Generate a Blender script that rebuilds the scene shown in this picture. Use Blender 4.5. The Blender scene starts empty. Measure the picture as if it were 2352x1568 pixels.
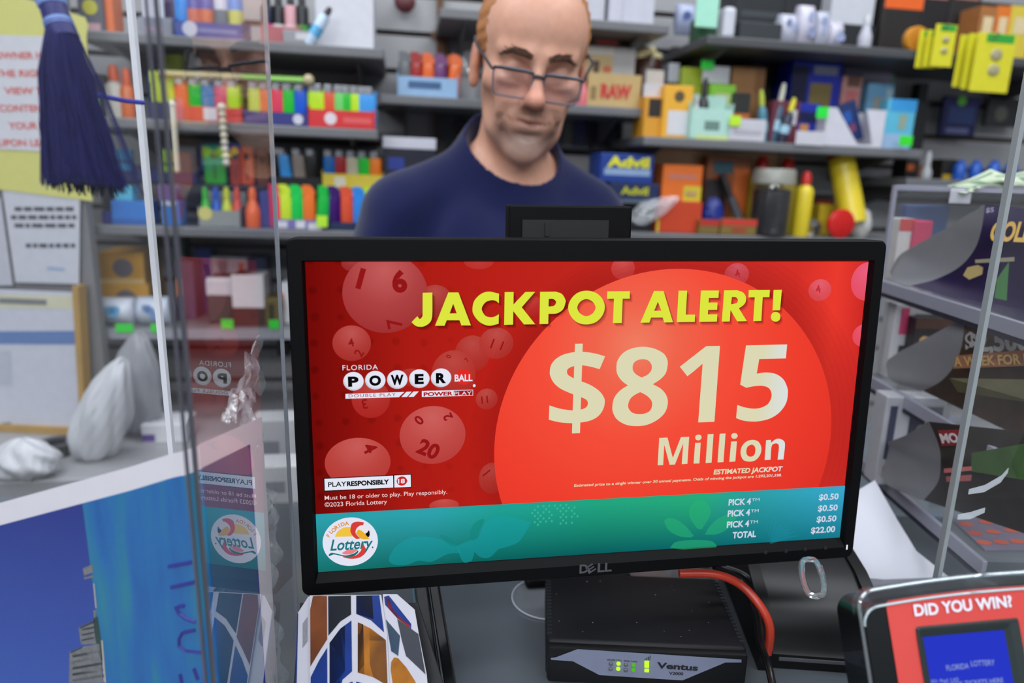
import bpy, bmesh, math, random
import numpy as np
from mathutils import Matrix, Vector, Euler

# ------------------------------------------------------------------ camera, world, lamps, exposure
SC = bpy.context.scene
COL = SC.collection
FPX, CX, CY = 1640.0, 1176.0, 784.0           # focal length and centre in pixels of the 2352 x 1568 frame
PITCH, ROLL = math.radians(13.5), 0.025
CAM = Vector((0.0, 0.0, 1.40))
_f = Vector((0, math.cos(PITCH), -math.sin(PITCH)))
_u0 = Vector((0, math.sin(PITCH), math.cos(PITCH)))
_r0 = Vector((1, 0, 0))
CR = math.cos(ROLL) * _r0 + math.sin(ROLL) * _u0
CU = -math.sin(ROLL) * _r0 + math.cos(ROLL) * _u0
CF = _f
cam_data = bpy.data.cameras.new('camera')
cam_data.sensor_width = 36.0
cam_data.lens = FPX / 2352.0 * 36.0
cam_data.clip_start = 0.02
cam_data.dof.use_dof = True
cam_data.dof.focus_distance = 0.625
cam_data.dof.aperture_fstop = 3.0
cam = bpy.data.objects.new('camera', cam_data)
COL.objects.link(cam)
cam.matrix_world = Matrix(((CR.x, CU.x, -CF.x, CAM.x), (CR.y, CU.y, -CF.y, CAM.y), (CR.z, CU.z, -CF.z, CAM.z), (0, 0, 0, 1)))
SC.camera = cam

SC.view_settings.view_transform = 'Standard'
SC.view_settings.look = 'None'
SC.view_settings.gamma = 1.0
SC.view_settings.exposure = 0.0
SC.view_settings.use_curve_mapping = False
SC.cycles.transparent_max_bounces = 32
SC.cycles.max_bounces = 10

world = bpy.data.worlds.new('shop_air')
SC.world = world
world.use_nodes = True
world.node_tree.nodes['Background'].inputs[0].default_value = (0.80, 0.88, 1.0, 1)
world.node_tree.nodes['Background'].inputs[1].default_value = 0.20

def area_lamp(name, loc, sx, sy, power, color=(0.90, 0.95, 1.0), rot=(0, 0, 0)):
    l = bpy.data.lights.new(name, 'AREA')
    l.shape = 'RECTANGLE'; l.size = sx; l.size_y = sy; l.energy = power; l.color = color
    o = bpy.data.objects.new(name, l); COL.objects.link(o)
    o.location = loc; o.rotation_euler = rot
    return o
CEIL = 2.75
TUBES = [(-0.85, 0.15), (0.85, 0.15), (-0.9, 1.02), (0.9, 1.02), (0.0, -1.3), (-1.15, -2.3), (1.15, -2.3)]     # fluorescent troffers along the ceiling
POWER = [10, 10, 9.5, 9.5, 27, 56, 56]
for (tx, ty), pw in zip(TUBES, POWER):
    area_lamp('troffer_lamp', (tx, ty, CEIL - 0.09), 1.15, 0.5, pw)

# ------------------------------------------------------------------ helpers: pixels of the photograph to points in the room
def ray(px, py):
    d = CR * ((px - CX) / FPX) + CU * ((CY - py) / FPX) + CF
    return d
def at(px, py, depth):
    return CAM + ray(px, py) * depth
def hit(px, py, p0, n):
    d = ray(px, py)
    return CAM + d * ((p0 - CAM).dot(n) / d.dot(n))
def at_z(px, py, z):
    return hit(px, py, Vector((0, 0, z)), Vector((0, 0, 1)))

# ------------------------------------------------------------------ materials
def lin(c):
    if max(c) > 1.0001 or isinstance(c[0], int):
        c = [x / 255.0 for x in c]
    return tuple(x / 12.92 if x <= 0.04045 else ((x + 0.055) / 1.055) ** 2.4 for x in c)
_MC = {}
def mat(color, rough=0.5, metal=0.0, vary=0.10, scale=60.0, spec=0.5, bump=0.0, coat=0.0, trans=0.0, alpha=1.0, sub=0.0):
    key = ('m', tuple(color), rough, metal, vary, scale, spec, bump, coat, trans, alpha, sub)
    if key in _MC: return _MC[key]
    m = bpy.data.materials.new('paint_%d_%d_%d' % tuple(int(x * 255) if max(color) <= 1.0001 and not isinstance(color[0], int) else int(x) for x in color))
    m.use_nodes = True
    nt = m.node_tree; b = nt.nodes['Principled BSDF']
    c = lin(color)
    tc = nt.nodes.new('ShaderNodeTexCoord')
    nz = nt.nodes.new('ShaderNodeTexNoise'); nz.inputs['Scale'].default_value = scale; nz.inputs['Detail'].default_value = 3
    nt.links.new(tc.outputs['Object'], nz.inputs['Vector'])
    mx = nt.nodes.new('ShaderNodeMix'); mx.data_type = 'RGBA'
    mx.inputs['A'].default_value = tuple(x * (1 - vary) for x in c) + (1,)
    mx.inputs['B'].default_value = tuple(min(1, x * (1 + vary * 0.6)) for x in c) + (1,)
    nt.links.new(nz.outputs['Fac'], mx.inputs['Factor'])
    nt.links.new(mx.outputs['Result'], b.inputs['Base Color'])
    b.inputs['Roughness'].default_value = rough
    b.inputs['Metallic'].default_value = metal
    b.inputs['Specular IOR Level'].default_value = spec
    b.inputs['Coat Weight'].default_value = coat
    b.inputs['Transmission Weight'].default_value = trans
    b.inputs['Alpha'].default_value = alpha
    if sub:
        b.inputs['Subsurface Weight'].default_value = sub
        b.inputs['Subsurface Radius'].default_value = (0.6, 0.25, 0.15)
        b.inputs['Subsurface Scale'].default_value = 0.01
    if bump:
        bp = nt.nodes.new('ShaderNodeBump'); bp.inputs['Strength'].default_value = bump; bp.inputs['Distance'].default_value = 0.002
        nt.links.new(nz.outputs['Fac'], bp.inputs['Height']); nt.links.new(bp.outputs['Normal'], b.inputs['Normal'])
    _MC[key] = m
    return m
def glow(color, strength=1.0):
    key = ('e', tuple(color), strength)
    if key in _MC: return _MC[key]
    m = bpy.data.materials.new('lit_screen_colour'); m.use_nodes = True
    nt = m.node_tree; nt.nodes.clear()
    e = nt.nodes.new('ShaderNodeEmission'); o = nt.nodes.new('ShaderNodeOutputMaterial')
    e.inputs[0].default_value = lin(color) + (1,); e.inputs[1].default_value = strength
    nt.links.new(e.outputs[0], o.inputs[0])
    _MC[key] = m
    return m
def glow_alpha(color, a):
    key = ('ea', tuple(color), a)
    if key in _MC: return _MC[key]
    m = bpy.data.materials.new('lit_screen_tint'); m.use_nodes = True
    nt = m.node_tree; nt.nodes.clear()
    e = nt.nodes.new('ShaderNodeEmission'); o = nt.nodes.new('ShaderNodeOutputMaterial'); t = nt.nodes.new('ShaderNodeBsdfTransparent'); x = nt.nodes.new('ShaderNodeMixShader')
    e.inputs[0].default_value = lin(color) + (1,)
    x.inputs[0].default_value = a
    nt.links.new(t.outputs[0], x.inputs[1]); nt.links.new(e.outputs[0], x.inputs[2]); nt.links.new(x.outputs[0], o.inputs[0])
    _MC[key] = m
    return m
def clear(tint=(1, 1, 1), haze=0.02, base=0.04, rough=0.01, hazecol=(0.8, 0.85, 0.9), bump=0.0, scale=25.0, gain=1.0):
    """clear acrylic or film: see-through, reflecting more at grazing angles (Schlick), with a little surface haze"""
    key = ('c', tint, haze, base, rough, bump, scale, gain)
    if key in _MC: return _MC[key]
    m = bpy.data.materials.new('clear_plastic'); m.use_nodes = True
    nt = m.node_tree; nt.nodes.clear(); N = nt.nodes.new; L = nt.links.new
    o = N('ShaderNodeOutputMaterial'); t = N('ShaderNodeBsdfTransparent'); g = N('ShaderNodeBsdfGlossy'); d = N('ShaderNodeBsdfDiffuse')
    t.inputs[0].default_value = tint + (1,); g.inputs['Roughness'].default_value = rough; g.inputs[0].default_value = (1, 1, 1, 1)
    d.inputs[0].default_value = hazecol + (1,)
    lw = N('ShaderNodeLayerWeight'); lw.inputs[0].default_value = 0.5
    p = N('ShaderNodeMath'); p.operation = 'POWER'; p.inputs[1].default_value = 5
    q = N('ShaderNodeMath'); q.operation = 'MULTIPLY_ADD'; q.inputs[1].default_value = (1 - base) * gain; q.inputs[2].default_value = base * gain; q.use_clamp = True
    L(lw.outputs['Facing'], p.inputs[0]); L(p.outputs[0], q.inputs[0])
    m1 = N('ShaderNodeMixShader'); m1.inputs[0].default_value = haze
    L(t.outputs[0], m1.inputs[1]); L(d.outputs[0], m1.inputs[2])
    m2 = N('ShaderNodeMixShader'); L(q.outputs[0], m2.inputs[0]); L(m1.outputs[0], m2.inputs[1]); L(g.outputs[0], m2.inputs[2])
    if bump:
        tc = N('ShaderNodeTexCoord'); nz = N('ShaderNodeTexNoise'); nz.inputs['Scale'].default_value = scale; nz.inputs['Detail'].default_value = 4
        bp = N('ShaderNodeBump'); bp.inputs['Strength'].default_value = bump; bp.inputs['Distance'].default_value = 0.01
        L(tc.outputs['Object'], nz.inputs['Vector']); L(nz.outputs['Fac'], bp.inputs['Height'])
        L(bp.outputs['Normal'], g.inputs['Normal']); L(bp.outputs['Normal'], lw.inputs['Normal'])
    L(m2.outputs[0], o.inputs[0])
    _MC[key] = m
    return m

# ------------------------------------------------------------------ mesh building
class MB:
    def __init__(s):
        s.v = []; s.f = []; s.mi = []; s.m = 0
    def add(s, verts, faces, T=None):
        o = len(s.v)
        s.v += [tuple(T @ Vector(v)) for v in verts] if T is not None else [tuple(v) for v in verts]
        s.f += [tuple(i + o for i in f) for f in faces]; s.mi += [s.m] * len(faces)
        return s
    def box(s, c, d, T=None, b=0.0):
        """box centred at c with sizes d, edges eased by b"""
        bm = bmesh.new(); bmesh.ops.create_cube(bm, size=1.0)
        for v in bm.verts: v.co = Vector((v.co.x * d[0] + c[0], v.co.y * d[1] + c[1], v.co.z * d[2] + c[2]))
        if b > 0:
            bmesh.ops.bevel(bm, geom=bm.edges[:], offset=min(b, min(d) * 0.45), segments=2, affect='EDGES', profile=0.5)
        bm.verts.index_update()
        s.add([v.co.copy() for v in bm.verts], [[v.index for v in f.verts] for f in bm.faces], T); bm.free()
        return s
    def tube(s, pts, r, n=8, T=None, closed=False, flat=1.0):
        pts = [Vector(p) for p in pts]; k = len(pts)
        rr = r if isinstance(r, (list, tuple)) else [r] * k
        V = []; F = []
        prev = None
        for i, p in enumerate(pts):
            if closed: t = pts[(i + 1) % k] - pts[i - 1]
            else: t = pts[min(i + 1, k - 1)] - pts[max(i - 1, 0)]
            if t.length < 1e-9: t = Vector((0, 0, 1))
            t.normalize()
            if prev is None:
                a = t.orthogonal().normalized()
            else:
                a = (prev - t * prev.dot(t))
                a = a.normalized() if a.length > 1e-6 else t.orthogonal().normalized()
            prev = a; b = t.cross(a)
            for j in range(n):
                an = 2 * math.pi * j / n
                V.append(p + (a * math.cos(an) + b * math.sin(an) * flat) * rr[i])
        for i in range(k if closed else k - 1):
            for j in range(n):
                i2 = (i + 1) % k
                F.append((i * n + j, i * n + (j + 1) % n, i2 * n + (j + 1) % n, i2 * n + j))
        if not closed:
            F.append(tuple(reversed(range(n)))); F.append(tuple((k - 1) * n + j for j in range(n)))
        return s.add(V, F, T)
    def lathe(s, prof, n=20, T=None, sx=1.0, sy=1.0):
        """profile (radius, z) turned about z"""
        V = []; F = []; k = len(prof)
        for r, z in prof:
            for j in range(n):
                a = 2 * math.pi * j / n; V.append((r * math.cos(a) * sx, r * math.sin(a) * sy, z))
        for i in range(k - 1):
            for j in range(n):
                F.append((i * n + j, i * n + (j + 1) % n, (i + 1) * n + (j + 1) % n, (i + 1) * n + j))
        F.append(tuple(reversed(range(n)))); F.append(tuple((k - 1) * n + j for j in range(n)))
        return s.add(V, F, T)
    def ball(s, c, r, n=14, T=None):
        r = r if isinstance(r, (tuple, list)) else (r, r, r)
        pr = [(max(1e-4, math.sin(math.pi * i / n)), -math.cos(math.pi * i / n)) for i in range(n + 1)]
        V = []; F = []; w = n * 2
        for a, z in pr:
            for j in range(w):
                t = 2 * math.pi * j / w; V.append((c[0] + r[0] * a * math.cos(t), c[1] + r[1] * a * math.sin(t), c[2] + r[2] * z))
        for i in range(n):
            for j in range(w): F.append((i * w + j, i * w + (j + 1) % w, (i + 1) * w + (j + 1) % w, (i + 1) * w + j))
        return s.add(V, F, T)
    def prism(s, poly, z0, z1, T=None):
        """polygon in xy, extruded along z"""
        n = len(poly)
        V = [(x, y, z0) for x, y in poly] + [(x, y, z1) for x, y in poly]
        F = [tuple(reversed(range(n))), tuple(range(n, 2 * n))] + [(i, (i + 1) % n, n + (i + 1) % n, n + i) for i in range(n)]
        return s.add(V, F, T)
    def grid(s, nu, nv, fn, T=None):
        V = [fn(i / (nu - 1), j / (nv - 1)) for j in range(nv) for i in range(nu)]
        F = [(j * nu + i, j * nu + i + 1, (j + 1) * nu + i + 1, (j + 1) * nu + i) for j in range(nv - 1) for i in range(nu - 1)]
        return s.add(V, F, T)
    def sheet(s, nu, nv, fn, th, T=None):
        """a grid with thickness th (solidified along its normals)"""
        P = np.array([[fn(i / (nu - 1), j / (nv - 1)) for i in range(nu)] for j in range(nv)], float)
        gu = np.gradient(P, axis=1); gv = np.gradient(P, axis=0)
        n = np.cross(gu, gv); n /= np.maximum(np.linalg.norm(n, axis=2, keepdims=True), 1e-9)
        A = (P + n * th / 2).reshape(-1, 3); B = (P - n * th / 2).reshape(-1, 3)
        k = nu * nv; V = [tuple(x) for x in A] + [tuple(x) for x in B]; F = []
        for j in range(nv - 1):
            for i in range(nu - 1):
                a = j * nu + i; F.append((a, a + 1, a + nu + 1, a + nu)); F.append((k + a, k + a + nu, k + a + nu + 1, k + a + 1))
        rim = [i for i in range(nu)] + [j * nu + nu - 1 for j in range(1, nv)] + [(nv - 1) * nu + i for i in range(nu - 2, -1, -1)] + [j * nu for j in range(nv - 2, 0, -1)]
        for a, b in zip(rim, rim[1:] + rim[:1]): F.append((b, a, k + a, k + b))
        return s.add(V, F, T)
    def mesh(s, name, mats, smooth=False):
        me = bpy.data.meshes.new(name); me.from_pydata(s.v, [], s.f)
        mats = mats if isinstance(mats, (list, tuple)) else [mats]
        for m in mats: me.materials.append(m)
        if len(mats) > 1: me.polygons.foreach_set('material_index', s.mi)
        if smooth:
            me.polygons.foreach_set('use_smooth', [True] * len(me.polygons))
        me.update()
        return me
def link(name, me, parent=None, T=None):
    o = bpy.data.objects.new(name, me); COL.objects.link(o)
    if parent is not None: o.parent = parent
    if T is not None: o.matrix_local = T if parent is not None else T
    return o
def smooth_by_angle(me, deg=40):
    try:
        me.polygons.foreach_set('use_smooth', [True] * len(me.polygons))
        bm = bmesh.new(); bm.from_mesh(me)
        for e in bm.edges:
            e.smooth = not (len(e.link_faces) == 2 and e.calc_face_angle(0) > math.radians(deg))
        bm.to_mesh(me); bm.free()
    except Exception: pass
def obj(name, mb, m, parent=None, smooth=False, T=None):
    me = mb.mesh(name, m)
    if smooth: smooth_by_angle(me, 45 if smooth is True else smooth)
    return link(name, me, parent, T)
def tag(o, label, cat, group=None, kind=None):
    o['label'] = label; o['category'] = cat
    if group: o['group'] = group
    if kind: o['kind'] = kind
    return o
def thing(name, label, cat, T=None, group=None):
    o = bpy.data.objects.new(name, None); COL.objects.link(o); o.empty_display_size = 0.02
    if T is not None: o.matrix_world = T
    return tag(o, label, cat, group)
def struct(name, mb, m, T=None, smooth=False, parent=None):
    o = obj(name, mb, m, parent, smooth, T)
    if parent is None: o['kind'] = 'structure'
    return o
def copy_tree(o, parent=None):
    c = o.copy(); COL.objects.link(c)
    if parent is not None: c.parent = parent
    for ch in list(o.children): copy_tree(ch, c)
    return c
def frame(o, x, y, z):
    return Matrix(((x.x, y.x, z.x, o.x), (x.y, y.y, z.y, o.y), (x.z, y.z, z.z, o.z), (0, 0, 0, 1)))
def TR(x=0, y=0, z=0, rx=0, ry=0, rz=0):
    return Matrix.Translation((x, y, z)) @ Euler((math.radians(rx), math.radians(ry), math.radians(rz))).to_matrix().to_4x4()

# ------------------------------------------------------------------ lettering
_TC = {}
def text_geo(s, bold=0.0, shear=0.0, spacing=1.0):
    """outlines of a line of text, filled: verts (x, y) with cap height 1, starting at x = 0; returns verts, faces, width"""
    key = (s, bold, shear, spacing)
    if key in _TC: return _TC[key]
    cu = bpy.data.curves.new('lettering_curve', 'FONT'); cu.body = s; cu.size = 1.0; cu.offset = bold; cu.shear = shear; cu.space_character = spacing
    cu.resolution_u = 4; cu.fill_mode = 'FRONT'
    o = bpy.data.objects.new('lettering_curve', cu); COL.objects.link(o)
    dg = bpy.context.evaluated_depsgraph_get(); dg.update()
    ev = o.evaluated_get(dg); me = ev.to_mesh()
    V = np.array([tuple(v.co) for v in me.vertices], float).reshape(-1, 3); F = [tuple(p.vertices) for p in me.polygons]
    ev.to_mesh_clear(); bpy.data.objects.remove(o); bpy.data.curves.remove(cu)
    CAPH = 0.728 + 2 * bold
    if len(V):
        x0 = V[:, 0].min(); V[:, 0] -= x0; V[:, 1] += bold
        V /= CAPH
        w = V[:, 0].max()
    else: w = 0
    _TC[key] = (V, F, w)
    return _TC[key]
def text_mb(mb, s, x, y, cap, width=None, bold=0.02, shear=0.0, z=0.0, align='L', T=None, spacing=1.0, rot=0.0):
    V, F, w = text_geo(s, bold, shear, spacing)
    sx = cap if not width else width / max(w, 1e-6)
    off = {'L': 0, 'C': -w * sx / 2, 'R': -w * sx}[align]
    c, sn = math.cos(rot), math.sin(rot)
    P = []
    for v in V:
        a, b = v[0] * sx + off, v[1] * cap
        P.append((x + a * c - b * sn, y + a * sn + b * c, z))
    return mb.add(P, F, T)
def spline(pts, n=6):
    """closed outline through pts; entries with a third value are corners, the rest are rounded (Catmull-Rom)"""
    k = len(pts); out = []
    P = [Vector((p[0], p[1])) for p in pts]; cor = [len(p) > 2 for p in pts]
    for i in range(k):
        a, b = P[i], P[(i + 1) % k]
        if cor[i] and cor[(i + 1) % k]: out.append(a); continue
        p0 = P[i - 1] if not cor[i] else a - (b - a) * 0.5
        p3 = P[(i + 2) % k] if not cor[(i + 1) % k] else b + (b - a) * 0.5
        for j in range(n):
            t = j / n
            out.append(0.5 * ((2 * a) + (b - p0) * t + (2 * p0 - 5 * a + 4 * b - p3) * t * t + (3 * a - p0 - 3 * b + p3) * t ** 3))
    return [(p.x, p.y) for p in out]
def fill_geo(loops):
    """fill outlines (outer loop and holes) in the plane"""
    cu = bpy.data.curves.new('outline', 'CURVE'); cu.dimensions = '2D'; cu.fill_mode = 'FRONT'
    for lp in loops:
        sp = cu.splines.new('POLY'); sp.points.add(len(lp) - 1); sp.use_cyclic_u = True
        for q, p in zip(sp.points, lp): q.co = (p[0], p[1], 0, 1)
    o = bpy.data.objects.new('outline', cu); COL.objects.link(o)
    dg = bpy.context.evaluated_depsgraph_get(); dg.update()
    ev = o.evaluated_get(dg); me = ev.to_mesh()
    V = [tuple(v.co) for v in me.vertices]; F = [tuple(p.vertices) for p in me.polygons]
    ev.to_mesh_clear(); bpy.data.objects.remove(o); bpy.data.curves.remove(cu)
    return V, F
def rrect(x0, y0, x1, y1, r, n=5):
    out = []
    for cx, cy, a0 in ((x1 - r, y0 + r, -90), (x1 - r, y1 - r, 0), (x0 + r, y1 - r, 90), (x0 + r, y0 + r, 180)):
        for i in range(n + 1):
            a = math.radians(a0 + 90 * i / n); out.append((cx + r * math.cos(a), cy + r * math.sin(a)))
    return out
# ------------------------------------------------------------------ the room
def concrete(c): return mat(c, 0.7, vary=0.12, scale=8, bump=0.05)
mb = MB().box((0, 0, -0.03), (4.4, 6.4, 0.06)); struct('floor', mb, mat((120, 118, 112), 0.5, vary=0.2, scale=6))
mb = MB().box((0, 0, CEIL + 0.03), (4.4, 6.4, 0.06)); struct('ceiling', mb, mat((205, 205, 205), 0.9))
struct('wall_left', MB().box((-2.0, 0, CEIL / 2), (0.06, 6.2, CEIL)), mat((150, 150, 152), 0.8))
struct('wall_right', MB().box((2.0, 0, CEIL / 2), (0.06, 6.2, CEIL)), mat((150, 150, 152), 0.8))
struct('wall_front', MB().box((0, -3.0, CEIL / 2), (4.0, 0.06, CEIL)), mat((84, 84, 88), 0.8))

# slatwall at the back: turned a little away towards the right, its local x runs along it, y into it, z up
WA, WT = math.radians(9.0), 0.015
_wx = Vector((math.cos(WA) * math.cos(WT), math.sin(WA) * math.cos(WT), -math.sin(WT)))
_wy = Vector((-math.sin(WA), math.cos(WA), 0)); _wz = _wx.cross(_wy)
WALL = frame(Vector((0.0, 1.66, 1.40)), _wx, _wy, _wz)
WINV = WALL.inverted()
def wp(px, py, w=0.0):
    """(u, v) on the plane standing w metres in front of the slatwall, seen at that pixel"""
    p = WINV @ hit(px, py, WALL @ Vector((0, -w, 0)), _wy)
    return p.x, p.z
mb = MB()
pitch = 0.0762
zs = wp(950, 78)[1]
z = zs - pitch * 20
while z < 1.3:
    mb.m = 0; mb.box((0.15, 0.008, z + pitch / 2), (3.6, 0.016, pitch - 0.011))
    z += pitch
mb.m = 1; mb.box((0.15, 0.022, 0), (3.6, 0.012, 2.66))
struct('wall_back', mb, [mat((166, 166, 168), 0.45, vary=0.06, scale=12), mat((70, 56, 46), 0.7)], WALL)

# ceiling light fittings
for i, (tx, ty) in enumerate(TUBES):
    t = thing('ceiling_light', ['white ceiling light fitting over the counter on the acrylic pane side', 'white ceiling light fitting over the counter on the ticket case side',
        'white ceiling light fitting above the lighter shelves', 'white ceiling light fitting above the medicine shelves', 'white ceiling light fitting above the customer floor', 'white ceiling light fitting at the far end of the shop on the acrylic pane side', 'white ceiling light fitting at the far end of the shop on the ticket case side'][i], 'ceiling light', Matrix.Translation((tx, ty, CEIL)), 'ceiling light fittings')
    mb = MB().box((0, 0.28, -0.035), (1.25, 0.03, 0.07)).box((0, -0.28, -0.035), (1.25, 0.03, 0.07)).box((0.61, 0, -0.035), (0.03, 0.53, 0.07)).box((-0.61, 0, -0.035), (0.03, 0.53, 0.07))
    obj('housing', mb, mat((225, 225, 225), 0.4), t)
    obj('diffuser', MB().box((0, 0, -0.055), (1.19, 0.53, 0.006)), glow((240, 246, 255), 2.0), t)

# shelves on the slatwall: name -> height, front distance
SH = {}
def shelf(key, label, px0, px1, fpx, fpy, depth=0.25, color=(112, 113, 116), th=0.018):
    v = wp(fpx, fpy, depth)[1]
    u0, u1 = wp(px0, fpy, depth)[0], wp(px1, fpy, depth)[0]
    SH[key] = (v, depth)
    t = thing('wall_shelf', label, 'shelf', WALL @ Matrix.Translation(((u0 + u1) / 2, -depth / 2, v)), 'shelves on the slatwall')
    L = u1 - u0
    obj('shelf_board', MB().box((0, 0, -th / 2), (L, depth - 0.002, th), b=0.003), mat(color, 0.4), t)
    for s in (-1, 1):
        obj('bracket', MB().prism([(depth / 2 - 0.002, -th), (depth / 2 - 0.002, -th - 0.05), (depth / 2 - 0.02, -th - 0.05), (-depth / 2 + 0.03, -th - 0.002), (-depth / 2 + 0.03, -th)], -0.002, 0.002,
            Matrix.Translation((s * (L / 2 - 0.05), 0, 0)) @ Matrix(((0, 0, 1, 0), (1, 0, 0, 0), (0, 1, 0, 0), (0, 0, 0, 1)))), mat((95, 95, 97), 0.4), t)
    return t
shelf('A1', 'grey shelf carrying spray cans and a big white carton', 176, 882, 550, 90)
shelf('A2', 'grey shelf lined with trays of neon lighters under the spray cans', 200, 868, 560, 283)
shelf('A3', 'grey shelf with two tiers of lighter trays behind the standing man', 212, 1000, 650, 527)
shelf('A4', 'grey shelf with green price tags above the white plastic bags', 216, 760, 400, 755)
shelf('B0', 'grey shelf holding two white cartons above the head of the man', 1010, 1540, 1400, 46, 0.22)
shelf('B1', 'grey shelf with rolling paper boxes and a pale blue lighter tray', 872, 1490, 1000, 222, 0.20)
shelf('C1', 'dark grey shelf full of black and silver packs beside yellow cards', 1625, 2560, 1800, 92, 0.25, (78, 79, 82))
shelf('C2', 'grey shelf crowded with small boxes and blue packs', 1478, 2125, 1800, 328, 0.25)
shelf('C3', 'grey shelf with pain relief boxes and yellow lighter fluid bottles', 1380, 2075, 1700, 541, 0.25)
shelf('D3', 'grey shelf with blue bottles behind the ticket case', 2085, 2640, 2200, 413, 0.24)

# working counter
CT = 0.935
def counter():
    t = thing('counter', 'grey shop counter carrying the monitor and the black router', 'counter', Matrix.Translation((0, 0.62, 0)))
    obj('countertop', MB().box((0.0, 0, CT - 0.015), (3.0, 0.62, 0.03), b=0.004), mat((100, 106, 112), 0.2, 0.25, vary=0.06, scale=5, coat=0.3), t)
    obj('front_panel', MB().box((0.0, -0.27, CT / 2 - 0.015), (2.96, 0.02, CT - 0.03)), mat((70, 70, 74), 0.6), t)
    obj('rear_panel', MB().box((0.0, 0.27, CT / 2 - 0.015), (2.96, 0.02, CT - 0.03)), mat((70, 70, 74), 0.6), t)
counter()
BC = 0.905
t = thing('back_counter', 'grey back counter under the lighter shelves carrying white bags', 'counter', Matrix.Translation((-0.83, 1.262, 0)) @ Matrix.Rotation(WA, 4, 'Z'))
obj('countertop', MB().box((0, 0, BC - 0.015), (1.1, 0.46, 0.03), b=0.004), mat((150, 150, 154), 0.35), t)
obj('cabinet_body', MB().box((0, 0.01, (BC - 0.03) / 2), (1.06, 0.42, BC - 0.03)), mat((105, 105, 108), 0.6), t)
# ------------------------------------------------------------------ the monitor: pose from the four corners of its picture
_HC = [(701.2, 601.1), (1995.7, 600.2), (1927.1, 1233.2), (730.2, 1312.7)]
SWD, SHT = 0.4850, 0.2635
def _pose():
    S = [(-SWD / 2, SHT / 2), (SWD / 2, SHT / 2), (SWD / 2, -SHT / 2), (-SWD / 2, -SHT / 2)]
    A = []
    for (x, y), (u, v) in zip(S, _HC):
        u -= CX; v = CY - v
        A.append([x, y, 1, 0, 0, 0, -u * x, -u * y, -u]); A.append([0, 0, 0, x, y, 1, -v * x, -v * y, -v])
    H = np.linalg.svd(np.array(A))[2][-1].reshape(3, 3)
    K = np.diag([1 / FPX, 1 / FPX, 1.0]) @ H
    a, b, t = K[:, 0], K[:, 1], K[:, 2]
    s = 1 / math.sqrt(np.linalg.norm(a) * np.linalg.norm(b))
    if t[2] < 0: s = -s
    a, b, t = a * s, b * s, t * s
    toW = lambda q: CR * float(q[0]) + CU * float(q[1]) + CF * float(q[2])
    x = toW(a).normalized(); y = toW(b); z = x.cross(y).normalized(); y = z.cross(x)
    return frame(CAM + toW(t), x, y, z)
SCR = _pose()
SINV = SCR.inverted(); _sz = Vector((SCR[0][2], SCR[1][2], SCR[2][2]))
def S(px, py, z=0.0):
    p = SINV @ hit(px, py, SCR @ Vector((0, 0, z)), _sz)
    return p.x, p.y

mon = thing('computer_monitor', 'black flat monitor showing a red lottery jackpot advert on the counter', 'monitor', SCR)
BZ = 0.006
blk = mat((5, 5, 7), 0.55, vary=0.1, scale=200, spec=0.14)
# housing: outline in the picture's own axes
xl = (S(655, 900, BZ)[0] + S(676, 900, BZ)[0]) / 2; xl = S(672, 900, BZ)[0]
xr = S(2001, 900, BZ)[0]; yt = S(1340, 549, BZ)[1]; yb = S(1330, 1325, BZ)[1]
hw, hh = SWD / 2, SHT / 2
def ring(mb, outer, inner, zo, zi):
    n = len(outer)
    V = [(x, y, zo) for x, y in outer] + [(x, y, zi) for x, y in inner]
    mb.add(V, [(i, (i + 1) % n, n + (i + 1) % n, n + i) for i in range(n)])
r5 = lambda x0, y0, x1, y1, r: rrect(x0, y0, x1, y1, r, 5)
mb = MB()
o0 = r5(xl, yb, xr, yt, 0.007); o1 = r5(xl + 0.0012, yb + 0.0012, xr - 0.0012, yt - 0.0012, 0.006)
lip = r5(-hw - 0.002, -hh - 0.0075, hw + 0.002, hh + 0.0015, 0.001); inn = r5(-hw, -hh, hw, hh, 0.0005)
back = r5(xl, yb, xr, yt, 0.007)
ring(mb, back, o0, -0.02, BZ - 0.0012); ring(mb, o0, o1, BZ - 0.0012, BZ); ring(mb, o1, lip, BZ, BZ); ring(mb, lip, inn, BZ, -0.0006)
obj('bezel', mb, blk, mon, smooth=30)
mb = MB()
bk = r5(xl + 0.05, yb + 0.05, xr - 0.05, yt - 0.04, 0.02)
ring(mb, bk, back, -0.048, -0.02); mb.add([(x, y, -0.048) for x, y in bk], [tuple(reversed(range(len(bk))))])
obj('rear_housing', mb, blk, mon, smooth=30)
# maker's mark on the lower bezel, power light and buttons
silver = mat((92, 94, 98), 0.35, 0.6)
yD = S(1366, 1314, BZ)[1]; xD0, xD1 = S(1331, 1304, BZ)[0], S(1405, 1302, BZ)[0]
mb = MB(); w = xD1 - xD0; ch = 0.0092
text_mb(mb, 'D', xD0, yD, ch, w * 0.27, 0.03, z=BZ + 0.0003)
text_mb(mb, 'LL', xD0 + w * 0.56, yD, ch, w * 0.44, 0.03, z=BZ + 0.0003)
text_mb(mb, 'E', xD0 + w * 0.30, yD - 0.001, ch * 0.85, w * 0.26, 0.03, z=BZ + 0.0003, rot=0.55)
obj('maker_lettering', mb, silver, mon)
for px, py in ((1758, 1268), (1805, 1265), (1849, 1261), (1895, 1258)):
    x, y = S(px, py, BZ); obj('button', MB().lathe([(0.0018, 0), (0.0018, 0.0006), (0.0012, 0.0008)], 12, TR(x, y, BZ)), mat((30, 31, 34), 0.4), mon)
x, y = S(1945, 1256, BZ); obj('power_light', MB().box((x, y, BZ), (0.0012, 0.0045, 0.001)), glow((235, 240, 255), 1.0), mon)
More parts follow.
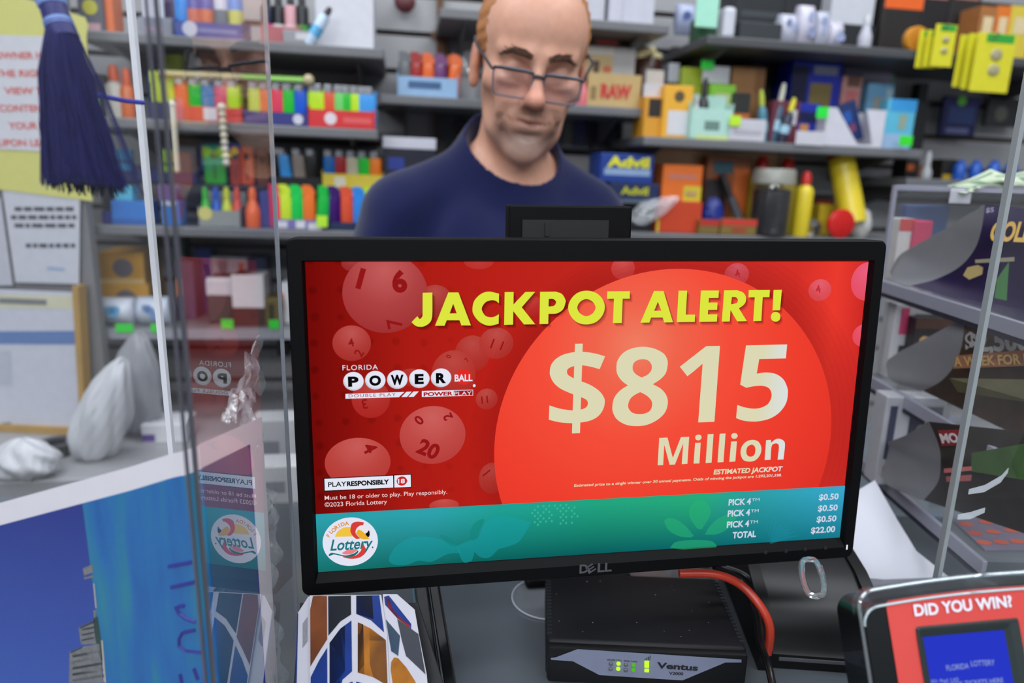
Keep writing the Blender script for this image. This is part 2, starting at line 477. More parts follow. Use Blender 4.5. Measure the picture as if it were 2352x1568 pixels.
# stand: column behind, clip above the top edge, foot on the counter
cx = S(1302, 545, -0.06)[0]
mb = MB().box((cx, yt + 0.006, -0.055), (0.112, 0.042, 0.02), b=0.002)
obj('stand_head', mb, blk, mon)
mb = MB().box((cx - 0.005, yt + 0.006, -0.0445), (0.078, 0.0165, 0.002)); mb.box((cx - 0.022, yt + 0.006, -0.043), (0.004, 0.012, 0.002))
obj('stand_slot', mb, mat((9, 9, 10), 0.6), mon)
pf = at_z(1262, 1352, CT)
sd = Vector((_sz.x, _sz.y, 0)).normalized(); sx_ = Vector((0, 0, 1)).cross(sd)
FT = SINV @ frame(Vector((pf.x, pf.y, CT)) - sd * 0.075, sx_, sd, Vector((0, 0, 1)))
obj('stand_foot', MB().box((0.035, 0, 0.006), (0.125, 0.15, 0.011), b=0.004), blk, mon, T=FT)
obj('stand_column', MB().box((0.02, -0.02, 0.2), (0.07, 0.03, 0.39), b=0.006), blk, mon, T=FT)
_hd = FT.inverted() @ Vector((cx, yt + 0.006, -0.06))
_vm = FT.inverted() @ Vector((0, 0, -0.045))
obj('mounting_plate', MB().box((_vm.x, (_vm.y - 0.02) / 2, _vm.z), (0.1, abs(_vm.y + 0.02), 0.1), b=0.004), blk, mon, T=FT)

# ------------------------------------------------------------------ the picture on the monitor
PIC = None
def art(name, mb, m, label=None):
    o = obj(name, mb, m, PIC if PIC is not None else mon)
    return o
def screen_material():
    m = bpy.data.materials.new('lit_advert_backdrop'); m.use_nodes = True
    nt = m.node_tree; nt.nodes.clear(); N = nt.nodes.new; L = nt.links.new
    o = N('ShaderNodeOutputMaterial'); e = N('ShaderNodeEmission'); g = N('ShaderNodeBsdfGlossy'); x = N('ShaderNodeAddShader')
    tc = N('ShaderNodeTexCoord'); sp = N('ShaderNodeSeparateXYZ'); L(tc.outputs['Object'], sp.inputs[0])
    mr = N('ShaderNodeMapRange'); mr.inputs['From Min'].default_value = -hw; mr.inputs['From Max'].default_value = hw
    L(sp.outputs[0], mr.inputs['Value'])
    cr = N('ShaderNodeValToRGB'); L(mr.outputs[0], cr.inputs[0])
    stops = [(0.0, (112, 10, 8)), (0.06, (135, 16, 12)), (0.16, (168, 27, 20)), (0.30, (184, 32, 24)), (0.46, (190, 38, 30)), (0.62, (205, 48, 42)), (0.86, (212, 48, 40)), (0.94, (235, 58, 46)), (1.0, (205, 42, 38))]
    el = cr.color_ramp.elements
    el[0].position, el[0].color = stops[0][0], lin(stops[0][1]) + (1,); el[1].position, el[1].color = stops[-1][0], lin(stops[-1][1]) + (1,)
    for p, c in stops[1:-1]:
        q = el.new(p); q.color = lin(c) + (1,)
    # faint dotted pattern towards the left
    v = N('ShaderNodeTexVoronoi'); v.inputs['Scale'].default_value = 46; v.inputs['Randomness'].default_value = 0.12
    L(tc.outputs['Object'], v.inputs['Vector'])
    th = N('ShaderNodeMapRange'); th.inputs['From Min'].default_value = 0.10; th.inputs['From Max'].default_value = 0.2; th.inputs['To Min'].default_value = 0.35; th.inputs['To Max'].default_value = 0.0
    L(v.outputs['Distance'], th.inputs['Value'])
    fd = N('ShaderNodeMapRange'); fd.inputs['From Min'].default_value = -hw; fd.inputs['From Max'].default_value = -hw * 0.35; fd.inputs['To Min'].default_value = 1; fd.inputs['To Max'].default_value = 0
    L(sp.outputs[0], fd.inputs['Value'])
    ml = N('ShaderNodeMath'); ml.operation = 'MULTIPLY'; L(th.outputs[0], ml.inputs[0]); L(fd.outputs[0], ml.inputs[1])
    mx = N('ShaderNodeMix'); mx.data_type = 'RGBA'; L(ml.outputs[0], mx.inputs['Factor']); L(cr.outputs[0], mx.inputs['A']); mx.inputs['B'].default_value = lin((60, 4, 4)) + (1,)
    # fine rays fanning out of the disc
    L(mx.outputs['Result'], e.inputs[0]); L(e.outputs[0], o.inputs[0])
    return m
mb = MB().add([(-hw, -hh, 0), (hw, -hh, 0), (hw, hh, 0), (-hw, hh, 0)], [(0, 1, 2, 3)])
PIC = obj('screen', mb, screen_material(), mon)

def radial_glow(name, c, r, stops, mx=None):
    """lit disc colour by distance from c (in the picture's own axes)"""
    m = bpy.data.materials.new(name); m.use_nodes = True
    nt = m.node_tree; nt.nodes.clear(); N = nt.nodes.new; L = nt.links.new
    o = N('ShaderNodeOutputMaterial'); e = N('ShaderNodeEmission'); tc = N('ShaderNodeTexCoord')
    d = N('ShaderNodeVectorMath'); d.operation = 'DISTANCE'; d.inputs[1].default_value = (c[0], c[1], 0)
    mp = N('ShaderNodeMapping'); mp.inputs['Scale'].default_value = (1, 1, 0)
    L(tc.outputs['Object'], mp.inputs['Vector']); L(mp.outputs[0], d.inputs[0])
    mr = N('ShaderNodeMapRange'); mr.inputs['From Max'].default_value = r; L(d.outputs['Value'], mr.inputs['Value'])
    cr = N('ShaderNodeValToRGB'); el = cr.color_ramp.elements
    el[0].position, el[0].color = stops[0][0], lin(stops[0][1]) + (1,); el[1].position, el[1].color = stops[-1][0], lin(stops[-1][1]) + (1,)
    for p, k in stops[1:-1]:
        q = el.new(p); q.color = lin(k) + (1,)
    L(mr.outputs[0], cr.inputs[0]); L(cr.outputs[0], e.inputs[0]); L(e.outputs[0], o.inputs[0])
    return m
def px_loop(pts, off=(0, 0), sc=1.0, z=0.0):
    return [S(off[0] + x / sc, off[1] + y / sc, 0) for x, y in pts]
def fill_px(mb, loops, off, sc, z, smooth=True):
    lp = [px_loop(spline(l) if smooth else [p[:2] for p in l], off, sc) for l in loops]
    V, F = fill_geo(lp)
    return mb.add([(x, y, z) for x, y, _ in V], F)
def ell_px(mb, cx, cy, rx, ry, z, n=48, clip=True):
    c = S(cx, cy); ex = S(cx + rx, cy); ey = S(cx, cy - ry)
    a = math.hypot(ex[0] - c[0], ex[1] - c[1]); b = math.hypot(ey[0] - c[0], ey[1] - c[1])
    P = []
    for i in range(n):
        t = 2 * math.pi * i / n; x, y = c[0] + a * math.cos(t), c[1] + b * math.sin(t)
        if clip: x = max(-hw, min(hw, x)); y = max(-hh, min(hh, y))
        P.append((x, y, z))
    return mb.add(P, [tuple(range(n))]), c, max(a, b)
def txt_px(mb, s, x0, y0, x1, y1, cap, z, bold=0.02, shear=0.0, spacing=1.0, rot=0.0):
    """a line of text whose baseline runs between two pixels of the picture"""
    a, b = S(x0, y0), S(x1, y1)
    m = ((x0 + x1) / 2, (y0 + y1) / 2)
    h = S(m[0], m[1] - cap)[1] - S(*m)[1]
    return text_mb(mb, s, a[0], (a[1] + b[1]) / 2, h, b[0] - a[0], bold, shear, z, spacing=spacing, rot=rot)

Z = [0.00012 * i for i in range(14)]
def lit_ball(cx, cy, rx, ry, c0, c1, layer=1):
    mb, c, r = ell_px(MB(), cx, cy, rx, ry, Z[layer])
    return art('lottery_ball', mb, radial_glow('lit_ball', (c[0], c[1] + r * 0.55), r * 1.9, [(0, c0), (0.45, tuple((a + b) // 2 for a, b in zip(c0, c1))), (1, c1)]))
lit_ball(812, 604, 28, 20, (176, 70, 70), (140, 30, 30))
lit_ball(1000, 692, 40, 38, (185, 75, 70), (150, 35, 32))
lit_ball(1100, 600, 34, 18, (196, 66, 62), (180, 40, 36))
lit_ball(1225, 702, 19, 24, (200, 62, 56), (178, 36, 32))
lit_ball(885, 674, 97, 92, (196, 92, 92), (150, 36, 38), 2)
lit_ball(808, 788, 44, 41, (190, 84, 80), (160, 36, 32))
lit_ball(1085, 812, 40, 42, (186, 72, 66), (170, 34, 28))
lit_ball(1140, 788, 39, 36, (190, 76, 70), (176, 44, 38), 2)
lit_ball(1042, 858, 50, 54, (188, 72, 66), (172, 34, 28), 2)
lit_ball(945, 866, 32, 20, (182, 60, 54), (168, 32, 26))
lit_ball(852, 916, 44, 44, (184, 66, 62), (168, 30, 26))
lit_ball(1118, 916, 25, 24, (196, 84, 76), (176, 44, 38))
lit_ball(994, 999, 75, 67, (204, 96, 92), (178, 52, 48))
lit_ball(822, 1062, 75, 57, (200, 92, 88), (174, 44, 38))
lit_ball(1130, 1098, 30, 36, (196, 86, 78), (170, 36, 30))
lit_ball(1020, 1160, 34, 14, (200, 84, 78), (178, 48, 42))
lit_ball(1431, 616, 27, 26, (226, 96, 96), (208, 60, 56))
lit_ball(1692, 630, 28, 26, (228, 104, 120), (216, 66, 70))
lit_ball(1883, 666, 26, 25, (228, 96, 110), (218, 66, 70))
lit_ball(1992, 646, 37, 44, (236, 96, 130), (226, 74, 90))
lit_ball(1985, 770, 27, 26, (236, 90, 112), (226, 70, 84))
dk = glow((146, 22, 24))
for s, x, y, h, r, b in (('6', 917, 645, 54, 0.12, 0.05), ('1', 828, 641, 52, 2.85, 0.05), ('7', 905, 742, 36, 1.75, 0.02), ('4', 806, 786, 20, 0.2, 0.02), ('2', 824, 810, 22, 1.0, 0.02), ('1', 1131, 788, 24, -0.35, 0.01), ('1', 1153, 793, 22, -0.35, 0.01),
        ('20', 985, 1030, 38, -0.45, 0.04), ('0', 962, 964, 24, 0.75, 0.03), ('2', 1028, 957, 22, 2.0, 0.03), ('4', 850, 1028, 32, -1.1, 0.03), ('3', 838, 928, 24, 3.3, 0.02), ('11', 1113, 917, 18, 0.1, 0.02), ('1', 1118, 1085, 22, -0.9, 0.01), ('0', 1030, 818, 12, 1.2, 0.02), ('7', 1072, 826, 12, 0.9, 0.01)):
    p = S(x, y); hgt = S(x, y - h)[1] - p[1]; wd = text_geo(s, b)[2] * hgt
    art('ball_number', text_mb(MB(), s, p[0] - wd / 2 * math.cos(r) + hgt / 2 * math.sin(r), p[1] - wd / 2 * math.sin(r) - hgt / 2 * math.cos(r), hgt, None, b, z=Z[3], rot=r), dk)
for s, x, y, h, r in (('4', 1690, 640, 20, 0.4), ('4', 1874, 675, 20, 0.3)):
    p = S(x, y); art('ball_number', text_mb(MB(), s, p[0], p[1], S(x, y - h)[1] - p[1], None, 0.02, z=Z[3], rot=r), glow((196, 50, 58)))

# big red disc: circle through three points of its edge
def circ3(a, b, c):
    ax, ay = a; bx, by = b; cx, cy = c
    d = 2 * (ax * (by - cy) + bx * (cy - ay) + cx * (ay - by))
    ux = ((ax * ax + ay * ay) * (by - cy) + (bx * bx + by * by) * (cy - ay) + (cx * cx + cy * cy) * (ay - by)) / d
    uy = ((ax * ax + ay * ay) * (cx - bx) + (bx * bx + by * by) * (ax - cx) + (cx * cx + cy * cy) * (bx - ax)) / d
    return (ux, uy), math.hypot(ax - ux, ay - uy)
dc, dr = circ3(S(1139, 985), S(1560, 617), S(1907, 930))
mb = MB(); P = []
for i in range(120):
    t = 2 * math.pi * i / 120; P.append((dc[0] + dr * math.cos(t), max(-hh, dc[1] + dr * math.sin(t)), Z[4]))
mb.add(P, [tuple(range(120))])
hc = S(1462, 795)
art('red_disc', mb, radial_glow('lit_disc', hc, 0.30, [(0, (240, 126, 98)), (0.12, (240, 100, 76)), (0.28, (244, 78, 58)), (0.5, (238, 62, 46)), (0.72, (226, 52, 40)), (1, (204, 42, 36))]))
mb = MB()     # soft dark rim the disc throws on the backdrop at its upper right, part of the advert
for k in range(6):
    P = []; r = dr + 0.0045 * (k + 1)
    for i in range(120):
        t = 2 * math.pi * i / 120; x, y = dc[0] + 0.001 * k + r * math.cos(t), dc[1] + r * math.sin(t)
        P.append((max(-hw, min(hw, x)), max(-hh, min(hh, y)), Z[3] + 0.00001 * k))
    mb.add(P, [tuple(range(120))])
art('disc_shading', mb, glow_alpha((150, 22, 20), 0.10))

# headline, hand drawn letters
A1, A2 = ((740, 580), 3.92), ((1340, 520), 3.2667)
C = 1
HL = [
 (A1, [[(905,360,C),(991,358,C),(990,560),(970,625),(920,660),(870,665),(835,652),(805,623,C),(856,571,C),(880,596),(904,570,C)]]),
 (A1, [[(1135,357,C),(1226,357,C),(1338,653,C),(1253,653,C),(1235,607,C),(1120,607,C),(1101,656,C),(1016,656,C)], [(1179,458,C),(1211,545,C),(1147,545,C)]]),
 (A1, [[(1590,368,C),(1590,455,C),(1560,432),(1520,427),(1470,445),(1438,490),(1440,525),(1470,568),(1515,580),(1555,573),(1589,552,C),(1587,638,C),(1500,656),(1420,625),(1365,560),(1352,505),(1370,430),(1430,370),(1500,350)]]),
 (A1, [[(1642,354,C),(1722,353,C),(1721,465,C),(1827,353,C),(1915,352,C),(1795,490,C),(1916,643,C),(1815,644,C),(1719,525,C),(1717,646,C),(1637,648,C)]]),
 (A1, [[(1960,352,C),(2100,350,C),(2155,370),(2187,420),(2188,450),(2165,510),(2110,545),(2035,549,C),(2033,640,C),(1955,641,C)], [(2038,415,C),(2075,415),(2100,433),(2102,455),(2082,478),(2036,483,C)]]),
 (A2, [[(-116,607),(-98,548),(-48,498),(20,480),(90,496),(140,542),(158,603),(140,666),(90,716),(20,733),(-48,718),(-98,668)], [(20,543),(66,563),(89,607),(66,651),(20,671),(-26,651),(-48,607),(-26,563)]]),
 (A2, [[(177,485,C),(346,484,C),(345,540,C),(292,540,C),(285,722,C),(219,723,C),(227,540,C),(175,541,C)]]),
 (A2, [[(527,482,C),(598,482,C),(669,717,C),(603,718,C),(592,681,C),(505,681,C),(492,719,C),(425,720,C)], [(556,563,C),(582,630,C),(528,631,C)]]),
 (A2, [[(711,480,C),(775,480,C),(765,660,C),(834,660,C),(832,714,C),(697,716,C)]]),
 (A2, [[(878,479,C),(1013,479,C),(1010,534,C),(938,535,C),(936,569,C),(1003,569,C),(1000,623,C),(932,624,C),(930,658,C),(1001,658,C),(998,712,C),(865,714,C)]]),
 (A2, [[(1052,478,C),(1150,477,C),(1195,495),(1217,535),(1205,580),(1163,612,C),(1222,708,C),(1150,710,C),(1100,625,C),(1094,711,C),(1035,712,C)], [(1110,528,C),(1140,530),(1155,550),(1145,573),(1105,582,C)]]),
 (A2, [[(1237,476,C),(1395,475,C),(1392,529,C),(1341,529,C),(1331,706,C),(1270,708,C),(1282,530,C),(1235,531,C)]]),
 (A2, [[(1423,475,C),(1485,474,C),(1471,627,C),(1415,628,C)]]),
 (A2, [[(1438,639),(1464,650),(1474,676),(1464,702),(1438,713),(1412,702),(1402,676),(1412,650)]]),
]
mb = MB()
for (off, sc), loops in HL: fill_px(mb, loops, off, sc, Z[8])
art('headline_lettering', mb, glow((220, 230, 62)))
for dx, dy, a in ((2.0, 3, 0.30), (4, 5, 0.30), (6.5, 8, 0.25)):
    sh = MB(); k = S(1300 + dx, 705 + dy); k0 = S(1300, 705)
    sh.v = [(x + k[0] - k0[0], y + k[1] - k0[1], Z[5] + 0.00003 * dx) for x, y, _ in mb.v]; sh.f = list(mb.f); sh.mi = list(mb.mi)
    art('headline_drop_shade', sh, glow_alpha((52, 4, 4), a))

A3 = ((1250, 770), 3.92)
AM = [
 [[(546,187,C),(497,302,C),(420,281),(340,268),(265,275),(215,297),(203,325),(215,355),(262,383),(335,412),(420,448),(495,500),(537,560),(542,610),(525,670),(480,728),(410,765),(322,782),(250,788),(140,780),(40,757,C),(45,628,C),(140,657),(253,673),(325,666),(375,645),(391,610),(378,578),(328,553),(258,528),(150,480),(85,425),(52,360),(50,310),(65,255),(110,205),(180,168),(275,148),(343,146),(450,160)]],
 [[(275,74,C),(345,72,C),(320,877,C),(248,880,C)]],
 [[(890,101),(990,118),(1070,160),(1105,215),(1108,270),(1090,340),(1040,395),(975,437,C),(1050,480),(1098,540),(1110,610),(1085,690),(1020,755),(930,800),(835,814),(740,803),(660,760),(620,700),(611,640),(628,560),(680,495),(750,448,C),(695,405),(655,345),(648,280),(660,220),(710,155),(790,115)],
  [(885,212),(935,225),(963,262),(962,310),(930,350),(875,378,C),(820,345),(795,305),(800,255),(830,225)],
  [(862,508,C),(920,540),(962,585),(968,630),(950,675),(905,700),(850,706),(795,695),(760,660),(754,620),(772,570),(810,535)]],
 [[(1455,95,C),(1579,93,C),(1529,775,C),(1383,781,C),(1423,253,C),(1345,320,C),(1286,366,C),(1218,280,C)]],
 [[(1813,88,C),(2183,80,C),(2172,205,C),(1932,211,C),(1910,343,C),(1990,332),(2080,345),(2150,395),(2185,470),(2189,530),(2172,610),(2115,690),(2030,745),(1930,770),(1850,772),(1780,762),(1724,742,C),(1735,624,C),(1800,645),(1880,657),(1950,648),(2010,615),(2040,560),(2040,510),(2015,470),(1960,452),(1890,455),(1815,469,C),(1761,441,C)]],
 [[(1033,920,C),(1107,917,C),(1155,1100,C),(1228,913,C),(1302,910,C),(1286,1153,C),(1235,1156,C),(1249,968,C),(1174,1159,C),(1126,1161,C),(1078,980,C),(1068,1164,C),(1019,1166,C)]],
 [[(1355,966,C),(1406,963,C),(1394,1149,C),(1342,1151,C)]], [[(1385,890),(1406,897),(1414,916),(1404,934),(1385,942),(1364,935),(1356,916),(1364,898)]],
 [[(1468,887,C),(1521,885,C),(1503,1142,C),(1450,1146,C)]], [[(1576,883,C),(1629,880,C),(1610,1137,C),(1557,1140,C)]],
 [[(1679,953,C),(1731,950,C),(1717,1131,C),(1663,1136,C)]], [[(1709,876),(1730,884),(1738,902),(1728,920),(1709,928),(1688,921),(1680,902),(1688,884)]],
 [[(1870,937),(1925,955),(1951,1010),(1940,1070),(1900,1118),(1845,1133),(1790,1118),(1765,1065),(1772,1005),(1810,957)], [(1866,980),(1892,1000),(1897,1035),(1885,1075),(1850,1089),(1822,1072),(1816,1035),(1828,998)]],
 [[(1994,940,C),(2035,937,C),(2040,962,C),(2075,935),(2110,927),(2150,945),(2163,985),(2149,1113,C),(2097,1116,C),(2109,1000),(2095,972),(2065,972),(2042,1000),(2033,1116,C),(1980,1119,C)]],
]
mb = MB()
for i, loops in enumerate(AM): fill_px(mb, loops, A3[0], A3[1], Z[6] + 0.00001 * i)
def amount_mat():
    m = bpy.data.materials.new('lit_amount'); m.use_nodes = True
    nt = m.node_tree; nt.nodes.clear(); N = nt.nodes.new; L = nt.links.new
    o = N('ShaderNodeOutputMaterial'); e = N('ShaderNodeEmission'); tc = N('ShaderNodeTexCoord'); sp = N('ShaderNodeSeparateXYZ'); mr = N('ShaderNodeMapRange'); cr = N('ShaderNodeValToRGB')
    L(tc.outputs['Object'], sp.inputs[0]); L(sp.outputs[0], mr.inputs['Value'])
    mr.inputs['From Min'].default_value = S(1740, 950)[0]; mr.inputs['From Max'].default_value = S(1830, 950)[0]
    cr.color_ramp.elements[0].color = lin((220, 216, 180)) + (1,); cr.color_ramp.elements[1].color = lin((216, 228, 240)) + (1,)
    L(mr.outputs[0], cr.inputs[0]); L(cr.outputs[0], e.inputs[0]); L(e.outputs[0], o.inputs[0])
    return m
CRM = amount_mat()
art('amount_lettering', mb, CRM)
mb = MB()
txt_px(mb, 'ESTIMATED JACKPOT', 1638, 1088, 1796, 1082, 12, Z[6], 0.035, 0.12)
txt_px(mb, 'Estimated prize to a single winner over 30 annual payments. Odds of winning the jackpot are 1:292,201,338.', 1318, 1117, 1794, 1093, 6.5, Z[6], 0.02, 0.1)
art('small_print', mb, CRM)
a, b = S(1318, 1117), S(1794, 1093)

# game mark
wh = glow((226, 230, 244)); ink = glow((10, 10, 14))
for i, (cx, cy, ch) in enumerate(((812, 875, 'P'), (862, 872.5, 'O'), (912.5, 871, 'W'), (963, 869, 'E'), (1013, 867, 'R'))):
    mb, c, r = ell_px(MB(), cx, cy, 23.5, 21.5, Z[5])
    art('white_letter_ball', mb, radial_glow('lit_white_ball', (c[0] + r * 0.1, c[1] + r * 0.2), r * 1.3, [(0, (232, 234, 248)), (0.7, (226, 228, 242)), (1, (176, 170, 178))]))
    mb = MB(); hgt = S(cx, cy - 25)[1] - S(cx, cy)[1]; p = S(cx, cy + 12.5)
    text_mb(mb, ch, p[0], p[1], hgt, {'P': .0085, 'O': .0095, 'W': .0105, 'E': .0075, 'R': .0085}[ch], 0.055, z=Z[6], align='C')
    art('ball_letter', mb, ink)
art('red_ball', ell_px(MB(), 1065, 865, 19, 18, Z[5])[0], glow((224, 42, 36)))
mb = MB(); txt_px(mb, 'BALL', 1044, 876, 1085, 874, 17, Z[6], 0.03)
txt_px(mb, 'FLORIDA', 787, 849.5, 868, 848, 12, Z[5], 0.0, spacing=1.15)
ell_px(mb, 1089, 885, 3.4, 3.4, Z[5], 14)
Q = ((740, 580), 3.92)
fill_px(mb, [[(210,1270),(740,1252),(690,1299),(210,1313)]], *Q, Z[5], False)
fill_px(mb, [[(758,1251),(806,1249),(763,1297),(712,1298)]], *Q, Z[5], False)
fill_px(mb, [[(822,1248),(870,1247),(825,1295),(775,1297)]], *Q, Z[5], False)
fill_px(mb, [[(897,1243),(1358,1232),(1358,1285),(897,1297)]], *Q, Z[5], False)
art('game_mark_lettering', mb, wh)
mb = MB(); fill_px(mb, [[(1184,1241),(1353,1237),(1353,1281),(1184,1285)]], *Q, Z[6], False)
txt_px(mb, 'DOUBLE PLAY', 801, 911.5, 909, 909, 7.5, Z[6], 0.0, spacing=1.2)
txt_px(mb, 'POWER', 973, 909, 1040, 907.5, 9.5, Z[6], 0.04)
art('game_mark_red_lettering', mb, glow((166, 26, 30)))
mb = MB(); txt_px(mb, 'PLAY', 1043, 907.3, 1083, 906.3, 9, Z[7], 0.0); art('game_mark_white_lettering', mb, wh)

# play responsibly box
R = ((640, 960), 3.36)
mb = MB(); fill_px(mb, [[(347,460),(1025,429),(1029,531),(352,563)]], *R, Z[5], False); art('notice_border', mb, ink)
mb = MB(); fill_px(mb, [[(354,466),(883,441),(885,533),(357,556)]], *R, Z[6], False); fill_px(mb, [[(892,440),(1019,434),(1022,527),(893,533)]], *R, Z[6], False); art('notice_panel', mb, glow((228, 232, 244)))
mb = MB(); txt_px(mb, 'PLAY', 754, 1117.5, 796, 1115.5, 12, Z[7], 0.015); txt_px(mb, 'RESPONSIBLY', 797, 1115.5, 894, 1111, 12, Z[7], 0.045); art('notice_lettering', mb, ink)
mb = ell_px(MB(), 923, 1103.5, 12, 10.5, Z[7])[0]; text_mb(mb, '+', *S(930, 1108), S(930, 1099)[1] - S(930, 1108)[1], None, 0.03, z=Z[7]); art('age_badge', mb, glow((206, 36, 36)))
mb = MB(); txt_px(mb, '18', 914, 1109, 930, 1108.5, 11, Z[8], 0.03); art('age_lettering', mb, wh)
mb = MB()
txt_px(mb, 'Must be 18 or older to play. Play responsibly.', 746, 1146, 1027, 1134, 10, Z[5], 0.005)
txt_px(mb, '\u00a92023 Florida Lottery', 746, 1162, 889, 1157, 10.5, Z[5], 0.005)
art('notice_small_print', mb, glow((235, 205, 205)))

# teal band along the bottom of the picture
def teal_mat():
    m = bpy.data.materials.new('lit_teal_band'); m.use_nodes = True
    nt = m.node_tree; nt.nodes.clear(); N = nt.nodes.new; L = nt.links.new
    o = N('ShaderNodeOutputMaterial'); e = N('ShaderNodeEmission'); tc = N('ShaderNodeTexCoord'); sp = N('ShaderNodeSeparateXYZ')
    L(tc.outputs['Object'], sp.inputs[0])
    mr = N('ShaderNodeMapRange'); mr.inputs['From Min'].default_value = -hw; mr.inputs['From Max'].default_value = hw; L(sp.outputs[0], mr.inputs['Value'])
    def ramp(stops):
        cr = N('ShaderNodeValToRGB'); el = cr.color_ramp.elements
        el[0].position, el[0].color = stops[0][0], lin(stops[0][1]) + (1,); el[1].position, el[1].color = stops[-1][0], lin(stops[-1][1]) + (1,)
        for p, k in stops[1:-1]:
            q = el.new(p); q.color = lin(k) + (1,)
        L(mr.outputs[0], cr.inputs[0]); return cr
    top = ramp([(0, (44, 158, 170)), (0.2, (46, 162, 172)), (0.32, (32, 160, 148)), (0.5, (34, 164, 128)), (0.7, (40, 170, 122)), (0.8, (44, 158, 160)), (1, (56, 166, 204))])
    bot = ramp([(0, (22, 112, 106)), (0.25, (12, 98, 92)), (0.5, (8, 92, 92)), (0.75, (12, 104, 110)), (1, (20, 122, 140))])
    mv = N('ShaderNodeMapRange'); mv.inputs['From Min'].default_value = -hh; mv.inputs['From Max'].default_value = S(1300, 1160)[1]; L(sp.outputs[1], mv.inputs['Value'])
    mx = N('ShaderNodeMix'); mx.data_type = 'RGBA'; L(mv.outputs[0], mx.inputs['Factor']); L(bot.outputs[0], mx.inputs['A']); L(top.outputs[0], mx.inputs['B'])
    L(mx.outputs['Result'], e.inputs[0]); L(e.outputs[0], o.inputs[0])
    return m
yl, yr = S(725, 1180)[1], S(1937, 1115)[1]; yT = (yl + yr) / 2
art('teal_band', MB().add([(-hw, -hh, Z[5] + 2e-5), (hw, -hh, Z[5] + 2e-5), (hw, yr, Z[5] + 2e-5), (-hw, yl, Z[5] + 2e-5)], [(0, 1, 2, 3)]), teal_mat())
U = ((720, 1160), 4.055); W4 = ((1300, 960), 3.36)
mb = MB()
fill_px(mb, [[(1330,375,C),(1440,330),(1530,300),(1570,210),(1640,130),(1740,100),(1870,110),(2025,155,C),(1960,270),(1890,350),(1720,405,C),(1650,475),(1590,488),(1540,470),(1500,430,C),(1480,500,C),(1460,520),(1390,520)]], *U, Z[6])
fill_px(mb, [[(1330,372,C),(1200,320),(1050,290),(900,300),(780,370),(710,470),(715,530),(780,553),(880,548),(980,512),(1100,522),(1250,450),(1380,440,C)]], *U, Z[6])
art('leaf_motif', mb, glow_alpha((24, 160, 168), 0.42))
mb = MB()
fill_px(mb, [[(1175,275),(1240,285),(1325,340),(1332,370),(1290,378),(1220,330)]], *U, Z[7]); fill_px(mb, [[(1450,280),(1480,190),(1530,140),(1590,130),(1545,240),(1500,318),(1465,315)]], *U, Z[7])
art('leaf_motif_gap', mb, glow_alpha((20, 132, 122), 0.6))
mb = MB()
fill_px(mb, [[(1035,628),(1080,650),(1110,690),(1108,750),(1045,855,C),(1010,850,C),(955,765),(950,700),(980,655)]], *W4, Z[6])
fill_px(mb, [[(760,785),(800,768),(860,785),(920,830),(985,905,C),(960,918,C),(880,910),(800,870),(765,820)]], *W4, Z[6])
fill_px(mb, [[(1070,895,C),(1100,840),(1160,780),(1240,742),(1325,738,C),(1270,830),(1170,890)]], *W4, Z[6])
fill_px(mb, [[(800,1000,C),(840,955),(940,938),(1060,938),(1130,950),(1162,985,C),(1130,1000),(960,1012)]], *W4, Z[6])
art('leaf_motif', mb, glow_alpha((42, 176, 116), 0.5))
mb = MB(); rnd = random.Random(3)
for i in range(7):
    for j in range(9):
        x = 1222 + j * 13 + (i % 2) * 6; y = 1163 + i * 7 - j * 0.8
        if rnd.random() < 0.75 and abs(i - 3) + abs(j - 4) < 7: ell_px(mb, x, y, 2.4, 2.8, Z[6], 10)
art('dot_motif', mb, glow_alpha((70, 190, 160), 0.6))
mb = MB()
for k in range(13):
    a = math.radians(20 + k * 11); x, y = 1768, 1248
    p0 = S(x, y); p1 = S(x + 70 * math.cos(a), y - 62 * math.sin(a) * 0.9); q = S(x + 45 * math.cos(a + 0.09), y - 45 * math.sin(a + 0.09))
    mb.add([(p0[0], p0[1], Z[6]), (p1[0], p1[1], Z[6]), (q[0], q[1], Z[6])], [(0, 1, 2)])
art('palm_motif', mb, glow_alpha((30, 140, 160), 0.4))
mb = MB()
for k, (y0, y1) in enumerate(((1160, 1157), (1185.5, 1182.5), (1211, 1208))):
    txt_px(mb, 'PICK 4', 1672 - 2 * k, y0, 1723 - 2 * k, y1, 15.5, Z[8], 0.03); txt_px(mb, 'TM', 1725 - 2 * k, y1 - 7, 1743 - 2 * k, y1 - 8, 7, Z[8], 0.0)
txt_px(mb, 'TOTAL', 1681, 1235, 1735, 1232, 15.5, Z[8], 0.035)
for (x0, x1, y, s) in ((1879, 1924, 1146.5, '$0.50'), (1877, 1922, 1172, '$0.50'), (1874, 1919, 1197, '$0.50'), (1861, 1916, 1222, '$22.00')):
    txt_px(mb, s, x0, y + 1, x1, y - 1, 14.5, Z[8], 0.025)
art('ticket_price_lettering', mb, glow((206, 214, 232)))
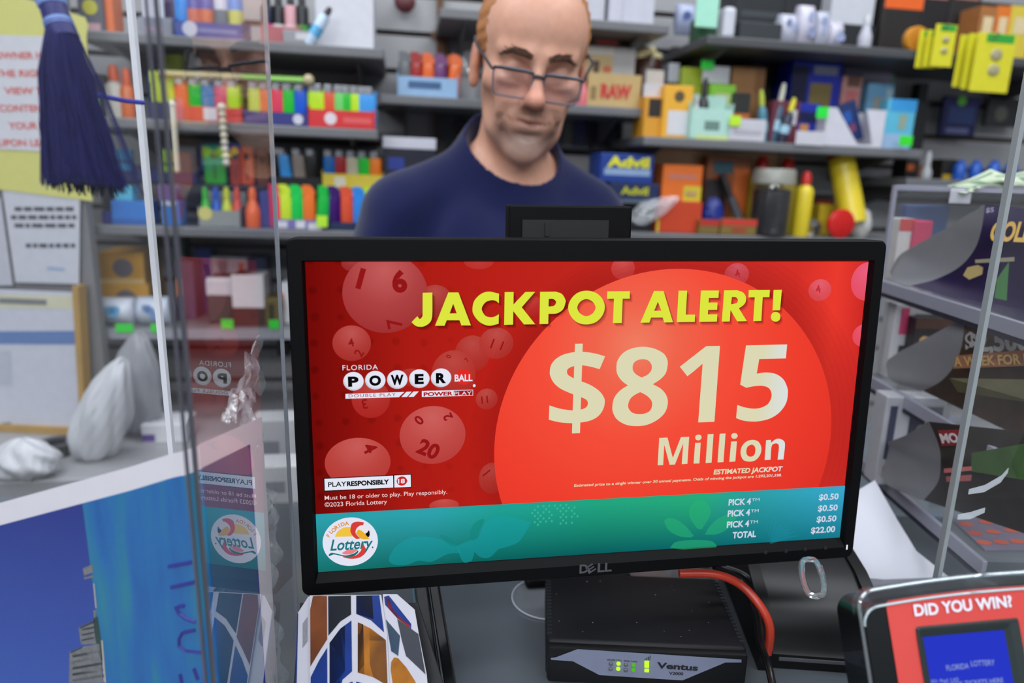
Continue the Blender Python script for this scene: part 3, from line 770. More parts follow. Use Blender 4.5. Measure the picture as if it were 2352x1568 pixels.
# lottery emblem
art('emblem_disc', ell_px(MB(), 805, 1243, 63, 56, Z[6])[0], glow((226, 228, 244)))
def em(name, loops, c, z, smooth=True):
    mb = MB()
    for l in loops: fill_px(mb, [l], *U, z, smooth)
    art(name, mb, glow(c))
em('emblem_sun', [[(200,290,C),(225,240),(285,203),(345,198,C),(352,250),(370,285,C)]], (240, 196, 66), Z[7])
em('emblem_bird_body', [[(345,215),(360,165),(410,148),(470,155,C),(465,178,C),(430,187),(400,215),(395,258),(435,305,C),(400,310,C),(370,285),(348,250)], [(460,340,C),(485,395),(505,410,C),(470,455),(420,485),(350,493),(290,483),(270,470,C),(340,475),(400,458),(440,420),(452,380)]], (214, 62, 56), Z[8])
em('emblem_bird_wing', [[(265,440,C),(330,405),(400,405,C),(410,415,C),(350,450),(290,452)]], (232, 128, 134), Z[8])
em('emblem_bird_beak', [[(470,178,C),(500,215),(520,232,C),(492,252,C),(450,225),(405,212,C),(430,190)]], (236, 226, 232), Z[9])
em('emblem_beak_tip', [[(518,228),(524,270),(510,290),(484,262),(500,248)]], (16, 16, 18), Z[10])
em('emblem_throat', [[(395,255,C),(415,225),(440,228),(480,258),(508,290),(522,310,C),(470,312),(430,300,C)]], (234, 176, 44), Z[9])
em('emblem_swoosh', [[(142,455,C),(165,437),(200,440),(300,460),(380,440),(415,412,C),(420,430,C),(380,465),(320,475),(250,463),(190,452),(150,467)]], (22, 112, 116), Z[10])
mb = MB(); txt_px(mb, 'Lottery', 759, 1266, 857, 1254, 27, Z[11], 0.02, 0.28); ell_px(mb, 856, 1255, 2, 2, Z[11], 10); art('emblem_lettering', mb, glow((28, 118, 122)))
mb = MB()
for ch, x, y, r in (('F', 757, 1233, 0.95), ('L', 762, 1225, 0.82), ('O', 766, 1222, 0.7), ('R', 773, 1215, 0.58), ('I', 781, 1210, 0.45), ('D', 785, 1208, 0.34), ('A', 793, 1206, 0.2)):
    p = S(x, y); text_mb(mb, ch, p[0], p[1], 0.0037, None, 0.03, z=Z[9], rot=r)
art('emblem_arched_lettering', mb, glow((222, 142, 40)))
# ------------------------------------------------------------------ acrylic screens at the counter
acr = clear(haze=0.006, base=0.03, gain=1.75)      # both faces' reflection on the face towards the customer
acr_rear = clear(haze=0.0, base=0.0, gain=0.0)
edge_m = mat((150, 158, 165), 0.25, 0.0, trans=0.35, vary=0.05)
edge_dark = mat((98, 98, 108), 0.2, trans=0.3, vary=0.15, scale=30)
TOPZ = 2.15
def slab(mb, p0, p1, z0, z1, th, z0b=None):
    """upright sheet between two plan points"""
    d = Vector((p1[0] - p0[0], p1[1] - p0[1], 0)); L = d.length; d.normalize(); n = Vector((-d.y, d.x, 0)) * th / 2
    V = []
    for (p, zz) in ((p0, z0), (p1, z0 if z0b is None else z0b)):
        for s in (-1, 1):
            V += [(p[0] + n.x * s, p[1] + n.y * s, zz), (p[0] + n.x * s, p[1] + n.y * s, z1)]
    # order: p0- lo,hi ; p0+ lo,hi ; p1- lo,hi ; p1+ lo,hi
    o = len(mb.v)
    F = [(0, 4, 5, 1), (2, 3, 7, 6), (0, 1, 3, 2), (4, 6, 7, 5), (1, 5, 7, 3), (0, 2, 6, 4)]
    return mb.add(V, F)
PA1, PA0 = (-0.1835, 0.553), (-0.1835, 0.389)         # side sheet: rear edge beside the monitor, front corner
PB0, PB1 = (-0.187, 0.384), (-0.52, 0.356)           # front sheet going off to the left
def acrylic(name, label, p0, p1, th, ends, edge_th, face=0):
    t = thing(name, label, 'acrylic screen', Matrix.Translation((p0[0], p0[1], CT)))
    mb = slab(MB(), (0, 0), (p1[0] - p0[0], p1[1] - p0[1]), 0.0005, TOPZ - CT, th)
    mb.mi = [0 if i == face else 1 for i in range(6)]
    obj('clear_sheet', mb, [acr, acr_rear], t)
    d = Vector((p1[0] - p0[0], p1[1] - p0[1])); d.normalize()
    for e, m in ends:
        q = Vector((0, 0)) if e == 0 else Vector((p1[0] - p0[0], p1[1] - p0[1]))
        a = q - d * edge_th * (1 if e == 0 else 0); b = q + d * edge_th * (0 if e == 0 else 1)
        obj('polished_edge', slab(MB(), tuple(a), tuple(b), 0.0005, TOPZ - CT, th * 1.02), m, t)
    return t
acrylic('acrylic_screen', 'clear acrylic side sheet mirroring the red advert beside the monitor', PA0, PA1, 0.003, [(0, edge_dark), (1, mat((196, 202, 210), 0.2, vary=0.05, trans=0.2))], 0.0011)
acrylic('acrylic_screen', 'clear acrylic front sheet with the blue tassel hanging behind it', PB0, PB1, 0.003, [(0, edge_dark)], 0.0014, 1)
# second, rear sheet whose pale edge shows beside the corner
pe = at(341, 520, 0.56)
t = acrylic('acrylic_screen', 'clear acrylic sheet with a pale edge set behind the corner of the front sheet', (pe.x - 0.40, pe.y + 0.05), (pe.x, pe.y), 0.004, [(1, mat((232, 234, 240), 0.25, vary=0.08, scale=20, trans=0.1))], 0.0045)
pc = at(2256, 784, 0.66)
t = acrylic('acrylic_screen', 'clear acrylic sheet with a thick grey edge in front of the ticket case', (pc.x, pc.y), (pc.x + 0.62, pc.y + 0.03), 0.0072, [(0, mat((150, 156, 158), 0.3, vary=0.04))], 0.004)
# strips of old sticky tape on that sheet
for (pts, lab) in (([(2225, 1132), (2262, 1122), (2300, 1100), (2316, 1082)], 'upper'), ([(2200, 1190), (2230, 1184), (2262, 1174)], 'lower')):
    P = [at(x, y, 0.645) for x, y in pts]
    mb = MB(); V = []
    for i, p in enumerate(P): V += [p + Vector((0, 0, 0.0035)), p - Vector((0, 0, 0.0035 * (0.4 if i in (0, len(P) - 1) else 1)))]
    n = len(P)
    V2 = [v + Vector((0, 0.0008, 0)) for v in V]
    mb.add(V, [(2 * i, 2 * i + 1, 2 * i + 3, 2 * i + 2) for i in range(n - 1)]); mb.add(V2, [(2 * i, 2 * i + 2, 2 * i + 3, 2 * i + 1) for i in range(n - 1)])
    tag(obj('tape_strip', mb, clear(haze=0.4, base=0.08)), '%s strip of torn clear tape stuck on the acrylic before the ticket case' % lab, 'tape')

# ------------------------------------------------------------------ beach poster behind the corner sheets
def poster():
    # plan polyline from the left, around the corner, to the rear edge; u metres along it
    off = Vector((-0.0035, 0.0025, 0))
    plan = [Vector((-0.42, 0.475, 0)), Vector((-0.214, 0.436, 0)), Vector((-0.205, 0.441, 0)), Vector((-0.1885, 0.530, 0))]
    L = [0]
    for a, b in zip(plan, plan[1:]): L.append(L[-1] + (b - a).length)
    def P(u):
        for i in range(len(plan) - 1):
            if u <= L[i + 1] or i == len(plan) - 2: return plan[i] + (plan[i + 1] - plan[i]) * ((u - L[i]) / (L[i + 1] - L[i]))
    # height of the top edge along u from the photograph
    def on_plan(px, py):
        d = ray(px, py)
        best = None
        for i in range(len(plan) - 1):
            a, b = plan[i], plan[i + 1]; e = b - a; n = Vector((-e.y, e.x, 0))
            tt = (a - Vector((CAM.x, CAM.y, 0))).dot(n) / (d.x * n.x + d.y * n.y)
            q = CAM + d * tt; s = (Vector((q.x, q.y, 0)) - a).dot(e) / e.length_squared
            if -0.02 <= s <= 1.02 or (i == 0 and s < 0) or (i == len(plan) - 2 and s > 1):
                return L[i] + s * e.length, q.z
    tz = [on_plan(*p) for p in ((0, 1155), (300, 1072), (400, 1040))] + [on_plan(*p) for p in ((460, 1020), (603, 957))]
    tz.sort()
    def top(u):
        us = [a for a, _ in tz]; zs = [b for _, b in tz]
        return float(np.interp(u, us, zs)) if us[0] <= u <= us[-1] else (zs[0] + (u - us[0]) * (zs[1] - zs[0]) / (us[1] - us[0]) if u < us[0] else zs[-1] + (u - us[-1]) * (zs[-1] - zs[-2]) / (us[-1] - us[-2]))
    u1 = on_plan(604, 1000)[0]; u0 = 0.0
    # the sheet: s across (u), v from the top edge down to the counter
    bm_w = 0.0165
    t = thing('poster', 'curled beach poster with a white border behind the corner of the acrylic', 'poster', Matrix.Translation(P(u1)[:2] + (CT,) if False else (0, 0, 0)))
    us = sorted(set([u0, u1] + [float(x) for x in np.linspace(u0, u1, 40)] + L[1:3])); us = [u for u in us if u0 <= u <= u1]
    def strip(mb, ua, ub, va, vb, off):
        """quad strip of the poster between u in [ua, ub] and depth below the top edge va..vb"""
        uu = [ua] + [u for u in us if ua < u < ub] + [ub]
        V = []
        for u in uu:
            p = P(u); i = 0 if u < L[1] else (1 if u < L[2] else 2)
            e = (plan[i + 1] - plan[i]).normalized(); n = Vector((e.y, -e.x, 0)) * off
            zt = top(u); lo = CT + 0.003
            V += [(p.x + n.x, p.y + n.y, max(lo, zt - va)), (p.x + n.x, p.y + n.y, max(lo, zt - vb))]
        F = [(2 * k, 2 * k + 1, 2 * k + 3, 2 * k + 2) for k in range(len(uu) - 1)]
        return mb.add(V, F)
    mb = strip(MB(), u0, u1, 0, 0.4, 0.0); mb = strip(mb, u0, u1, 0, 0.4, -0.0006)
    obj('paper', mb, mat((226, 222, 230), 0.4, vary=0.03), t)
    sea = bpy.data.materials.new('printed_sea'); sea.use_nodes = True
    nt = sea.node_tree; b = nt.nodes['Principled BSDF']; N = nt.nodes.new; Lk = nt.links.new
    tc = N('ShaderNodeTexCoord'); mp = N('ShaderNodeMapping'); mp.inputs['Scale'].default_value = (60, 60, 7); nz = N('ShaderNodeTexNoise'); nz.inputs['Scale'].default_value = 1.0; nz.inputs['Detail'].default_value = 4
    Lk(tc.outputs['Object'], mp.inputs['Vector']); Lk(mp.outputs[0], nz.inputs['Vector'])
    cr = N('ShaderNodeValToRGB'); el = cr.color_ramp.elements
    el[0].position = 0.32; el[0].color = lin((8, 84, 160)) + (1,); el[1].position = 0.72; el[1].color = lin((30, 128, 150)) + (1,); q = el.new(0.52); q.color = lin((10, 104, 172)) + (1,)
    Lk(nz.outputs['Fac'], cr.inputs[0]); Lk(cr.outputs[0], b.inputs['Base Color']); b.inputs['Roughness'].default_value = 0.3
    sky = bpy.data.materials.new('printed_sky'); sky.use_nodes = True
    nt = sky.node_tree; b = nt.nodes['Principled BSDF']; N = nt.nodes.new; Lk = nt.links.new
    tc = N('ShaderNodeTexCoord'); sp = N('ShaderNodeSeparateXYZ'); mr = N('ShaderNodeMapRange'); mr.inputs['From Min'].default_value = CT; mr.inputs['From Max'].default_value = CT + 0.27
    cr = N('ShaderNodeValToRGB'); cr.color_ramp.elements[0].color = lin((58, 98, 190)) + (1,); cr.color_ramp.elements[1].color = lin((10, 26, 124)) + (1,)
    Lk(tc.outputs['Object'], sp.inputs[0]); Lk(sp.outputs[2], mr.inputs['Value']); Lk(mr.outputs[0], cr.inputs[0]); Lk(cr.outputs[0], b.inputs['Base Color']); b.inputs['Roughness'].default_value = 0.3
    uh = on_plan(190, 1150)[0]
    ub2 = u1 - 0.021
    obj('sky_print', strip(MB(), u0, uh, bm_w, 0.4, 0.0005), sky, t)
    obj('sea_print', strip(MB(), uh, L[1] + 0.012, bm_w, 0.4, 0.0005), sea, t)
    grn = mat((62, 104, 140), 0.35, vary=0.35, scale=18)
    obj('shallow_water_print', strip(MB(), L[1] + 0.012, ub2, bm_w, 0.4, 0.0005), grn, t)
    obj('violet_print_margin', strip(MB(), ub2, ub2 + 0.0015, bm_w, 0.4, 0.0006), mat((70, 60, 170), 0.4), t)
    # printed skyline on its side along the horizon, and the pen marks
    e0 = (plan[1] - plan[0]).normalized(); n0 = Vector((e0.y, -e0.x, 0))
    def pp(px, py, lift=0.0008):
        q = hit(px, py, plan[0] + n0 * lift, n0); return q
    def blobs(name, polys, m):
        mb = MB()
        for poly in polys:
            mb.add([pp(x, y) for x, y in poly], [tuple(range(len(poly)))])
        obj(name, mb, m, t)
    blobs('skyline_print', [[(180, 1440), (218, 1424), (222, 1402), (214, 1400), (222, 1478), (186, 1480)], [(160, 1496), (190, 1484), (228, 1478), (236, 1560), (242, 1568), (158, 1568)], [(190, 1305), (212, 1295), (214, 1314), (193, 1322)], [(192, 1326), (215, 1320), (214, 1326), (194, 1330)]], mat((120, 122, 126), 0.5, vary=0.5, scale=250))
    blobs('window_band_print', [[(166, y), (230 + (y - 1490) * 0.12, y - 12), (231 + (y - 1490) * 0.12, y - 6), (167, y + 6)] for y in (1504, 1518, 1532, 1546, 1560)] + [[(188, y), (216, y - 6), (216, y - 2), (188, y + 4)] for y in (1444, 1456, 1468)] + [[(162, 1496), (190, 1484), (190, 1488), (162, 1500)], [(182, 1440), (218, 1424), (218, 1429), (182, 1445)]], mat((58, 62, 70), 0.5, vary=0.5, scale=300))
    blobs('beach_edge_print', [[(232, 1470), (236, 1470), (244, 1568), (238, 1568)], [(214, 1340), (217, 1340), (222, 1396), (219, 1396)]], mat((176, 172, 168), 0.5))
    blobs('tree_print', [[(214, 1420), (224, 1416), (232, 1470), (236, 1520), (226, 1500), (218, 1460)]], mat((32, 66, 62), 0.5, vary=0.4, scale=200))
    pen = mat((18, 30, 130), 0.4)
    def stroke(pts, w=0.0016):
        q = [pp(x, y, 0.0012) for x, y in pts]
        return q
    mb = MB()
    for pts in ([(387, 1300), (440, 1290)], [(392, 1348), (446, 1336)], [(404, 1392), (412, 1408), (428, 1420), (450, 1428)], [(424, 1390), (410, 1392)], [(420, 1452), (412, 1466), (412, 1482), (426, 1494), (462, 1498)], [(420, 1452), (448, 1446)], [(414, 1548), (418, 1568)], [(446, 1534), (455, 1560)]):
        mb.tube([pp(x, y, 0.0010) for x, y in pts], 0.0015, 6, flat=0.5)
    obj('pen_marks', mb, pen, t)
    return P, top
_pp, _ptop = poster()

# crinkled clear sleeve beside the poster
def sleeve():
    t = thing('plastic_sleeve', 'crinkled clear plastic sleeve beside the poster and the monitor', 'plastic sleeve')
    rnd = np.random.RandomState(4)
    ph = rnd.rand(6) * 6
    def fn(i, j):
        y = 0.506 + 0.043 * i; z = CT + 0.004 + j * (0.245 + 0.05 * math.sin(i * 5)) 
        x = -0.1975 + 0.006 * math.sin(i * 9 + j * 7 + ph[0]) + 0.004 * math.sin(i * 23 - j * 17 + ph[1]) + 0.003 * math.sin(j * 41 + i * 11)
        return (x - 0.004, y, z)
    me = MB().sheet(26, 60, fn, 0.0003).mesh('film', clear(haze=0.16, base=0.10, rough=0.06, bump=0.5, scale=120)); smooth_by_angle(me, 60)
    link('film', me, t)
    def fn2(i, j):
        y = 0.47 + 0.075 * i; z = CT + 0.288 + 0.004 * math.sin(30 * i) + j * (0.045 * i + 0.004)
        return (-0.1985 + 0.003 * math.sin(i * 12 + j * 9), y, z)
    me = MB().sheet(24, 14, fn2, 0.0003).mesh('torn_film', clear(haze=0.12, base=0.10, rough=0.05, bump=0.4, scale=90)); smooth_by_angle(me, 60)
    link('torn_film', me, t)
sleeve()

# ------------------------------------------------------------------ blue tassel
def tassel():
    top = at(112, -60, 0.44); bot = at(180, 425, 0.44); mid = at(140, 70, 0.44)
    hd = Vector((0, 0, -1))
    t = thing('tassel', 'dark blue tassel with pale wound bands hanging behind the acrylic', 'tassel')
    neck0 = at(117, 0, 0.44); ax = (bot - mid).normalized()
    mb = MB(); rnd = random.Random(7)
    mat_b = mat((8, 8, 84), 0.6, vary=0.5, scale=400, spec=0.2)
    # a dense core, then loose threads around it
    L = (bot - mid).length
    side = CR; out = -CF
    def pos(s, a, rad, jit=0.0):
        r = (0.0085 + 0.0125 * s ** 0.7) * rad
        return mid + ax * (L * s) + side * (r * math.cos(a) + 0.0045 * s * s) + out * (r * math.sin(a)) + side * jit
    ring_n = 16
    V = []; F = []
    K = 10
    for i in range(K):
        s = i / (K - 1) * 0.97
        for j in range(ring_n):
            a = 2 * math.pi * j / ring_n
            p = pos(s, a, 0.86 + 0.05 * math.sin(5 * a + i)); V.append(p)
    for i in range(K - 1):
        for j in range(ring_n): F.append((i * ring_n + j, i * ring_n + (j + 1) % ring_n, (i + 1) * ring_n + (j + 1) % ring_n, (i + 1) * ring_n + j))
    F.append(tuple(range(ring_n))); F.append(tuple((K - 1) * ring_n + j for j in range(ring_n)))
    mb.add(V, F)
    for k in range(420):
        a = rnd.random() * 2 * math.pi; rad = 0.82 + 0.22 * rnd.random() ** 2; end = 0.97 + 0.07 * rnd.random(); w = rnd.uniform(-0.0012, 0.0012)
        mb.tube([pos(0.02, a, 0.9), pos(0.3, a, rad, w), pos(0.65, a, rad, -w), pos(end, a, rad * 1.02, 2 * w)], 0.00032, 4)
    for k in range(10):
        a = rnd.uniform(-0.9, 0.6); e = rnd.uniform(0.9, 1.08)
        mb.tube([pos(0.05, a, 1.0), pos(0.35, a, 1.25, 0.001), pos(0.7, a, 1.35, 0.002), pos(e, a, 1.35, 0.003)], 0.00028, 4)
    obj('thread_skirt', mb, mat_b, t, smooth=True)
    hv = (mid - neck0); hl = hv.length; hn = hv.normalized()
    mb = MB().tube([neck0 + hn * -0.03, neck0, neck0 + hn * hl * 0.6, mid + hn * 0.006], [0.0072, 0.0076, 0.0080, 0.0092], 14)
    obj('wound_head', mb, mat((10, 14, 100), 0.5, vary=0.3, scale=300), t, smooth=True)
    mb = MB()
    for c in (0.02, 0.13, 0.76, 0.88):
        p = neck0 + hn * hl * c; mb.tube([p + hn * 0.0018 * q for q in (-1, 0, 1)], [0.0080, 0.0086, 0.0080], 14)
    obj('pale_winding', mb, mat((120, 150, 215), 0.5, vary=0.2), t, smooth=True)
    mb = MB().tube([neck0 + hn * -0.03, neck0 + hn * -0.12, neck0 + hn * -0.3, Vector((neck0.x, neck0.y, 2.2))], 0.0015, 6)
    obj('hanging_cord', mb, mat((20, 26, 130), 0.6), t)
    # loose cord passing round to the edge of the rear sheet
    mb = MB().tube([at(200, 212, 0.455), at(240, 222, 0.47), at(290, 232, 0.49), at(330, 236, 0.505)], 0.0016, 7)
    obj('loose_cord', mb, mat((40, 46, 170), 0.5), t, smooth=True)
tassel()

# ------------------------------------------------------------------ black router on the counter
def router():
    z = CT
    c0 = at_z(1252, 1562, z); c1 = at_z(1716, 1552, z)
    ztop = z + 0.044
    f0, f1 = at_z(1256, 1472, ztop), at_z(1719, 1493, ztop)
    b0, b1 = at_z(1256, 1330, ztop), at_z(1648, 1312, ztop)
    x = (f1 - f0); x.z = 0; W = x.length; x.normalize(); y = Vector((0, 0, 1)).cross(x)
    D = ((b0 - f0).dot(y) + (b1 - f1).dot(y)) / 2
    O = frame(Vector((f0.x, f0.y, z)), x, y, Vector((0, 0, 1)))
    H = 0.044
    t = thing('router', 'black cellular router with green lights under the monitor', 'router', O)
    blk2 = mat((13, 14, 19), 0.55, vary=0.15, scale=120, spec=0.3)
    obj('case', MB().box((W / 2, D / 2 + 0.002, H / 2 + 0.002), (W, D, H - 0.004), b=0.004), blk2, t, smooth=True)
    mb = MB().box((W / 2, -0.002, H / 2 + 0.002), (W - 0.002, 0.008, H - 0.006), b=0.003)
    obj('front_panel', mb, mat((13, 13, 15), 0.5, spec=0.3), t, smooth=True)
    for s in (0.003, W - 0.003):
        k = 18; mb = MB()
        for i in range(k): mb.box((s, 0.012 + (D - 0.02) * i / (k - 1), H - 0.0005), (0.0045, 0.0022, 0.003))
        obj('vent_grille', mb, mat((38, 39, 42), 0.45), t)
    fr = Vector((f0.x, f0.y, z)) + y * -0.0063
    OI = O.inverted(); yy = y
    def Fp(px, py):
        q = OI @ hit(px, py, fr, yy); return q.x, q.z
    def place(mb, name, m): return obj(name, mb, m, t, T=Matrix(((1, 0, 0, 0), (0, 0, -1, -0.0063), (0, 1, 0, 0), (0, 0, 0, 1))))
    sc = 2.94; off = (1200, 1260)
    poly = [(190, 735), (225, 730), (372, 675), (1478, 745), (1478, 765), (1370, 765), (1080, 886), (520, 850), (340, 757), (195, 747)]
    pts = [Fp(off[0] + a / sc, off[1] + b / sc) for a, b in poly]
    V, F = fill_geo([pts]); place(MB().add([(a, b, 0.0004) for a, b, _ in V], F), 'grey_fascia', mat((122, 128, 150), 0.4))
    ink2 = mat((14, 15, 22), 0.5)
    mb = MB()
    def rt(s, x0, y0, x1, y1, cap, bold):
        a, b = Fp(off[0] + x0 / sc, off[1] + y0 / sc), Fp(off[0] + x1 / sc, off[1] + y1 / sc)
        h = Fp(off[0] + (x0 + x1) / 2 / sc, off[1] + ((y0 + y1) / 2 - cap) / sc)[1] - (a[1] + b[1]) / 2
        text_mb(mb, s, a[0], a[1], h, b[0] - a[0], bold, z=0.0009, rot=math.atan2(b[1] - a[1], b[0] - a[0]))
    rt('Ventus', 905, 802, 1182, 820, 44, 0.035); rt('V2000', 988, 846, 1084, 850, 22, 0.02)
    rt('WLAN', 570, 750, 625, 753, 12, 0.01); rt('CELL', 630, 753, 672, 756, 12, 0.01); rt('WAN', 682, 757, 724, 760, 12, 0.01); rt('LAN', 735, 760, 772, 763, 12, 0.01)
    for k in range(4):
        a, b = Fp(off[0] + (824 + 11 * k) / sc, off[1] + (747) / sc), Fp(off[0] + (831 + 11 * k) / sc, off[1] + (738 - 7 * k) / sc)
        mb.add([(a[0], a[1], 0.0009), (b[0], a[1], 0.0009), (b[0], b[1], 0.0009), (a[0], b[1], 0.0009)], [(0, 1, 2, 3)])
    place(mb, 'router_lettering', ink2)
    on = glow((190, 255, 40), 1.3); on2 = glow((90, 190, 40), 0.9); offm = mat((92, 94, 104), 0.4)
    for x_, y_, m in ((597, 772, offm), (648, 770, on), (699, 778, offm), (750, 778, on2), (595, 807, offm), (646, 805, on), (697, 814, offm), (748, 812, on2)):
        a = Fp(off[0] + x_ / sc, off[1] + y_ / sc)
        place(MB().lathe([(0.0019, 0), (0.0019, 0.0008), (0.0012, 0.0014)], 14, TR(a[0], a[1], 0.0006)), 'status_light', m)
    for y_ in (762, 785, 815):
        a = Fp(off[0] + 838 / sc, off[1] + y_ / sc); place(MB().box((a[0], a[1], 0.0012), (0.0042, 0.0034, 0.0012), b=0.0005), 'signal_light', on)
    # dust specks are part of the finish: a few pale flecks
    mb = MB(); rnd = random.Random(5)
    for k in range(16): mb.box((rnd.uniform(0.01, W - 0.01), rnd.uniform(0.01, D - 0.01), H + 0.0001), (rnd.uniform(.0004, .0012), rnd.uniform(.0004, .001), 0.0003))
    o = obj('dust_speck', mb, mat((120, 122, 128), 0.8), t); o['kind'] = 'stuff'
router()

# clear round pad on the counter beside the router
pcn = at_z(1258, 1375, CT)
t = thing('clear_disc', 'clear round plastic pad lying beside the black router', 'plastic disc', Matrix.Translation((pcn.x, pcn.y, CT)))
R0 = 0.040
obj('disc', MB().lathe([(R0, 0.0002), (R0, 0.0016), (0.0, 0.0016)], 40), clear(haze=0.06, base=0.06), t, smooth=True)
obj('rim', MB().tube([(R0 * math.cos(a), R0 * math.sin(a), 0.0018) for a in [2 * math.pi * i / 48 for i in range(48)]], 0.0007, 6, closed=True), mat((190, 196, 204), 0.25), t, smooth=True)

# ------------------------------------------------------------------ black receipt printer with a curved cover at the right of the router
def printer():
    a = at_z(1745, 1568, CT); 
    O = Matrix.Translation((0.312, 0.685, CT + 0.0004)) @ Matrix.Rotation(math.radians(-4), 4, 'Z')
    t = thing('receipt_printer', 'black curved receipt printer behind the ticket checker', 'printer', O)
    pl = mat((16, 16, 18), 0.40, vary=0.1, scale=80, spec=0.4)
    # side profile in (y, z): front low, curved cover rising to the rear
    prof = [(-0.085, 0.0), (-0.085, 0.022), (-0.08, 0.028), (-0.074, 0.045), (-0.066, 0.066), (-0.05, 0.083), (-0.02, 0.098), (0.03, 0.108), (0.08, 0.110), (0.085, 0.104), (0.085, 0.0)]
    Tm = Matrix(((0, 0, 1, 0), (1, 0, 0, 0), (0, 1, 0, 0), (0, 0, 0, 1)))
    prof = [(y, z * 0.70) for y, z in prof]
    me = MB().prism(prof, -0.048, 0.048, Tm).mesh('cover', pl); smooth_by_angle(me, 35); link('cover', me, t)
    sidep = [(-0.09, 0.0), (-0.09, 0.03), (-0.078, 0.062), (-0.055, 0.089), (-0.02, 0.104), (0.04, 0.113), (0.09, 0.113), (0.09, 0.0)]
    sidep = [(y, z * 0.70) for y, z in sidep]
    for s in (-0.054, 0.054):
        me = MB().prism(sidep, s - 0.006, s + 0.006, Tm).mesh('side_cheek', mat((11, 11, 13), 0.45, spec=0.3)); smooth_by_angle(me, 35); link('side_cheek', me, t)
    obj('paper_slot', MB().box((0, -0.0855, 0.011), (0.08, 0.002, 0.003)), mat((90, 92, 95), 0.4), t)
    return t, O
pr, PO = printer()
# clear acrylic clip leaning on the printer
q0, q1 = at(1858, 1284, 0.66), at(1875, 1368, 0.62)
mb = MB(); ax = (q1 - q0); n = 14
sd = CR * 0.009
P = []
for i in range(24):
    a = 2 * math.pi * i / 24; P.append((q0 + q1) / 2 + ax * 0.5 * math.sin(a) * (1.0) + sd * (math.copysign(abs(math.cos(a)) ** 0.5, math.cos(a))))
mb.tube(P, 0.0028, 8, closed=True)
obj('clear_clip', mb, clear(haze=0.10, base=0.25, rough=0.03), None, smooth=True)
tag(bpy.context.scene.objects['clear_clip'], 'clear plastic loop leaning on the black curved printer', 'plastic clip')

# cables
def cable(name, label, pts, r, c, rough=0.35):
    P = [at(*p) for p in pts]; n = len(P); Q = []
    for i in range(n - 1):
        p0, p1, p2, p3 = P[max(i - 1, 0)], P[i], P[i + 1], P[min(i + 2, n - 1)]
        for j in range(8):
            s = j / 8; Q.append(0.5 * ((2 * p1) + (p2 - p0) * s + (2 * p0 - 5 * p1 + 4 * p2 - p3) * s * s + (3 * p1 - p0 - 3 * p2 + p3) * s ** 3))
    Q.append(P[-1])
    o = obj(name, MB().tube(Q, r, 10), mat(c, rough), None, smooth=True); tag(o, label, 'cable'); return o
cable('network_cable', 'orange red cable curving between the router and the printer', [(1560, 1316, 0.70), (1640, 1318, 0.70), (1700, 1342, 0.70), (1745, 1390, 0.69), (1768, 1440, 0.685), (1764, 1500, 0.69)], 0.0042, (198, 62, 42))
cable('power_cable', 'thick black cable running down beside the router front', [(1640, 1300, 0.72), (1700, 1335, 0.72), (1735, 1400, 0.69), (1745, 1470, 0.66), (1765, 1530, 0.63), (1778, 1590, 0.61)], 0.0034, (14, 14, 16), 0.2)
cable('power_cable', 'thin black cable arching behind the orange red cable', [(1640, 1296, 0.74), (1710, 1320, 0.735), (1745, 1366, 0.72), (1752, 1430, 0.715), (1742, 1490, 0.72)], 0.0032, (18, 18, 20), 0.3)
cable('power_cable', 'looped black cable hanging behind the lower monitor corner', [(1738, 1270, 0.75), (1745, 1296, 0.76), (1738, 1318, 0.765), (1722, 1326, 0.77), (1730, 1300, 0.775), (1728, 1270, 0.78)], 0.0022, (14, 14, 16), 0.4)

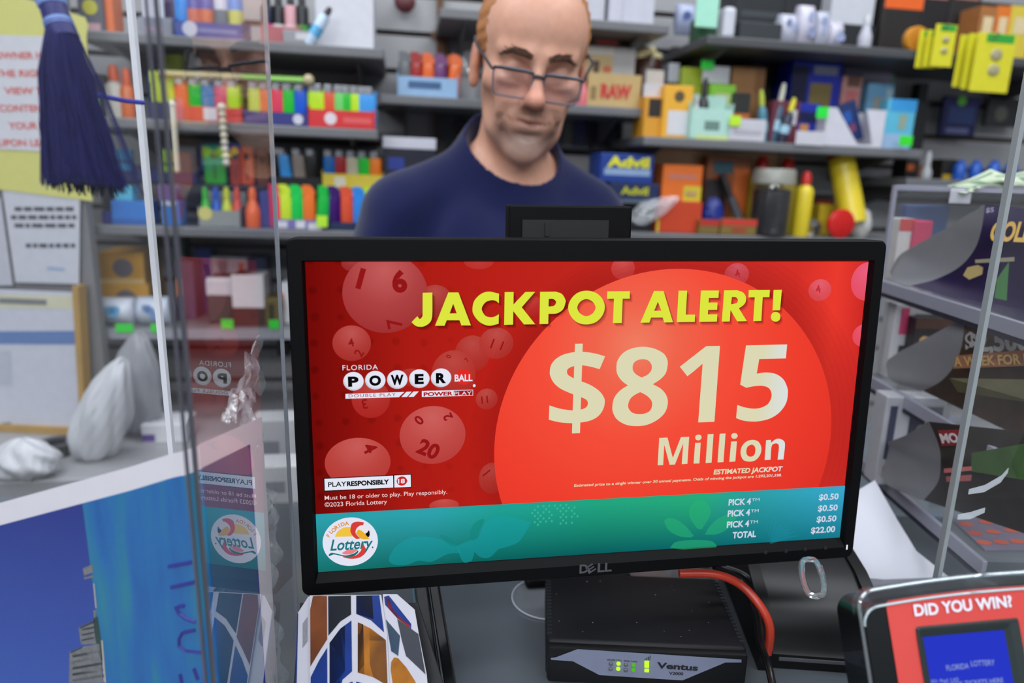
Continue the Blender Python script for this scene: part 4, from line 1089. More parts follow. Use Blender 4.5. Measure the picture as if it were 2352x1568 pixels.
# ------------------------------------------------------------------ ticket checker at the right front
def checker():
    # face plane leaning back towards the customer
    c = at(2230, 1500, 0.475)
    z = (-CF + Vector((-0.02, 0.0, 0.16))).normalized()
    x = Vector((1, 0, 0)); 
    y = z.cross(x).normalized(); x = y.cross(z).normalized()
    # turn in its own plane so that its top edge climbs gently to the right as in the photograph
    rt = Matrix.Rotation(math.radians(6.5), 3, z); x = rt @ x; y = rt @ y
    O = frame(c, x, y, z); OI = O.inverted()
    t = thing('ticket_checker', 'black ticket checker with a red face asking DID YOU WIN', 'ticket checker', O)
    def Fp(px, py, lift=0.0):
        q = OI @ hit(px, py, c + z * lift, z); return q.x, q.y
    tl = Fp(1985, 1370); tp = Fp(2230, 1318)[1]
    bk3 = mat((13, 16, 18), 0.3, vary=0.1, scale=60, coat=0.2, spec=0.3)
    # outline: left side straight, top bowed, mirrored about its centre
    xl_ = Fp(1972, 1380)[0]; yt_ = Fp(1985, 1358)[1]; ym = Fp(2260, 1322)[1]
    xc = Fp(2268, 1400)[0]; Wd = xc - xl_; xr_ = xc + Wd
    HB = min(0.09, (c.z - CT - 0.006) / max(y.z, 0.1) - 0.06 * abs(z.z) / max(y.z, 0.1) if z.z < 0 else (c.z - CT - 0.006 - 0.06 * z.z) / max(y.z, 0.1))
    def outline(ins, bow=1.0, drop=0.0):
        P = []; r = 0.012
        x0, x1 = xl_ + ins, xr_ - ins; y1 = yt_ - ins - drop
        for i in range(8):
            a = math.pi - math.pi / 2 * i / 7; P.append((x0 + r + r * math.cos(a), y1 - r + r * math.sin(a)))
        for i in range(1, 16):
            s = i / 16; P.append((x0 + r + (x1 - x0 - 2 * r) * s, y1 + (ym - yt_) * bow * (1 - (2 * s - 1) ** 2)))
        for i in range(8):
            a = math.pi / 2 - math.pi / 2 * i / 7; P.append((x1 - r + r * math.cos(a), y1 - r + r * math.sin(a)))
        P += [(x1, -HB), (x0, -HB)]
        return P
    def cap(P, zz):
        return [(a, b, zz) for a, b in P]
    O1 = outline(0.0006, drop=0.0088); O2 = outline(0.0022, drop=0.0088); n = len(O1)
    mb = MB(); mb.add(cap(O1, -0.04) + cap(O1, -0.002) + cap(O2, 0.0), [(i, n + i, n + (i + 1) % n, (i + 1) % n) for i in range(n)] + [(n + i, 2 * n + i, 2 * n + (i + 1) % n, n + (i + 1) % n) for i in range(n)] + [tuple(range(2 * n, 3 * n))] + [tuple(reversed(range(n)))])
    me = mb.mesh('body', bk3); smooth_by_angle(me, 30); link('body', me, t)
    Oh = outline(0); Ol = outline(0, drop=0.0088); n = len(Oh) - 2
    mb = MB(); mb.add(cap(Oh[:n], 0.001) + cap(Ol[:n], 0.001) + cap(Oh[:n], -0.012) + cap(Ol[:n], -0.012), [(i, i + 1, n + i + 1, n + i) for i in range(n - 1)] + [(2 * n + i, 3 * n + i, 3 * n + i + 1, 2 * n + i + 1) for i in range(n - 1)] + [(i, 2 * n + i, 2 * n + i + 1, i + 1) for i in range(n - 1)])
    obj('clear_hood', mb, clear(tint=(0.86, 0.92, 0.94), haze=0.02, base=0.04, gain=0.5), t, smooth=30)
    # clear moulded lip around the top
    O3 = outline(-0.0008)
    P = [(a, b, 0.001) for a, b in O3[:-2]]
    obj('clear_lip', MB().tube([(O3[-1][0], O3[-1][1], 0.001)] + P + [(O3[-2][0], O3[-2][1], 0.001)], 0.0013, 8), clear(tint=(0.85, 0.93, 0.95), haze=0.06, base=0.22), t, smooth=True)
    P = [(a, b, 0.0008) for a, b in outline(0.0012, drop=0.0088)[:-2]]
    obj('inner_lip', MB().tube(P, 0.0009, 8), mat((170, 182, 186), 0.15, 0.2), t, smooth=True)
    # red face
    fx = Fp(2036, 1400)[0]; ft = Fp(2045, 1378)[1]
    P = []
    for i in range(6):
        a = math.pi - math.pi / 2 * i / 5; P.append((fx + 0.003 + 0.003 * math.cos(a), ft - 0.003 + 0.003 * math.sin(a)))
    fxr = 2 * xc - fx
    for i in range(1, 14):
        s = i / 14; P.append((fx + 0.003 + (fxr - fx - 0.006) * s, ft + (ym - yt_) * 0.72 * (1 - (2 * s - 1) ** 2)))
    P += [(fxr, ft - 0.002), (fxr, -HB + 0.01), (fx, -HB + 0.01)]
    V, F = fill_geo([P]); obj('red_face', MB().add([(a, b, 0.0006) for a, b, _ in V], F), mat((204, 70, 64), 0.45, vary=0.06, scale=20, spec=0.3), t)
    k = ((1960, 1300), 5.849)
    def tx(mb, s, x0, y0, x1, y1, capp, bold, zz):
        a, b = Fp(k[0][0] + x0 / k[1], k[0][1] + y0 / k[1]), Fp(k[0][0] + x1 / k[1], k[0][1] + y1 / k[1])
        mid = ((x0 + x1) / 2, (y0 + y1) / 2)
        h = Fp(k[0][0] + mid[0] / k[1], k[0][1] + (mid[1] - capp) / k[1])[1] - Fp(k[0][0] + mid[0] / k[1], k[0][1] + mid[1] / k[1])[1]
        L = math.hypot(b[0] - a[0], b[1] - a[1])
        text_mb(mb, s, a[0], a[1], h, L, bold, z=zz, rot=math.atan2(b[1] - a[1], b[0] - a[0]))
    ml, mw = MB(), MB()
    for s, x0, y0, x1, y1 in (('DID', 815, 667, 1140, 640), ('YOU', 1185, 628, 1592, 590), ('WIN?', 1645, 588, 2128, 540)):
        tx(ml, s, x0 - 10, y0 + 8, x1 + 10, y1 + 8, 188, 0.06, 0.0009); tx(mw, s, x0, y0, x1, y1, 170, 0.035, 0.0013)
    obj('question_outline', ml, mat((196, 40, 42), 0.5), t); obj('question_lettering', mw, mat((226, 222, 232), 0.5), t)
    # screen with its dark moulded surround
    c1, c2 = Fp(k[0][0] + 820 / k[1], k[0][1] + 805 / k[1]), Fp(k[0][0] + 2205 / k[1], k[0][1] + 690 / k[1])
    x0, x1 = c1[0], c2[0]; y1 = (c1[1] + c2[1]) / 2; y0 = y1 - (x1 - x0) * 1.0
    s1, s2 = Fp(k[0][0] + 925 / k[1], k[0][1] + 950 / k[1]), Fp(k[0][0] + 2010 / k[1], k[0][1] + 845 / k[1])
    u0, u1 = s1[0], s2[0]; v1 = (s1[1] + s2[1]) / 2; v0 = y0 + 0.012
    mb = MB(); ring(mb, rrect(x0, y0, x1, y1, 0.002), rrect(x0 + 0.001, y0 + 0.001, x1 - 0.001, y1 - 0.001, 0.002), 0.0006, 0.0022)
    ring(mb, rrect(x0 + 0.001, y0 + 0.001, x1 - 0.001, y1 - 0.001, 0.002), rrect(u0 - 0.004, v0 - 0.003, u1 + 0.004, v1 + 0.004, 0.0015), 0.0022, 0.002)
    ring(mb, rrect(u0 - 0.004, v0 - 0.003, u1 + 0.004, v1 + 0.004, 0.0015), rrect(u0, v0, u1, v1, 0.0006), 0.002, 0.0009)
    obj('screen_surround', mb, mat((32, 42, 42), 0.35, vary=0.1), t, smooth=35)
    sc = obj('screen', MB().add([(u0, v0, 0.001), (u1, v0, 0.001), (u1, v1, 0.001), (u0, v1, 0.001)], [(0, 1, 2, 3)]), glow((40, 56, 196)), t)
    mb = MB()
    tx(mb, 'FLORIDA', 1240, 1395, 1540, 1362, 78, 0.005, 0.0014); tx(mb, 'LOTTERY', 1568, 1335, 1885, 1318, 78, 0.005, 0.0014)
    tx(mb, 'CHECK TICKETS HERE', 1200, 1622, 2000, 1552, 70, 0.005, 0.0014)
    tx(mb, 'SD: Rad 1:65', 1030, 1562, 1398, 1528, 48, 0.0, 0.0014)
    obj('screen_lettering', mb, glow((148, 164, 205)), sc)
    # stem to the counter
    ft_ = OI @ Vector((c.x + 0.03, c.y + 0.05, CT + 0.02))
    obj('support_stem', MB().tube([(xc, -0.03, -0.045), tuple(ft_)], 0.014, 12), bk3, t)
    obj('foot_plate', MB().lathe([(0.055, 0), (0.055, 0.008), (0.0, 0.01)], 28, T=OI @ Matrix.Translation((c.x + 0.03, c.y + 0.05, CT + 0.0006))), bk3, t)
checker()

# ------------------------------------------------------------------ postcards in a black rack under the monitor
def postcards():
    base = at(830, 1470, 0.60)
    zc = CT
    # rack: black rails at both sides standing on the counter
    c = at_z(840, 1600, CT)
    face = (CAM - Vector((c.x, c.y, CAM.z))); face.z = 0; face.normalize()
    nrm = (face * 0.92 + Vector((0, 0, 0.38))).normalized()
    x = Vector((0, 0, 1)).cross(face).normalized(); x = Vector((1, -0.05, 0)).normalized()
    y = nrm.cross(x).normalized(); nrm = x.cross(y).normalized()
    c = at(800, 1480, 0.585)
    O = frame(c, x, y, nrm); OI = O.inverted()
    def Fp(px, py, lift=0.0):
        q = OI @ hit(px, py, c + nrm * lift, nrm); return q.x, q.y
    cards = []
    def card(label, outline, lift, prints, bend=0.0):
        P = [Fp(a, b, lift) for a, b in outline]
        t = thing('postcard', label, 'postcard', O, 'postcards under the monitor')
        mb = MB().prism(P, lift - 0.0005, lift, None)
        obj('card', mb, mat((196, 194, 204), 0.35, vary=0.03), t)
        for name, poly, m in prints:
            Q = [Fp(a, b, lift + 0.0002) for a, b in poly]
            V, F = fill_geo([spline(Q) if len(Q[0]) > 2 else Q]); obj(name, MB().add([(a, b, lift + 0.0003) for a, b, _ in V], F), m, t)
    K = lambda L: [(640 + a / 3.675, 1280 + b / 3.675) for a, b in L]
    sunset = mat((120, 62, 24), 0.25, vary=0.85, scale=28); night = mat((16, 22, 34), 0.25, vary=0.8, scale=60); sea = mat((18, 52, 130), 0.25, vary=0.6, scale=30); gold = mat((178, 110, 34), 0.25, vary=0.85, scale=45); teal = mat((52, 74, 96), 0.3, vary=0.7, scale=70); red = mat((168, 40, 36), 0.3, vary=0.5, scale=80)
    card('postcard with a printed bar code, behind the front card of sunset views', K([(160, 470), (250, 330), (330, 320), (330, 1100), (150, 1100)]), 0.0,
         [('bar_code_line', K([(202 + 0, 560 + 14 * i), (246, 500 + 14 * i), (246, 506 + 14 * i), (202, 566 + 14 * i)]), mat((30, 30, 34), 0.6)) for i in range(15)] + [('blue_edge', K([(140, 1100), (158, 470), (166, 470), (152, 1100)]), sea)])
    card('postcard with a printed flamingo and a round sunset, fanned out of the stack', K([(880, 310), (1000, 310), (1148, 440), (1182, 640), (1250, 990), (1260, 1110), (900, 1110)]), 0.0012,
         [('flamingo_photo', K([(890, 330), (930, 320), (1120, 560), (1118, 605), (1000, 510), (900, 400)]), sea), ('flamingo_print', K([(905, 340), (935, 350), (960, 430), (1010, 490), (1110, 575), (1112, 600), (1000, 510), (930, 430)]), red),
          ('bird_photo', K([(905, 520), (1025, 660), (1010, 830), (950, 790)]), teal), ('round_sunset_photo', K([(945 , 950), (950, 880), (975, 842), (1010, 850), (1080, 930), (1150, 1040), (1180, 1110), (970, 1110)]), gold), ('grey_back', K([(1000, 515), (1180, 645), (1240, 985), (1075, 830), (1040, 700)]), mat((52, 56, 66), 0.4))])
    card('front postcard of four sunset and shoreline views with white curved borders', K([(262, 320), (865, 315), (915, 640), (935, 1110), (262, 1110)]), 0.0026,
         [('sunset_photo', K([(266, 440), (290, 325), (350, 322), (408, 325), (410, 690), (340, 800), (268, 920)]), sunset), ('palm_photo', K([(418, 325), (610, 322), (612, 480), (520, 540), (420, 660)]), night), ('beach_photo', K([(420, 325), (424, 325), (424, 650), (420, 656)]), sea),
          ('sky_photo', K([(655, 322), (850, 318), (890, 630), (780, 530), (655, 475)]), sea), ('pier_photo', K([(655, 322), (790, 320), (800, 520), (700, 488), (655, 475)]), night),
          ('skyline_photo', K([(430, 720), (520, 600), (615, 530), (620, 960), (540, 1030), (520, 1110), (430, 1110)]), sea), ('tower_photo', K([(430, 720), (520, 600), (560, 570), (560, 960), (510, 1060), (430, 1110)]), night),
          ('evening_photo', K([(668, 545), (780, 600), (905, 695), (920, 1080), (800, 1010), (668, 970)]), gold), ('tree_photo', K([(765, 600), (905, 695), (920, 1080), (800, 1010), (770, 900)]), teal), ('dusk_photo', K([(668, 545), (715, 565), (725, 985), (668, 970)]), night),
          ('blue_hour_photo', K([(270, 1010), (340, 870), (410, 760), (412, 1110), (270, 1110)]), sea), ('gull_photo', K([(545, 1110), (560, 1070), (625, 1045), (625, 1110)]), sea), ('coast_photo', K([(655, 1045), (740, 1070), (790, 1110), (655, 1110)]), sea)])
    # rack
    t = thing('postcard_rack', 'black glossy rack rail beside the postcards', 'rack', Matrix.Translation((0, 0, 0)))
    gl = mat((16, 17, 19), 0.18, coat=0.4)
    def plate(a, b, w, th, m, name):
        d = (b - a); L = d.length; d.normalize(); s = d.cross(nrm).normalized(); n2 = s.cross(d).normalized()
        M = frame((a + b) / 2, s, d, n2)
        obj(name, MB().box((0, 0, 0), (w, L, th), b=0.0015), m, t, T=M)
    plate(at(968, 1338, 0.70), at(1008, 1640, 0.575), 0.012, 0.006, gl, 'side_rail'); plate(at(996, 1334, 0.705), at(1046, 1640, 0.58), 0.010, 0.006, gl, 'outer_rail')
    plate(at(948, 1338, 0.71), at(985, 1640, 0.585), 0.004, 0.004, mat((58, 92, 106), 0.3), 'blue_strip')
    z0 = at(1010, 1640, 0.56)
    obj('back_plate', MB().prism([Fp(690, 1385, -0.012), Fp(960, 1385, -0.012), Fp(1040, 1640, -0.012), Fp(670, 1640, -0.012)], -0.014, -0.011), mat((30, 30, 33), 0.5), t, T=O)
    lo = OI @ Vector((c.x, c.y, CT))
    obj('bottom_tray', MB().box((c.x + 0.005, c.y + 0.0, CT + 0.012), (0.125, 0.05, 0.022), b=0.003), gl, t)
postcards()

# ------------------------------------------------------------------ white folded paper propped behind the monitor
def folded():
    t = thing('folded_paper', 'large white folded paper standing between the monitor and the ticket case', 'paper')
    mb = MB()
    D = 0.74
    A = at(1985, 1300, D); A.z = max(A.z, CT + 0.002)
    pts = dict(tl=(1905, 1165, 0.84), tip=(2010, 1103, 0.87), f0=(1975, 1160, 0.84), r1=(2062, 1195, 0.86), r2=(2105, 1265, 0.845), r3=(2180, 1325, 0.825), b=(2030, 1330, 0.815), bl=(1900, 1320, 0.83), m=(2060, 1290, 0.822))
    q = {k: at(*v) for k, v in pts.items()}
    for k in ('b', 'bl', 'r3'): pass
    V = [q[k] for k in ('tl', 'tip', 'f0', 'r1', 'r2', 'r3', 'b', 'bl', 'm')]
    F = [(0, 2, 1), (2, 3, 1), (2, 8, 3), (8, 4, 3), (8, 5, 4), (8, 6, 5), (2, 7, 6, 8), (0, 7, 2)]
    n = len(V); b = [v + CF * 0.0012 for v in V]
    mb.add(V, F); mb.add(b, [tuple(reversed(f)) for f in F])
    obj('sheet', mb, mat((214, 214, 224), 0.7, vary=0.02), t, smooth=70)
    # its foot reaches the counter
    w = [q['bl'], q['b'], q['r3']]; g = [Vector((p.x, p.y + 0.01, CT + 0.0008)) for p in w]
    mb = MB(); mb.add(w + g, [(0, 3, 4, 1), (1, 4, 5, 2)]); mb.add([v + CF * 0.0012 for v in w + g], [(0, 1, 4, 3), (1, 2, 5, 4)])
    obj('lower_fold', mb, mat((206, 206, 216), 0.7, vary=0.02), t)
folded()
# ------------------------------------------------------------------ signed distance modelling for the man: smooth unions, then surface nets
class Field:
    def __init__(s, lo, hi, h):
        s.lo = np.array(lo, float); s.h = h
        s.n = np.ceil((np.array(hi, float) - s.lo) / h).astype(int) + 1
        s.D = np.full(s.n, 0.5, np.float32)
    def region(s, c, r):
        a = np.clip(np.floor((np.array(c) - r - s.lo) / s.h).astype(int), 0, s.n); b = np.clip(np.ceil((np.array(c) + r - s.lo) / s.h).astype(int) + 1, 0, s.n)
        sl = tuple(slice(i, j) for i, j in zip(a, b))
        ax = [s.lo[k] + s.h * np.arange(a[k], b[k]) for k in range(3)]
        X, Y, Z = np.meshgrid(*ax, indexing='ij', sparse=True)
        return sl, X, Y, Z
    def comb(s, sl, d, k, mode):
        D = s.D[sl]
        if D.size == 0: return
        if mode == 'add':
            h = np.clip(0.5 + 0.5 * (D - d) / k, 0, 1); s.D[sl] = D * (1 - h) + d * h - k * h * (1 - h)
        elif mode == 'cut':
            h = np.clip(0.5 - 0.5 * (D + d) / k, 0, 1); s.D[sl] = D * (1 - h) - d * h + k * h * (1 - h)
        elif mode == 'and':
            h = np.clip(0.5 - 0.5 * (d - D) / k, 0, 1); s.D[sl] = d * (1 - h) + D * h + k * h * (1 - h)
    def ell(s, c, r, k=0.01, mode='add', M=None, pad=0.03):
        """ellipsoid; M: frame (Matrix) in which c is given and along whose axes r run"""
        cw = np.array((M @ Vector(c))[:]) if M is not None else np.array(c, float)
        sl, X, Y, Z = s.region(cw, max(r) + pad)
        X, Y, Z = X - cw[0], Y - cw[1], Z - cw[2]
        if M is not None:
            R = np.array(M.to_3x3()); X, Y, Z = X * R[0, 0] + Y * R[1, 0] + Z * R[2, 0], X * R[0, 1] + Y * R[1, 1] + Z * R[2, 1], X * R[0, 2] + Y * R[1, 2] + Z * R[2, 2]
        k0 = np.sqrt((X / r[0]) ** 2 + (Y / r[1]) ** 2 + (Z / r[2]) ** 2) + 1e-6; k1 = np.sqrt((X / r[0] ** 2) ** 2 + (Y / r[1] ** 2) ** 2 + (Z / r[2] ** 2) ** 2) + 1e-6
        s.comb(sl, k0 * (k0 - 1) / k1, k, mode)
    def cap(s, a, b, ra, rb=None, k=0.01, mode='add', M=None, pad=0.03):
        rb = ra if rb is None else rb
        if M is not None: a, b = M @ Vector(a), M @ Vector(b)
        a, b = np.array(a[:], float), np.array(b[:], float); c = (a + b) / 2
        sl, X, Y, Z = s.region(c, np.linalg.norm(b - a) / 2 + max(ra, rb) + pad)
        d = b - a; L2 = max(d @ d, 1e-12)
        t = np.clip(((X - a[0]) * d[0] + (Y - a[1]) * d[1] + (Z - a[2]) * d[2]) / L2, 0, 1)
        s.comb(sl, np.sqrt((X - a[0] - t * d[0]) ** 2 + (Y - a[1] - t * d[1]) ** 2 + (Z - a[2] - t * d[2]) ** 2) - (ra + (rb - ra) * t), k, mode)
    def plane(s, p, n, mode='and', k=0.003):
        """keep the side the normal points away from"""
        X, Y, Z = np.meshgrid(*[s.lo[i] + s.h * np.arange(s.n[i]) for i in range(3)], indexing='ij', sparse=True)
        s.comb(tuple(slice(0, m) for m in s.n), ((X - p[0]) * n[0] + (Y - p[1]) * n[1] + (Z - p[2]) * n[2]).astype(np.float32), k, mode)
    def mesh(s, name, mats):
        D = s.D; ins = D < 0
        c = np.zeros(tuple(s.n - 1), np.int8)
        for i in (0, 1):
            for j in (0, 1):
                for l in (0, 1): c += ins[i:s.n[0] - 1 + i, j:s.n[1] - 1 + j, l:s.n[2] - 1 + l]
        act = np.argwhere((c > 0) & (c < 8)); idx = np.full(c.shape, -1, np.int32); idx[tuple(act.T)] = np.arange(len(act))
        P = np.zeros((len(act), 3)); cnt = np.zeros(len(act))
        cor = [(i, j, l) for i in (0, 1) for j in (0, 1) for l in (0, 1)]
        val = {q: D[act[:, 0] + q[0], act[:, 1] + q[1], act[:, 2] + q[2]] for q in cor}
        for q in cor:
            for ax in range(3):
                if q[ax] == 0:
                    w = list(q); w[ax] = 1; w = tuple(w); a, b = val[q], val[w]; m = (a < 0) != (b < 0)
                    t = np.where(m, a / np.where(m, a - b, 1), 0)
                    for kx in range(3): P[:, kx] += np.where(m, q[kx] + (t if kx == ax else 0), 0)
                    cnt += m
        P = (P / cnt[:, None] + act) * s.h + s.lo
        F = []
        for ax in range(3):
            o1, o2 = [(1, 2), (2, 0), (0, 1)][ax]
            A = [slice(None)] * 3; B = [slice(None)] * 3; A[ax] = slice(0, -1); B[ax] = slice(1, None)
            m = ins[tuple(A)] != ins[tuple(B)]
            e = np.argwhere(m); e = e[(e[:, o1] > 0) & (e[:, o2] > 0) & (e[:, o1] < s.n[o1] - 1) & (e[:, o2] < s.n[o2] - 1)]
            fl = ins[tuple(A)][tuple(e.T)]
            def g(d1, d2):
                q = e.copy(); q[:, o1] -= d1; q[:, o2] -= d2; return idx[tuple(q.T)]
            Q = np.stack([g(1, 1), g(0, 1), g(0, 0), g(1, 0)], 1); Q[~fl] = Q[~fl][:, ::-1]; F.append(Q)
        F = np.concatenate(F)
        me = bpy.data.meshes.new(name); me.vertices.add(len(P)); me.vertices.foreach_set('co', P.ravel())
        me.loops.add(F.size); me.loops.foreach_set('vertex_index', F.ravel().astype(np.int32)); me.polygons.add(len(F))
        me.polygons.foreach_set('loop_start', np.arange(0, F.size, 4, dtype=np.int32))
        me.polygons.foreach_set('use_smooth', np.ones(len(F), bool))
        for m in (mats if isinstance(mats, (list, tuple)) else [mats]): me.materials.append(m)
        me.update(calc_edges=True); me.validate()
        return me, P

# ---- pose
HC = at(1217, 146, 1.04)                                   # middle of the head, between the ears
# head axes: x to the right of the picture, y out of the face, z up
HR = (Matrix.Rotation(math.radians(8), 3, 'Z') @ Matrix.Rotation(math.radians(-6), 3, Vector((0, -1, 0))) @ Matrix.Rotation(math.radians(15), 3, 'X'))
hx, hz = HR @ Vector((1, 0, 0)), HR @ Vector((0, 0, 1)); hy = HR @ Vector((0, -1, 0))
HM = frame(HC, hx, hy, hz)                                  # mirrored frame is fine: only points are mapped
NB = at(1172, 352, 1.125)                                   # base of the neck
def W(x, y, z): return NB + Vector((x, y, z))
YAW = math.radians(20)
TX, TY = Vector((math.cos(YAW), math.sin(YAW), 0)), Vector((-math.sin(YAW), math.cos(YAW), 0))   # across the shoulders, and to the back
def B(a, b, c): return NB + TX * a + TY * b + Vector((0, 0, c))
SL, SR = B(-0.178, 0.0, -0.105), B(0.138, 0.0, -0.110)
EL, ER = SL + Vector((-0.065, -0.05, -0.275)), SR + Vector((0.06, -0.06, -0.275))
HLW, HRW = Vector((-0.17, 0.955, CT + 0.040)), Vector((0.25, 0.955, CT + 0.040))
TM = frame(NB, TX, TY, Vector((0, 0, 1)))
FLOOR = NB.z

def torso(F, g=0.0, sleeves=True, full=True):
    """chest, belly, shoulders, upper arms; g: how much larger (cloth)"""
    F.ell((0, 0.015, -0.20), (0.155 + g, 0.105 + g, 0.20 + g), 0.02, M=TM)
    F.ell((0, 0.015, -0.36), (0.150 + g, 0.112 + g, 0.20 + g), 0.04, M=TM)
    F.ell((0, 0.020, -0.52), (0.155 + g, 0.112 + g, 0.16 + g), 0.05, M=TM)
    F.cap(B(-0.14, 0.01, -0.098), B(0.115, 0.01, -0.100), 0.054 + g, 0.054 + g, 0.03)
    F.cap(B(-0.05, 0.02, -0.028), B(-0.155, 0.005, -0.092), 0.040 + g * 0.8, 0.05 + g, 0.03)
    F.cap(B(0.05, 0.02, -0.030), B(0.128, 0.005, -0.095), 0.040 + g * 0.8, 0.05 + g, 0.03)
    F.ell((-0.07, -0.055, -0.17), (0.075 + g, 0.05 + g, 0.075 + g), 0.03, M=TM); F.ell((0.07, -0.055, -0.17), (0.075 + g, 0.05 + g, 0.075 + g), 0.03, M=TM)
    for s_, e_ in ((SL, EL), (SR, ER)):
        q = e_ if full else s_ + (e_ - s_) * 0.72
        F.cap(s_, q, 0.052 + g * 1.2, (0.043 if full else 0.047) + g * 2.0, 0.025)

def hand(F, wrist, tipdir, sd):
    """relaxed, slightly curled hand flat over the counter: palm, four fingers, thumb"""
    d = tipdir.normalized(); up = Vector((0, 0, 1)); s_ = d.cross(up).normalized() * sd
    pal = wrist + d * 0.055
    F.ell((0, 0, 0), (0.040, 0.050, 0.015), 0.012, M=frame(pal, s_, d, up))
    F.cap(wrist, pal, 0.024, 0.022, 0.02)
    for i, (o, L) in enumerate(((0.030, 0.066), (0.0105, 0.076), (-0.0095, 0.071), (-0.029, 0.056))):
        a = pal + s_ * o + d * 0.038; b = a + (d + s_ * o * 2.0) * L * 0.42 + up * 0.006; c = b + d * L * 0.32 - up * 0.008; e = c + d * L * 0.26 - up * 0.014
        F.cap(a, b, 0.0095, 0.0088, 0.004); F.cap(b, c, 0.0088, 0.0080, 0.003); F.cap(c, e, 0.0080, 0.0068, 0.003)
    a = pal + s_ * 0.030 - d * 0.022; b = a + s_ * 0.030 + d * 0.026; c = b + s_ * 0.008 + d * 0.030 - up * 0.010
    F.cap(a, b, 0.0125, 0.0105, 0.008); F.cap(b, c, 0.0105, 0.0085, 0.004)

def man_body():
    F = Field((NB.x - 0.34, 0.72, -0.01), (NB.x + 0.36, NB.y + 0.22, 1.70), 0.0040)
    torso(F, 0.0)
    # arms to the counter
    F.cap(EL, HLW, 0.041, 0.025, 0.012); F.cap(ER, HRW, 0.041, 0.025, 0.012)
    hand(F, HLW, Vector((0.1, -1, -0.10)), 1); hand(F, HRW, Vector((-0.1, -1, -0.10)), -1)
    # legs
    for s in (-1, 1):
        hp = B(s * 0.085, 0.02, -0.60); kn = Vector((hp.x + s * 0.01, hp.y - 0.01, 0.48)); an = Vector((kn.x + s * 0.01, kn.y + 0.03, 0.08))
        F.cap(hp, kn, 0.082, 0.055, 0.04); F.cap(kn, an, 0.053, 0.036, 0.015); F.cap(an, an + Vector((s * 0.02, -0.15, -0.045)), 0.036, 0.026, 0.02)
    # neck
    F.cap(B(-0.004, 0.02, -0.05), HM @ Vector((0, -0.035, -0.055)), 0.056, 0.052, 0.02)
    F.cap(B(0.02, -0.025, -0.06), HM @ Vector((0.004, 0.02, -0.09)), 0.034, 0.030, 0.03)
    E = lambda c, r, k=0.012, m='add': F.ell(c, r, k, m, HM)
    Cp = lambda a, b, ra, rb=None, k=0.008, m='add': F.cap(a, b, ra, rb, k, m, HM)
    E((0, -0.014, 0.040), (0.076, 0.096, 0.088), 0.01)                  # skull
    E((0, 0.030, 0.045), (0.066, 0.062, 0.066), 0.02)                    # forehead
    E((0, 0.024, -0.032), (0.068, 0.062, 0.082), 0.02)                   # face
    E((0, 0.026, -0.082), (0.055, 0.055, 0.044), 0.02)                   # jaw
    E((0, 0.068, -0.110), (0.025, 0.020, 0.021), 0.018)                  # chin
    for s in (-1, 1):
        E((s * 0.046, 0.052, -0.022), (0.022, 0.026, 0.020), 0.016)      # cheekbone
        Cp((s * 0.012, 0.086, 0.020), (s * 0.046, 0.068, 0.021), 0.0115, 0.009, 0.012)   # brow
        E((s * 0.033, 0.095, 0.000), (0.019, 0.018, 0.0135), 0.010, 'cut')   # eye socket
        E((s * 0.032, 0.074, -0.001), (0.0125, 0.0125, 0.0125), 0.003)   # lidded eyeball
        Cp((s * 0.020, 0.083, -0.0045), (s * 0.043, 0.077, -0.0050), 0.0026, 0.0022, 0.003)   # lower edge of the lid
        E((s * 0.034, 0.078, -0.016), (0.017, 0.010, 0.0055), 0.008)     # bag under the eye
        E((s * 0.0135, 0.098, -0.038), (0.0085, 0.0105, 0.008), 0.005)     # nostril wing
        E((s * 0.033, 0.072, -0.052), (0.016, 0.012, 0.024), 0.014)      # cheek beside the fold
        Cp((s * 0.019, 0.100, -0.036), (s * 0.041, 0.076, -0.070), 0.0050, 0.0040, 0.008, 'cut')   # smile fold
        E((s * 0.066, 0.056, -0.062), (0.010, 0.026, 0.020), 0.018, 'cut')   # hollow cheek
        E((s * 0.079, -0.012, -0.010), (0.0075, 0.019, 0.033), 0.006); E((s * 0.0775, -0.002, -0.034), (0.007, 0.009, 0.012), 0.006)   # ear and lobe
        E((s * 0.089, -0.006, -0.004), (0.006, 0.010, 0.018), 0.004, 'cut')
    Cp((0, 0.090, 0.006), (0, 0.108, -0.028), 0.0085, 0.0105, 0.010); E((0, 0.112, -0.033), (0.0125, 0.013, 0.011), 0.006)   # nose
    E((0, 0.074, -0.064), (0.033, 0.021, 0.027), 0.016)                  # muzzle
    Cp((-0.022, 0.085, -0.0620), (0, 0.0935, -0.0612), 0.0034, 0.0046, 0.005); Cp((0.022, 0.085, -0.0620), (0, 0.0935, -0.0612), 0.0034, 0.0046, 0.005)
    Cp((-0.017, 0.0855, -0.0725), (0.017, 0.0855, -0.0725), 0.0050, 0.0050, 0.006)
    Cp((-0.029, 0.0835, -0.0645), (0, 0.0965, -0.0672), 0.0020, 0.0024, 0.003, 'cut'); Cp((0.029, 0.0835, -0.0645), (0, 0.0965, -0.0672), 0.0020, 0.0024, 0.003, 'cut')
    E((0, 0.090, -0.086), (0.018, 0.010, 0.005), 0.008, 'cut')            # below the lip
    skin = bpy.data.materials.new('skin'); skin.use_nodes = True
    nt = skin.node_tree; b = nt.nodes['Principled BSDF']; N = nt.nodes.new; L = nt.links.new
    at_ = N('ShaderNodeAttribute'); at_.attribute_name = 'complexion'
    nz = N('ShaderNodeTexNoise'); nz.inputs['Scale'].default_value = 90; nz.inputs['Detail'].default_value = 4; tc = N('ShaderNodeTexCoord'); L(tc.outputs['Object'], nz.inputs['Vector'])
